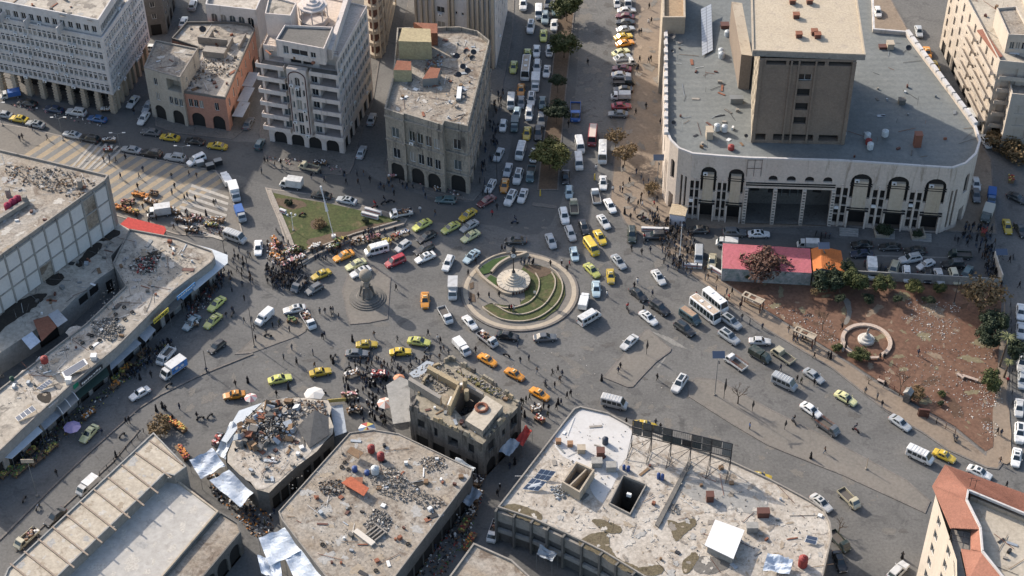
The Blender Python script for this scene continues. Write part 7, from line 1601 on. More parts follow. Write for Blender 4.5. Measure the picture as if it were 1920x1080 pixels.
# =================== STREET FURNITURE ===================
def lamp(x, y, h, label, m=GREYM, arm='double', name='street_lamp', cat='street lamp', lean=0):
    p = G(x, y); o = empty(name, (p.x,p.y,ground_z(x,y)), label=label, cat=cat); mb = MB(); mb.box((0,0,.15),(.4,.4,.3),CONC); mb.tube((0,0,0),(lean,0,h),.09,m,6,.05); mb.build('pole', o)
    if arm == 'double':
        for s in (-1,1): mb = MB(); mb.tube((lean,0,h),(lean+s*1.1,0,h+.35),.045,m,5); mb.box((lean+s*1.4,0,h+.36),(.7,.22,.12),WHITEM); mb.build('lamp_arm', o)
    elif arm == 'ball':
        for s in (-1,0,1): mb = MB(); mb.tube((0,0,h-.6),(s*.8,0,h-.2+.4*(s==0)),.03,m,5); mb.lathe([(.08,0),(.22,.15),(.2,.4),(.05,.5)],(s*.8,0,h-.2+.4*(s==0)),WHITEM,8); mb.build('lamp_globe', o)
    elif arm == 'solar':
        mb = MB(); mb.face([(-1.1,-.6,h+.1),(1.1,-.6,h+.1),(1.1,.6,h+.75),(-1.1,.6,h+.75)],flat('solar_cell',(.06,.08,.12),.25)); mb.face([(-1.15,-.65,h+.06),(1.15,-.65,h+.06),(1.15,.65,h+.71),(-1.15,.65,h+.71)],GREYM); mb.build('solar_panel', o); mb = MB(); mb.tube((0,0,h-.5),(0,-1.2,h-.2),.05,m,5); mb.box((0,-1.4,h-.18),(.25,.6,.12),BLACKM); mb.build('lamp_head', o)
    elif arm == 'board': mb = MB(); mb.box((0,0,h),(2.2,.1,.9),CREAM); mb.build('board', o)
    return o
lamp(348,314,5.5,'double-armed lamp post on the plaza between the silver off-roader and the white van'); lamp(227,286,5,'double-armed lamp post on the plaza kerb near the silver saloons'); lamp(119,264,6,'double-armed lamp post at the left of the plaza'); lamp(5,236,6,'lamp post at the left picture edge by the plaza')
lamp(550,433,4.2,'white triple-globe lamp on the grass triangle',WHITEM,'ball'); lamp(424,494,9,'plain dark lamp post beside the white minibus at the shops corner',BLACKM,'none'); lamp(388,697,5.5,'dark lamp post with a red box on the left kerb line',BLACKM,'none'); lamp(477,650,10,'dark pole at the left end of the long island',BLACKM,'none'); lamp(70,930,9,'post with a cream board, bottom left',GREYM,'board')
lamp(1340,741,10,'tall grey solar lamp post on the long median',GREYM,'solar'); lamp(1869,452+60,5,'solar panel post by the right-hand crowd',GREYM,'solar'); lamp(1788,571,6.5,'black lamp post at the top of the park',BLACKM,'none'); lamp(1232,352,7.5,'pale pole with a solar panel at the west wall of the arcaded block',GREYM,'solar'); lamp(1274,486,9,'white thin pole in the kiosk crowd',WHITEM,'none'); lamp(1624,880,3,'short pale pole on the long median',CREAM,'none'); lamp(932,345,8,'dark pole at the beige block corner',BLACKM,'none')
p = G(626,446); o = empty('flag_pole',(p.x,p.y,.15),label='very tall white pole wrapped in a long furled flag on the grass triangle',cat='flag pole')
mb = MB(); mb.box((0,0,.3),(.8,.8,.6),WHITEM); mb.tube((0,0,0),(-1.6,0,13.5),.10,WHITEM,8,.07); mb.build('pole', o); mb = MB(); mb.tube((-.85,0,7),(-1.2,0,10),.30,flat('flag_cloth',(.6,.6,.62),.8),7,.12); mb.tube((-1.2,0,10),(-1.58,0,13.3),.12,flat('flag_cloth2',(.5,.52,.54),.8),6,.22); mb.build('furled_flag', o)
for x,y,h,l in ((1357,748,5.2,'dark furled banner pole beside the solar lamp on the median'),(1410,772,2.8,'short dark banner pole on the median right of the bare tree'),(1212,665,3.6,'small banner pole on the triangular island'),(1471,806,2.4,'dead dark stump pole at the median edge near the motorcycle')):
    p = G(x,y); o = empty('banner_pole',(p.x,p.y,.12),label=l,cat='pole'); mb = MB(); mb.tube((0,0,0),(.05,0,h),.05,BLACKM,5); mb.build('pole', o); mb = MB(); mb.tube((0,0,h*.35),(.1,0,h*.65),.06,BLACKM,5,.26); mb.tube((.1,0,h*.65),(.12,0,h),.26,BLACKM,5,.03); mb.build('furled_banner', o)
# fountain in the park
FC = G(1624,642); o = empty('fountain',(FC.x,FC.y,.14),label='small tiered white fountain with a statue inside a broken pale ring in the park',cat='fountain')
Zc = Vector((0,0,0)); mb = MB(); wallring(mb,Zc,4.1,4.85,0,.45,mat('ring_stone',(.50,.38,.29),(.44,.36,.30),s=.5,s2=3),-60,232,40); mb.build('ring_wall', o)
mb = MB(); mb.lathe([(1.55,0),(1.65,.5),(1.5,.7),(1.1,.75),(1.0,1.1),(.6,1.2),(.5,1.7),(.25,1.9)],(0,.3,0),mat('fountain_white',(.55,.53,.48),(.38,.36,.32),s=1,s2=3),20); mb.build('basin', o)
mb = MB(); mb.tube((0,.3,1.8),(.05,.3,2.9),.22,CONC,7,.14); mb.tube((.05,.3,2.8),(.15,.25,3.5),.3,CONC,6,.05); mb.build('statue', o)
def bench(x,y,L,an,label,m=mat('bench_stone',(.45,.36,.30),(.38,.30,.25),s=1,s2=3)):
    p = G(x,y); o = empty('bench',(p.x,p.y,.14),an,label=label,cat='bench'); mb = MB(); mb.box((0,0,.42),(L,.55,.12),m); mb.build('seat', o)
    for s in (-1,1): mb = MB(); mb.box((s*L*.4,0,.18),(.3,.5,.36),m); mb.build('leg', o)
bench(1637,674,2.2,.05,'pale stone bench under the fountain ring'); bench(1818,712,3.0,-.5,'broken pale slab bench near the big green bush'); bench(1800,708,1.5,-.9,'smaller broken slab left of the slab bench'); bench(1580,655,1.6,1.4,'short bench left of the fountain'); bench(1652,718,1.6,-.6,'grey bench on the park border')
def shelter(x,y,an,label):
    p = G(x,y); o = empty('bus_shelter',(p.x,p.y,.14),an,label=label,cat='bus shelter'); mb = MB(); ring(mb,[Vector(v) for v in ((-2.2,-.8,0),(2.2,-.8,0),(2.2,.8,0),(-2.2,.8,0))],.3,2.4,2.6,CREAM); mb.box((-.9,0,2.5),(.4,1.0,.14),CREAM); mb.box((1.2,0,2.46),(1.4,1.0,.08),CREAM); mb.build('roof', o)
    for sx in (-2,2):
        for sy in (-.6,.6): mb = MB(); mb.box((sx,sy,1.2),(.2,.2,2.4),BROWNM); mb.build('post', o)
    mb = MB(); mb.box((0,.4,.5),(3.4,.45,.1),WOOD); mb.build('seat', o)
shelter(1410,577,-.62,'pale bus shelter with people near the white small bus'); shelter(1507,643,-.62,'pale bus shelter with sitting people by the park')
p = G(1700,752); o = empty('stone_booth',(p.x,p.y,.14),-.6,label='narrow grey pitched booth on the park border',cat='booth'); mb = MB(); mb.box((0,0,1.1),(1.2,1.2,2.2),CONCD); mb.build('body', o); mb = MB(); mb.mesh([(-.8,-.8,2.2),(.8,-.8,2.2),(.8,.8,2.2),(-.8,.8,2.2),(0,-.8,2.9),(0,.8,2.9)],[(0,1,4),(1,2,5,4),(2,3,5),(3,0,4,5)],CONCG); mb.build('roof', o)
# white kiosk
p = G(1272,424); o = empty('kiosk',(p.x,p.y+1.6,.14),-.25,label='small white square kiosk with an ochre roof in the crowd',cat='kiosk'); mb = MB(); mb.box((0,0,1.35),(3.1,3.1,2.7),flat('kiosk_white',(.55,.53,.55),.8)); mb.build('walls', o); mb = MB(); mb.box((0,0,2.8),(3.4,3.4,.15),mat('kiosk_roof',(.48,.40,.28),(.42,.33,.22),s=.8,s2=3)); mb.build('roof', o); mb = MB(); mb.box((1.56,-.3,1.5),(.04,.7,.8),DARK); mb.build('window', o)
# pink and orange huts
pk_, _ = building('pink_roofed_hut','low hut with a faded pink sheet roof and a painted wall',[(1354,503),(1522,512),(1519,466),(1355,456)],3.4,PINKT,mat('mural_wall',(.10,.16,.15),(.45,.42,.40),(.38,.08,.06),s=.9,s2=3,st=.62,fine=.3),par=None,cat='hut')
oh, ohp = building('orange_roofed_hut','small hut with a ridged orange roof beside the pink one',[(1525,509),(1584,511),(1577,470),(1520,467)],3.2,ORT,CONCG,par=None,cat='hut')
a_,b_,c_,d2 = [Vector((v.x,v.y,3.22)) for v in ohp]; r1 = (a_+b_)/2*.0+a_.lerp(b_,.25); r2 = d2.lerp(c_,.32); r1.z = r2.z = 4.1
mb = MB(); mb.face([a_,r1,r2,d2],ORT); mb.face([r1,b_,c_,r2],ORT); mb.face([a_,b_,r1],CONCG); mb.face([d2,r2,c_],CONCG); mb.build('gable_roof', oh)
for k in range(1,12):
    t = k/12; v0 = r1.lerp(b_,t); v1 = r2.lerp(c_,t); mb = MB(); mb.tube(v0,v1,.04,ORT,3); mb.build('roof_seam', oh)
lamp(1539,500,5.0,'lamp with a square solar panel standing in front of the orange roof',GREYM,'solar')
def wall_line(pts,h,wd,m,label,name='wall'):
    p = P2(pts); mb = MB()
    for a_,b_ in zip(p[:-1],p[1:]): d2 = b_-a_; c = (a_+b_)/2; mb.box((c.x,c.y,h/2+.1),(d2.length+wd*.5,wd,h),m,math.atan2(d2.y,d2.x))
    return mb.build(name,label=label,cat='wall')
wall_line([(1588,523),(1700,529),(1872,539)],2.2,.25,CONCG,'long grey wall between the car lot and the park'); wall_line([(1876,534),(1868,512),(1862,490)],2.6,.25,NEW,'short pale wall at the right end of the car lot')
wall_line([(1722,780),(1740,782)],1.8,.4,BROWNM,'rusty gate pillar wall at the park border')
def fence(pts,h,label,m=BROWNM,step=1.6):
    p = P2(pts); o = empty('fence',tuple(p[0]),label=label,cat='fence'); 
    for a_,b_ in zip(p[:-1],p[1:]):
        L = (b_-a_).length; n = max(1,int(L/step))
        for k in range(n+1): v = a_.lerp(b_,k/n)-p[0]; mb = MB(); mb.box((v.x,v.y,h/2+.1),(.10,.10,h),m); mb.build('post', o)
        for z in (.5,h): mb = MB(); mb.tube(a_-p[0]+Vector((0,0,z+.05)),b_-p[0]+Vector((0,0,z+.05)),.035,m,4); mb.build('rail', o)
fence([(1720,778),(1755,795),(1790,815)],1.5,'broken dark fence along the lower park border'); fence([(1648,712),(1690,742)],1.0,'low broken rail fence by the grey bench'); fence([(270,812),(215,868),(188,893)],1.2,'dark railing along the road beside the ribbed-roof wing',BLACKM); fence([(1893,560),(1896,640),(1897,700),(1897,760)],1.2,'dark kerb fence along the right edge pavement',BLACKM,2.4)
def barrier(x,y,L,an,label,m=flat('barrier_white',(.52,.51,.50),.8)):
    p = G(x,y); o = empty('road_barrier',(p.x,p.y,.14),heading(x,y,an),label=label,cat='barrier'); mb = MB(); mb.box((0,0,.45),(L,.55,.9),m,top=.75 if 0 else None); mb.build('block', o); mb = MB(); mb.box((0,-.29,.5),(L*.9,.03,.18),GOODS[2]); mb.build('stripe', o)
barrier(1228,434,5.6,-2,'long white barrier beside the black off-roader'); barrier(1297,502,4.0,-5,'white barrier below the silver minibus'); barrier(1345,513,4.0,-30,'white barrier angled below the pink hut corner'); barrier(694,408,3.8,-15,'pale barrier block at the tip of the grass triangle, front'); barrier(700,400,3.8,-15,'pale barrier block at the tip of the grass triangle, behind'); barrier(531,400,1.5,-20,'small pale block on the west kerb of the grass triangle')
def marker(x,y,l):
    p = G(x,y); o = link('kerb_marker',None,None,(p.x,p.y,.14),label=l,cat='bollard'); mb = MB(); mb.box((0,0,.8),(.35,.3,1.6),flat('marker_yellow',(.55,.38,.05)),top=.5); mb.build('post', o)
marker(1115,338,'yellow marker post beside the white off-roader on the kerb'); marker(1013,368,'yellow marker post at the lower end of the median')
for x,y,l in ((375,307,'white-topped waste container left at the plaza corner'),(394,313,'dark waste container at the plaza corner'),(409,305,'small waste container above the row of trucks')):
    p = G(x,y,.6); o = empty('waste_container',(p.x,p.y,.13),.4,label=l,cat='bin'); mb = MB(); mb.box((0,0,.65),(1.6,1.1,1.1),BLACKM if x > 380 else GREYM,top=1.1); mb.build('body', o); mb = MB(); mb.box((0,0,1.25),(1.7,1.2,.12),WHITEM if x < 380 else GREYM); mb.build('lid', o)
# billboard frame on the whitewashed roof
a_, b_ = G(1184,838,8), G(1368,882,8); d2 = b_-a_; L = d2.length; o = empty('billboard_frame',tuple(a_),math.atan2(d2.y,d2.x),label='rusty see-through billboard frame with torn panels on the whitewashed roof',cat='billboard')
mb = MB()
for k in range(6):
    x = L*k/5; mb.tube((x,0,0),(x,0,6.6),.09,BLACKM,5); mb.tube((x,-3.2,0),(x,0,3.6),.06,BLACKM,4); mb.tube((x,0,.2),(x,-3.2,.2),.05,BLACKM,4)
    if k < 5: mb.tube((x,-.0,.3),(x+L/5,0,3.2),.05,BLACKM,4); mb.tube((x,-3.1,.2),(x+L/5,-.1,3.2),.05,BLACKM,4)
for z in (3.2,4.9,6.6): mb.tube((0,0,z),(L,0,z),.09,BLACKM,5)
for k in range(48): x = L*k/47; mb.tube((x,0,3.2),(x,0,6.6),.025,BLACKM,3)
mb.build('frame', o); r2_ = random.Random(3)
for k in range(10):
    for j in range(2):
        if r2_.random() < .72: mb = MB(); x = L*(k+.5)/10; mb.box((x,.12,4.05+j*1.7),(L/10-.15,.05,1.5),r2_.choice([CONCD,BLACKM,CONCG,GREYM,CONCD,flat('panel_dark',(.05,.06,.06))])); mb.build('panel', o)

# =================== ROOFTOP THINGS ===================
RED = mat('red_tank',(.27,.045,.04),(.21,.04,.035),s=2,s2=5,rough=.6); WT = mat('white_tank',(.52,.55,.56),(.42,.45,.46),s=2,s2=5,rough=.5); BL = flat('blue_tank',(.035,.07,.20),.6); BK = flat('dark_tank',(.04,.05,.07),.6); MG = mat('magenta_tank',(.28,.03,.07),(.24,.03,.06),s=2,s2=5)
def tank(x,y,z,m,label,R=.75,h=1.4,stand=0.0,group=None):
    R *= .82
    p = G(x,y,z+stand+h/2); o = empty('water_tank',(p.x,p.y,z),label=label,cat='water tank',group=group); mb = MB(); mb.lathe([(R*.98,0),(R,h*.1),(R,h*.45),(R*1.03,h*.5),(R,h*.55),(R,h*.85),(R*.6,h),(R*.25,h*1.05),(R*.24,h*1.12)],(0,0,stand),m,14); mb.build('barrel', o)
    if stand:
        mb = MB()
        for sx in (-1,1):
            for sy in (-1,1): mb.tube((sx*R*.7,sy*R*.7,0),(sx*R*.6,sy*R*.6,stand),.04,GREYM,4)
        mb.build('stand', o)
for t in [(1345,238,15.87,WT,'left of two white tanks by the cream box on the grey roof',.8,1.5,.3),(1359,240,15.87,WT,'right of two white tanks by the cream box on the grey roof',.8,1.5,.3),(1371,276,15.87,RED,'red tank lying on the west part of the grey roof',.8,1.0),(1352,96,15.87,WT,'upper white tank near the solar array',.8,1.4),(1353,103,15.87,WT,'lower white tank near the solar array',.8,1.4),(1364,62,15.87,WT,'white tank beside the brown cabin at the top of the grey roof',.8,1.3),(1627,254,15.87,WT,'white tank behind the red one, east of the brown tower',.8,1.4,.3),(1629,265,15.87,RED,'red tank between two white ones, east of the brown tower',.8,1.2),(1632,273,15.87,WT,'white tank in front of the red one, east of the brown tower',.8,1.5,.3),(1660,249,15.87,WT,'single white tank on a stand east of the brown tower',.85,1.4,.7),
 (15,387,17,MG,'magenta tank, front one of three at the left edge',.9,1.6),(24,380,17,MG,'magenta tank, middle one of three at the left edge',.9,1.6),(33,374,17,MG,'magenta tank, rear one of three at the left edge',.9,1.6),(83,674,5.5,RED,'red tank on a tall spindly stand above the shops row',.85,1.3,1.6),(22,710,5.5,flat('dark_green_tank',(.02,.06,.04)),'small dark green tank at the left of the shops roof',.5,.9),
 (696,841,6.5,RED,'left of two red tanks on the debris roof',.8,1.4,.3),(714,855,6.5,RED,'right of two red tanks on the debris roof',.8,1.4,.3),(703,881,6.5,WT,'white tank below the red pair on the debris roof',.85,1.5,.3),(665,879,6.5,BL,'blue barrel beside the tyres on the debris roof',.6,1.0),(688,886,6.5,BL,'second blue barrel, right, on the debris roof',.55,.8),
 (1135,826,8,BK,'dark ribbed tank on the fresh whitewash',.65,1.5),(1170,876,8,BL,'left small blue drum at the light well',.35,1.1),(1178,878,8,BL,'right small blue drum at the light well',.4,1.1),(1235,892,8,BL,'left blue drum under the billboard frame',.38,1.3),(1242,894,8,BL,'right blue drum under the billboard frame',.38,1.3),(1506,1052,8,RED,'red tank at the bottom right of the whitewashed roof',.95,2.2),(538,22,24,BL,'pale blue tank on the balcony tower roof',.8,1.4)]: tank(*t)
def cabin(x,y,z,d,m,label,name='vent_box',cat='roof vent',rz=0,cap=None):
    p = G(x,y,z+d[2]/2); o = empty(name,(p.x,p.y,z),rz,label=label,cat=cat); mb = MB(); mb.box((0,0,d[2]/2),d,m); mb.build('body', o); mb = MB(); mb.box((0,0,d[2]+.05),(d[0]*1.12,d[1]*1.12,.1),cap or m); mb.build('cap', o)
for c in [(1330,250,15.87,(1.3,2.0,2.0),CREAM,'cream upright box at the two tanks on the grey roof'),(1381,187,15.87,(2.6,1.3,1.2),GREYM,'grey cabinet at the foot of the stair tower'),(1359,48,15.87,(1.7,1.5,.8),BROWNM,'brown cabin near the top of the grey roof'),(1377,55,15.87,(.9,2.2,1.3),WHITEM,'white narrow box beside the brown cabin'),(1669,85,15.87,(1.4,1.6,1.4),CREAM,'cream box at the right of the grey roof'),(1656,88,15.87,(1.8,1.2,.5),BROWNM,'low brown box left of the cream one'),(1691,190,15.87,(1.3,1.2,1.1),CONCD,'dark vent in the tower shadow on the grey roof'),(1721,262,15.87,(1.4,1.4,3.0),flat('orange_duct',(.20,.08,.05)),'tall orange-brown duct at the east of the grey roof'),
 (1126,850,8,(1.3,1.3,1.6),BROWNM,'rust-red box on the fresh whitewash'),(1119,868,8,(1.7,1.3,1.2),CONCG,'grey-white block below the rust-red box'),(1146,876,8,(1.6,1.3,1.3),CONCG,'weathered grey block left of the blue drums'),(1090,843,8,(1.3,1.2,1.1),CREAM,'open square chimney on the whitewashed roof'),(1069,833,8,(.9,.8,.8),mat('ochre_brick',(.32,.18,.10),(.25,.15,.09),s=2,s2=5),'small ochre chimney stub'),(1047,828,8,(.9,.8,.8),mat('ochre_brick',(.3,.2,.1)),'small ochre chimney stub, leftmost'),(1331,932,8,(1.2,1.2,1.5),BROWNM,'dark red box right of the cable trunk'),(1431,962,8,(1.9,1.2,1.2),BROWNM,'rust-red cabinet at the right of the whitewashed roof'),(1410,990,8,(1.8,1.2,1.3),CONCG,'grey cabinet beside the white shed'),
 (176,670,5.5,(1.0,1.0,1.0),WHITEM,'small white box on the shops roof edge'),(129,714,5.5,(1.0,.9,1.2),WHITEM,'white cube beside the green shop sign'),(664,907-1,6.5,(2.6,1.8,.6),RUST,'rust-orange hut roof lower half'),(645,905,6.5,(.1,.1,.1),RUST,'')]:
    if c[-1]: cabin(*c)
# leaning orange sheets
canopy('rusty_shed','bright rust-orange pitched sheet shed on the debris roof',[(640,905),(658,893),(692,915),(682,930)],7.7,mat('orange_rust',(.42,.12,.06),(.30,.09,.05),s=.8,s2=3),cat='shed',posts=False)
canopy('rusty_shed','brown sheet lean-to near the two red tanks',[(650,847),(658,837),(682,848),(672,860)],7.9,WOOD,cat='shed',posts=False)
def dish(x,y,z,label,R=.65,m=BLACKM,group=None):
    p = G(x,y,z+1.2); o = empty('satellite_dish',(p.x,p.y,z),random.uniform(-.6,.6),label=label,cat='satellite dish',group=group); mb = MB(); mb.tube((0,0,0),(0,0,1.1),.04,GREYM,4); mb.build('mast', o)
    mb = MB(); n=14; q=Matrix.Rotation(math.radians(35),3,'X'); vs=[q@Vector((0,0,-.12))+Vector((0,0,1.25))]+[q@Vector((R*math.cos(2*math.pi*k/n),R*math.sin(2*math.pi*k/n),.05))+Vector((0,0,1.25)) for k in range(n)]; mb.mesh(vs,[(0,k+1,(k+1)%n+1) for k in range(n)],m); mb.build('bowl', o)
for (x,y),l in zip(((857,105),(888,98),(886,109),(874,97),(860,140),(877,133),(868,125)),('leftmost of the upper four','rightmost of the upper four','lowest of the upper four','middle of the upper four','lowest of all','right of the lower three','upper of the lower three')): dish(x,y,17,'dish on the beige block roof, '+l,group='satellite dishes on the beige block roof')
for a in [(1261,68,15.87,'upper dark dish behind the west parapet'),(1261,96,15.87,'middle small dish behind the west parapet',.35),(1263,230,15.87,'lower dish behind the west parapet',.45),(1704,90,15.87,'dish at the east parapet of the grey roof'),(1902,47,19,'dish on the apartment row roof'),(380,55,8.6,'large dish on the salmon block roof',.8),(1399,255,15.87,'dish frame near the red tank',.4)]: dish(*a)
SC = flat('solar_cell',(.035,.04,.055),.2)
def solar(px,z,h,label,nx=3,ny=2,m=SC,fr=WHITEM,name='solar_panel'):
    a_,b_,c_,d_ = [G(x,y,z+hh) for (x,y),hh in zip(px,(0.35,0.35,h,h))]; o = empty(name,(a_.x,a_.y,z),label=label,cat='solar panel'); O = Vector((a_.x,a_.y,z)); k = Vector((0,0,.03))
    mb = MB(); mb.face([v-O for v in (a_,b_,c_,d_)],fr); mb.build('frame', o)
    for i in range(nx):
        for j in range(ny):
            f = lambda u,v: a_.lerp(b_,u).lerp(d_.lerp(c_,u),v)-O+k
            g_ = .06; mb = MB(); mb.face([f((i+g_)/nx,(j+g_)/ny),f((i+1-g_)/nx,(j+g_)/ny),f((i+1-g_)/nx,(j+1-g_)/ny),f((i+g_)/nx,(j+1-g_)/ny)],m); mb.build('cell', o)
    mb = MB()
    for v in (c_,d_): mb.tube(v-O,Vector((v.x-O.x,v.y-O.y,0)),.04,GREYM,4)
    mb.build('leg', o)
solar([(1316,105),(1337,94),(1334,7),(1314,17)],15.87,1.9,'long pale solar array on the grey roof',2,16,mat('pale_cell',(.42,.44,.46),rough=.35),flat('cell_frame',(.22,.23,.24)))
solar([(979,917),(1009,921),(1025,903),(998,896)],8,1.3,'dark solar panel set, lower left on the whitewashed roof'); solar([(1000,897),(1028,902),(1043,884),(1014,879)],8,1.3,'dark solar panel set, upper right one of the pair'); solar([(1508,1016),(1530,1022),(1534,1008),(1513,1003)],8,.8,'small solar panel at the right of the whitewashed roof',1,2)
solar([(115,698),(122,710),(165,682),(158,672)],5.6,1.0,'row of solar panels on the shops roof, upper',1,1); solar([(68,728),(78,732),(99,716),(92,711)],5.6,.8,'striped solar panel below the red tank',1,5); solar([(28,783),(34,790),(68,768),(60,760)],5.6,.9,'row of solar panels at the lower end of the shops roof',1,4)
def tyre(x,y,z,group,label):
    p = G(x,y,z); mb = MB(); n = 12
    for k in range(n):
        a,b = 2*math.pi*k/n,2*math.pi*(k+1)/n; mb.tube((.32*math.cos(a),.32*math.sin(a),.12),(.32*math.cos(b),.32*math.sin(b),.12),.11,RUB,5)
    mb.build('tyre',label=label,cat='tyre',group=group).location = (p.x,p.y,z+.05)
for (x,y),l in zip(((632,926),(605,1022),(705,1071),(765,1021),(653,881),(641,877),(647,868)),['left of the rust-orange shed', 'low on the left half', 'at the bottom edge', 'alone near the right edge', 'in the cluster by the blue barrels, right', 'in the cluster by the blue barrels, middle', 'in the cluster by the blue barrels, left']): tyre(x,y,6.5,'tyres lying on the debris roof','tyre on the debris roof, '+l)
for (x,y),l in zip(((233,577),(217,590),(219,600),(234,599),(248,586),(155,644),(172,630),(187,639),(171,652),(4,707)),('topmost of the upper cluster','left one of the upper cluster','just below the left one of the upper cluster','lowest of the upper cluster','rightmost of the upper cluster','leftmost on the white patch','highest on the white patch','rightmost on the white patch','lowest on the white patch','alone at the far left end')): tyre(x,y,5.55,'tyres holding down the shops roof','tyre on the shops roof, '+l)
def rubble(px,z,n,s0,s1,label,mats=None,name='rubble',hp=.5,seed=0):
    pl = px; r = random.Random(seed+int(px[0][0])); xs = [p[0] for p in pl]; ys = [p[1] for p in pl]; mb = MB(); cx, cy = sum(xs)/len(xs), sum(ys)/len(ys); rd = max(max(xs)-cx,1)
    ms = mats or [RUBM,RUBM,RUBM,CONC,CONCD,LITM]
    k = 0
    for _ in range(n*8):
        if k >= n: break
        x,y = r.uniform(min(xs),max(xs)),r.uniform(min(ys),max(ys))
        if not inpoly(x,y,pl) or (abs(z-8) < .1 and inpoly(x,y,[(1136,944),(1182,970),(1218,908),(1168,884)])): continue
        k += 1; t = max(0,1-math.hypot((x-cx)/rd,(y-cy)/rd)); p = G(x,y,z); s = r.uniform(s0,s1); d = s*.5
        up = r.uniform(0,t*hp); R_ = Matrix.Rotation(r.uniform(0,6.28),3,Vector((r.gauss(0,.5),r.gauss(0,.5),1)).normalized()); sx,sy,sz = r.uniform(.5,1)*s,r.uniform(.3,.8)*s,r.uniform(.15,.5)*s
        vs = [R_@Vector((a*sx*.5*r.uniform(.7,1.2),b*sy*.5*r.uniform(.7,1.2),c*sz*.5))+Vector((p.x,p.y,z+up+sz*.3)) for c in (-1,1) for a,b in ((-1,-1),(1,-1),(1,1),(-1,1))]
        mb.mesh(vs,[(3,2,1,0),(4,5,6,7),(0,1,5,4),(1,2,6,5),(2,3,7,6),(3,0,4,7)],r.choice(ms))
    mb.build(name,kind='stuff',label=label)
rubble([(455,790),(500,755),(560,752),(556,800),(540,830),(480,835),(440,850)],5.2,650,.15,.9,'broken masonry, sheets and scrap covering the low house roof',[RUBM,RUBM,CONC,CONCD,TIN,BLACKM,LITM,WOOD],hp=1.6)
rubble([(448,800),(500,755),(560,752),(556,800),(540,830),(450,850)],5.5,60,.9,2.4,'large broken slabs among the rubble',[RUBM,CONC,TIN,CONCD,WOOD,RUST],name='broken_slabs',hp=1.2); rubble([(560,750),(612,755),(615,780),(580,775),(545,790)],5.3,160,.1,.8,'pale broken slabs at the top right of the rubble roof',[RUBM,CONC,GOODS[1],LITM]); rubble([(440,862),(540,812),(590,838),(500,915)],5.2,110,.08,.4,'loose bits over the bare lower half of the rubble roof'); rubble([(480,785),(530,775),(545,800),(515,832),(482,832)],5.6,420,.15,.6,'dark scrap heap in the middle of the rubble roof',[BLACKM,CONCD,GREYM,RUBM],name='scrap_heap',hp=1.5)
rubble([(690,880),(740,875),(790,920),(760,945),(700,920)],6.5,420,.1,.55,'crushed masonry in the middle of the debris roof'); rubble([(700,955),(725,960),(735,990),(705,1005),(680,985)],6.5,380,.1,.6,'pale rubble beside the broken bathtub-like frame'); rubble([(597,905),(640,900),(645,925),(610,930),(598,920)],6.5,180,.1,.5,'dark scrap pile at the left of the debris roof',[CONCD,BLACKM,RUBM,WOOD]); rubble([(780,860),(830,855),(840,880),(800,885)],6.5,150,.1,.5,'thin rubble at the top right of the debris roof'); rubble([(755,925),(800,925),(840,945),(800,960)],6.5,160,.1,.5,'loose stones by the roof hatch'); rubble([(540,900),(700,830),(860,880),(740,1060),(620,1060),(535,970)],6.5,420,.06,.3,'small stones scattered all over the debris roof')
rubble([(240,500),(262,485),(300,480),(292,510),(262,515)],5.6,320,.1,.7,'dark rubble pile with red rags at the corner of the shops roof',[RUBM,CONCD,BLACKM,GOODS[2],LITM]); rubble([(170,605),(205,595),(235,615),(210,640),(180,630)],5.6,420,.1,.6,'whitish rubble in the middle of the shops roof'); rubble([(245,470),(330,462),(380,490),(345,520),(250,540),(180,600),(120,660),(60,740),(10,760),(60,690),(150,620)],5.5,420,.06,.35,'small debris strewn over the shops roof')
rubble([(10,310),(120,315),(180,345),(150,375),(60,350),(10,340)],17,420,.1,.6,'debris along the rear of the panelled block roof',[RUBM,CONCD,WOOD,RUBM]); rubble([(860,700),(900,712),(960,750),(930,745),(880,715),(850,690)],9,520,.1,.7,'grassy rubble on the north-east wall top of the ruin',[RUBM,mat('dry_weed',(.16,.14,.05),(.22,.19,.08),s=1,s2=4),CONC]); rubble([(770,690),(830,680),(860,710),(830,740),(780,720)],9,260,.1,.6,'loose stones on the west half of the ruin roof'); rubble([(842,790),(868,758),(896,775),(870,805)],4.0,200,.1,.6,'dark rubble at the bottom of the courtyard void',[CONCD,BLACKM,RUBM],hp=.2)
rubble([(800,110),(830,100),(825,160),(795,165)],17,260,.1,.8,'piled junk along the west side of the beige block roof',[RUBM,RUST,TIN,CONCD,WOOD]); rubble([(740,130),(900,80),(905,100),(870,230),(735,200)],17,260,.06,.35,'small litter over the beige block roof'); rubble([(355,118),(440,110),(450,135),(380,150),(350,170)],8.6,340,.1,.5,'dark debris across the salmon block roof',[CONCD,RUBM,BLACKM,WOOD])
rubble([(1040,780),(1180,800),(1400,890),(1540,960),(1540,1060),(1300,1060),(1000,960),(960,930)],8,420,.06,.4,'bits of stone scattered over the whitewashed roof'); rubble([(1030,912),(1062,908),(1075,925),(1045,940)],8,200,.1,.5,'grey-blue gravel heap below the solar panels',[CONCG,TIN]); rubble([(1255,945),(1275,945),(1275,965),(1255,962)],8,120,.1,.4,'gravel heap beside the cable trunk',[CONCG,RUBM])
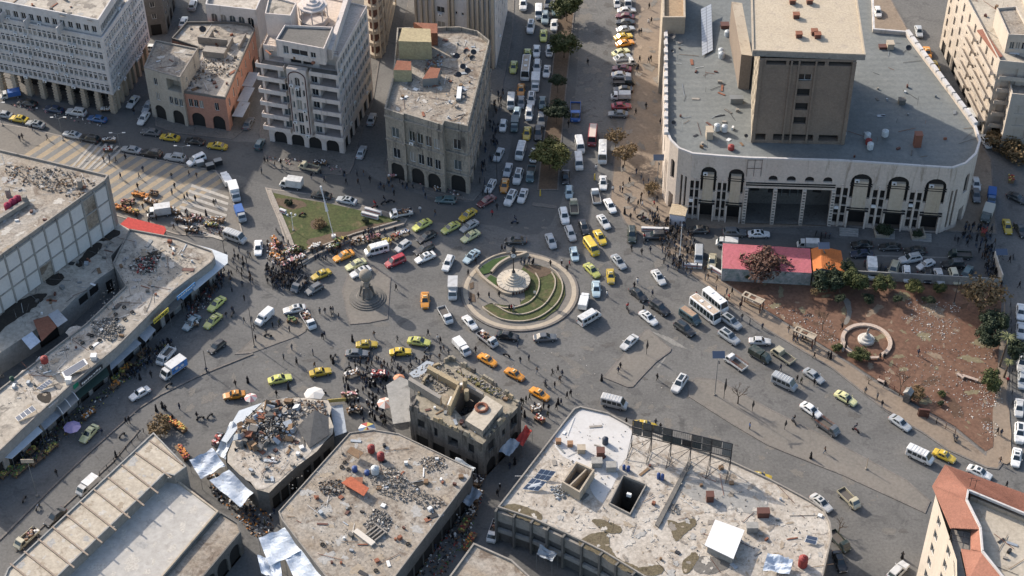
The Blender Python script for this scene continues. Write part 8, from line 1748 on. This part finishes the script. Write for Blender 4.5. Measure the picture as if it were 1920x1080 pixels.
for pl,n,l in (([(1700,560),(1800,570),(1800,640),(1730,640),(1690,600)],700,'pale litter over the upper right of the park'),([(1400,560),(1560,600),(1590,670),(1480,600)],450,'litter along the park border near the shelters'),([(1650,700),(1750,640),(1870,640),(1870,780),(1800,790)],900,'litter scattered through the lower park'),([(1840,790),(1870,790),(1872,820),(1845,830)],160,'heap of litter near the park corner'),([(1830,720),(1875,720),(1880,760),(1840,765)],260,'white rubbish beside the big green bush')):
    rubble(pl,.15,n//2,.08,.32,l,[LITM,LITM,RUBM,GOODS[0]],name='litter',hp=.05)
rubble([(0,640),(130,540),(200,610),(420,640),(900,640),(1300,700),(1700,900),(1500,900),(1000,760),(400,740),(100,900)],.012,260,.06,.22,'scraps of paper on the roads',[LITM],name='litter',hp=0)
# broken tub frame on the debris roof
p = G(690,1000,7); o = empty('broken_roof_frame',(p.x,p.y,6.52),-.75,label='broken pale concrete frame lying on the debris roof',cat='debris'); mb = MB(); mb.box((0,-.9,.25),(4.4,1.0,.35),flat('pale_plate',(.50,.46,.40))); mb.build('plate', o)
for k in range(4): mb = MB(); mb.box((-.2+k*.7,1.0,.3),(.22,2.6,.4),CONC); mb.build('bar', o)
mb = MB(); mb.box((.8,2.2,.3),(3.0,.25,.5),CONC); mb.build('cross_bar', o)
p = G(118,352,17); o = empty('wooden_frame',(p.x,p.y,17),.3,label='dark wooden trestle frame on the panelled block roof',cat='frame'); mb = MB()
for a,b in (((-1.6,0,0),(0,0,2)),((0,0,2),(.4,0,0)),((0,0,2),(2,0,1.9)),((2,0,1.9),(2,0,0)),((-.8,0,1),(1.9,0,1)),((-2.6,0,.2),(-1,0,.3))): mb.tube(a,b,.09,WOOD,5)
mb.build('beams', o)
for i,(x,y,z,l) in enumerate(((47,375,17,'short pillar stub left on the panelled block roof'),(15,362,17,'grey pillar stub at the left edge of the panelled block roof'),(150,345,17,'pale pillar stub at the rear edge of the panelled block roof'))): cabin(x,y,z,(.8,.8,1.8),CONC,l,name='pillar_stub',cat='pillar')
# =================== MARKET ===================
def tarp(name,label,px,zs,m=TARP,cat='tarpaulin'):
    """cloth sheet hung between its corners: sags and creases"""
    c = [G(x,y,z) for (x,y),z in zip(px,zs)]; n = 12; r = random.Random(int(px[0][0])); O = c[0].copy(); O.z = 0; vs = []
    ph = r.uniform(0,6)
    for i in range(n+1):
        for j in range(n+1):
            u,v = i/n,j/n; q = c[0].lerp(c[1],u).lerp(c[3].lerp(c[2],u),v); q.z += -.5*math.sin(math.pi*u)*math.sin(math.pi*v)+.16*math.sin(9*u+5*v+ph)+.13*math.sin(4*u-13*v+ph)+r.uniform(-.05,.05); vs.append(q-O)
    mb = MB(); mb.mesh(vs,[(i*(n+1)+j,(i+1)*(n+1)+j,(i+1)*(n+1)+j+1,i*(n+1)+j+1) for i in range(n) for j in range(n)],m); o = empty(name,tuple(O),label=label,cat=cat); mb.build('sheet', o)
    for v in c: q = v-O; mb = MB(); mb.tube((q.x,q.y,0),(q.x,q.y,q.z),.04,GREYM,4); mb.build('post', o)
tarp('tarpaulin','silver tarpaulin, upper left of the pair over the alley stalls',[(355,864),(376,897),(423,874),(398,840)],(3.2,3.0,3.2,4.2)); tarp('tarpaulin','silver tarpaulin, lower right of the pair over the alley stalls',[(393,902),(450,950),(493,907),(440,872)],(3.2,3.2,3.4,4.4)); tarp('tarpaulin','pale sheet strip linking to the rubble roof edge',[(404,850),(424,862),(452,800),(432,790)],(3.8,3.8,4.6,4.6),PALE)
tarp('tarpaulin','long crumpled silver tarpaulin along the left edge of the debris roof',[(485,1010),(505,1060),(575,1030),(537,987)],(4,4,5,5.5)); tarp('tarpaulin','bluish silver tarpaulin at the bottom edge by the debris roof',[(535,1050),(560,1100),(625,1085),(570,1025)],(4,4,5.5,5.5)); tarp('tarpaulin','torn silver tarpaulin patch near the bottom edge',[(482,1040),(490,1075),(530,1090),(525,1050)],(3.6,3.4,3.6,4)); tarp('tarpaulin','white sheet roped off the top right corner of the debris roof',[(846,870),(884,884),(892,878),(855,857)],(5.2,5.6,6.0,5.6),PALE)
tarp('tarpaulin','small grey-blue sheet over the passage right of the debris roof',[(858,935),(880,950),(905,925),(880,905)],(3,3,3.2,3.2),TIN); tarp('tarpaulin','crumpled silver foil sheet on the whitewashed roof corner',[(1430,1068),(1480,1078),(1487,1050),(1440,1035)],(9.2,9,9.3,9.4)); tarp('tarpaulin','pale grey sheet by the ruin with a red end',[(935,845),(955,857),(975,830),(955,818)],(3,3,3.3,3.4),PALE); tarp('awning','red awning at the right foot of the ruin',[(965,828),(980,836),(998,808),(985,798)],(3,3,3,3.2),REDT,cat='awning')
tarp('awning','bluish corrugated sheet awning under the south facade of the whitewashed block',[(1006,1040),(1035,1052),(1046,1037),(1012,1022)],(4,4,4.2,4.4),TIN,cat='awning')
canopy('red_roof_stall','long red ribbed sheet roof beside the panelled block',[(220,425),(305,443),(312,430),(308,424),(240,407)],3.4,mat('red_ribbed',(.48,.06,.05),(.42,.06,.05),s=.5,s2=2,ribs=('X',1.5),bump=.5),cat='stall')
def umbrella(x,y,R,ms,label,h=2.6):
    p = G(x,y,h); o = empty('market_umbrella',(p.x,p.y,.1),label=label,cat='umbrella'); mb = MB(); mb.tube((0,0,0),(0,0,h),.04,GREYM,5); mb.build('pole', o); n = 8
    for k in range(n):
        a,b = 2*math.pi*k/n,2*math.pi*(k+1)/n; mb = MB(); mb.face([(0,0,h+.35),(R*math.cos(a),R*math.sin(a),h-.2),(R*math.cos(b),R*math.sin(b),h-.2)],ms[k%len(ms)]); mb.build('gore', o)
WHC = flat('white_cloth',(.58,.56,.52),.9)
umbrella(589,738,1.9,[WHC],'cream umbrella left of the rubble roof, by the parked motorcycles'); umbrella(688,803,1.6,[GOODS[5],GOODS[6],GOODS[2],WHC],'multicoloured umbrella below the ruin'); umbrella(722,755,1.5,[flat('faded_pink',(.45,.25,.2)),WHC],'faded striped umbrella left of the ruin'); umbrella(470,745,1.2,[GOODS[8],WHC],'small pink and white umbrella left of the rubble roof'); umbrella(135,800,1.6,[flat('mauve',(.18,.16,.30))],'mauve umbrella over the bottom-left stalls'); umbrella(748,708,1.1,[flat('coral',(.5,.22,.12))],'small coral umbrella in the southern crowd')
def stall(x,y,an,L,gi,label,group=None):
    p = G(x,y,.6); o = empty('market_stall',(p.x,p.y,ground_z(x,y)),heading(x,y,an),label=label,cat='market stall',group=group); mb = MB(); mb.box((0,0,.75),(L,1.3,.08),WOOD); mb.build('table', o)
    for sx in (-1,1): mb = MB(); mb.box((sx*L*.42,0,.36),(.1,1.1,.72),WOOD); mb.build('trestle', o)
    r = random.Random(int(x*7+y)); mb = MB()
    for k in range(int(L*9)): mb.box((r.uniform(-L*.46,L*.46),r.uniform(-.55,.55),.88+r.uniform(0,.12)),(r.uniform(.15,.4),r.uniform(.15,.35),r.uniform(.1,.3)),GOODS[r.choice(gi)],r.uniform(0,3))
    g_ = mb.build('goods', o); g_['kind'] = 'stuff'
ST_ = [(264,366,-15,4,[4],'orange-laden stall, upper one on the plaza'),(283,377,-15,3,[0,1],'pale stall right of the upper orange one'),(228,390,-15,5,[4,4,2],'long orange-laden stall on the plaza'),(248,396,-15,3,[6,4,1],'yellow and orange stall beside the red sheet roof'),(240,378,0,3,[7,8,1],'dark stall between the two orange ones'),(288,362,-10,2,[7,1],'small dark stall at the top of the plaza market'),(325,395,-30,3,[1,7,0],'cardboard stall right of the white box van'),(345,412,-12,4,[0,7,1],'mixed stall in the plaza clothes market, left'),(367,408,-10,3,[8,0,7],'mixed stall in the plaza clothes market, middle'),(396,421,-8,3,[6,3,0],'yellow-green stall at the right of the plaza market'),(408,412,-8,3,[0,1],'framed pale stall near the box truck'),(360,430,-8,3,[7,0],'white-topped stall at the kerb of the plaza market'),
 (516,452,-60,3,[4,8,0],'orange heap stall west of the grass triangle, top'),(512,465,-50,3,[0,8,4],'mixed heap stall west of the grass triangle, middle'),(520,482,-40,4,[4,0,1],'orange heap stall west of the grass triangle, bottom'),(545,470,20,4,[0,0,8,3],'pale produce stall at the market corner'),(556,485,25,4,[0,8,0],'white and pink goods stall at the market corner'),(538,494,20,3,[0,1,8],'pale clothes stall near the packed crowd'),(590,462,20,3,[0,0],'white goods stall inside the south wall'),(640,450,20,3,[3,6,3],'green produce stall along the south wall'),(625,462,20,3,[3,0],'small green stall behind the south wall'),(672,452,18,3,[0,1],'pale clothes stall at the wall market'),(700,445,18,3,[7,8],'dark clothes stall at the wall market'),(755,437,18,3,[5,0,0],'white-blue goods stall near the black saloon'),(742,442,30,2,[2,1],'reddish goods stall near the black saloon'),(725,452,0,2,[6],'small yellow goods patch at the wall market'),
 (548,600,-10,2,[3],'pile of green produce on the long island'),(362,608,20,2,[0,1],'pale cart at the grey saloon'),(222,705,40,3,[6,3],'yellow produce stall on the left'),(237,690,40,3,[6,4],'yellow crate stall on the left, upper'),(215,722,40,2,[4,1],'orange crate stall on the left'),(262,680,40,3,[7,3],'dark vegetable stall below the grey awning'),(270,660,40,3,[1,7],'crate stall by the white cage pickup'),(166,776,40,3,[0,1,4],'white-topped stall above the pale lime taxi'),(40,880,40,4,[6,3,3],'yellow-green produce stall, bottom left'),(12,885,40,3,[3,6,8],'green produce stall at the left edge, bottom'),(70,862,40,3,[3,7,1],'vegetable stall under the board post'),(95,840,40,3,[6,1,3],'fruit stall above the board post'),(60,845,40,2,[2,3,6],'red and green stall at the tent awning'),
 (322,790,-30,4,[4,2,6],'colourful flower stall near the ribbed-roof wing'),(338,800,-40,3,[4,6],'orange flower stall near the ribbed-roof wing'),(342,848,-55,4,[4,4,2],'row of orange goods beside the silver tarpaulins'),(660,700,20,3,[0,7,0],'white sacks stall in the southern crowd'),(655,740,10,3,[0,8],'pale stall in the southern crowd'),(665,768,10,3,[0,1,7],'covered pale stall north of the debris roof'),(1005,765,10,2,[0],'white cart right of the ruin'),(1012,785,-30,2,[2,0],'reddish box cart right of the ruin'),
 (880,1015,60,4,[4,2,3],'orange and green stall in the alley, lower'),(870,985,60,3,[3,6,2],'green produce stall in the alley'),(895,930,60,3,[5,0,7],'blue-white goods stall in the alley'),(885,960,60,3,[7,0],'dark wheel-strewn stall in the alley'),(900,900,60,3,[0,7],'goods heap in the alley, top'),(1845,435,80,2,[2],'red cart in the crowd at the east corner'),(1896,335,90,2,[6,2],'yellow and red cart on the right-hand street'),(205,262,0,3,[0,7,0],'white and black goods heap on the plaza kerb'),(203,280,0,2,[0,2],'pale wares spread on the plaza below the kerb'),(600,305,0,3,[0,7],'goods heap before the balcony tower shops'),(735,330,20,2,[0,8],'white goods at the arcade of the beige block'),(830,350,15,4,[0,7],'wares spread below the beige block arches'),(200,205,0,3,[0,0],'white sacks at the office arcade corner')]
for s in ST_: stall(*s)
rubble([(500,455),(560,462),(575,485),(520,500),(500,485)],.13,420,.1,.45,'spread wares west of the grass triangle',[GOODS[0],GOODS[8],GOODS[4],GOODS[1],GOODS[0],GOODS[7]],name='wares',hp=.3); rubble([(330,400),(400,410),(445,440),(350,440)],.13,300,.1,.4,'spread clothes of the plaza market',[GOODS[0],GOODS[8],GOODS[7],GOODS[1]],name='wares',hp=.3)
rubble([(200,730),(250,690),(300,645),(320,650),(250,705),(160,790),(90,850),(30,895),(0,890),(60,830)],.13,700,.12,.5,'crates and produce along the left market kerb',[GOODS[1],GOODS[7],GOODS[3],GOODS[6],GOODS[0],GOODS[7],BLACKM],name='wares',hp=.5); rubble([(350,590),(400,505),(425,510),(385,580),(350,605)],.13,300,.12,.5,'wares in front of the shaded shops',[GOODS[7],GOODS[1],GOODS[2],GOODS[0]],name='wares',hp=.4)
rubble([(850,890),(900,880),(905,930),(880,1010),(830,1080),(770,1075),(820,1000),(870,930)],.02,900,.12,.6,'dense wares and junk filling the alley',[GOODS[7],BLACKM,CONCD,GOODS[1],GOODS[3],GREYM,CONCD,GOODS[0],GOODS[1],GOODS[2],BLACKM],name='wares',hp=.6); rubble([(380,870),(500,930),(520,990),(480,1010),(400,930)],.02,500,.12,.6,'wares under the tarpaulins',[GOODS[7],BLACKM,GOODS[4],GOODS[1],GOODS[0]],name='wares',hp=.5)
for x0,y0,x1,y1,n,l in ((20,200,205,240,60,'goods in the office arcade'),(500,300,650,322,90,'goods before the balcony tower'),(730,322,870,372,90,'goods before the beige block')):
    rubble([(x0,y0-8),(x1,y1-8),(x1,y1+2),(x0,y0+2)],.13,n,.12,.5,l,[GOODS[7],GOODS[0],GOODS[1],GOODS[8]],name='wares',hp=.4)
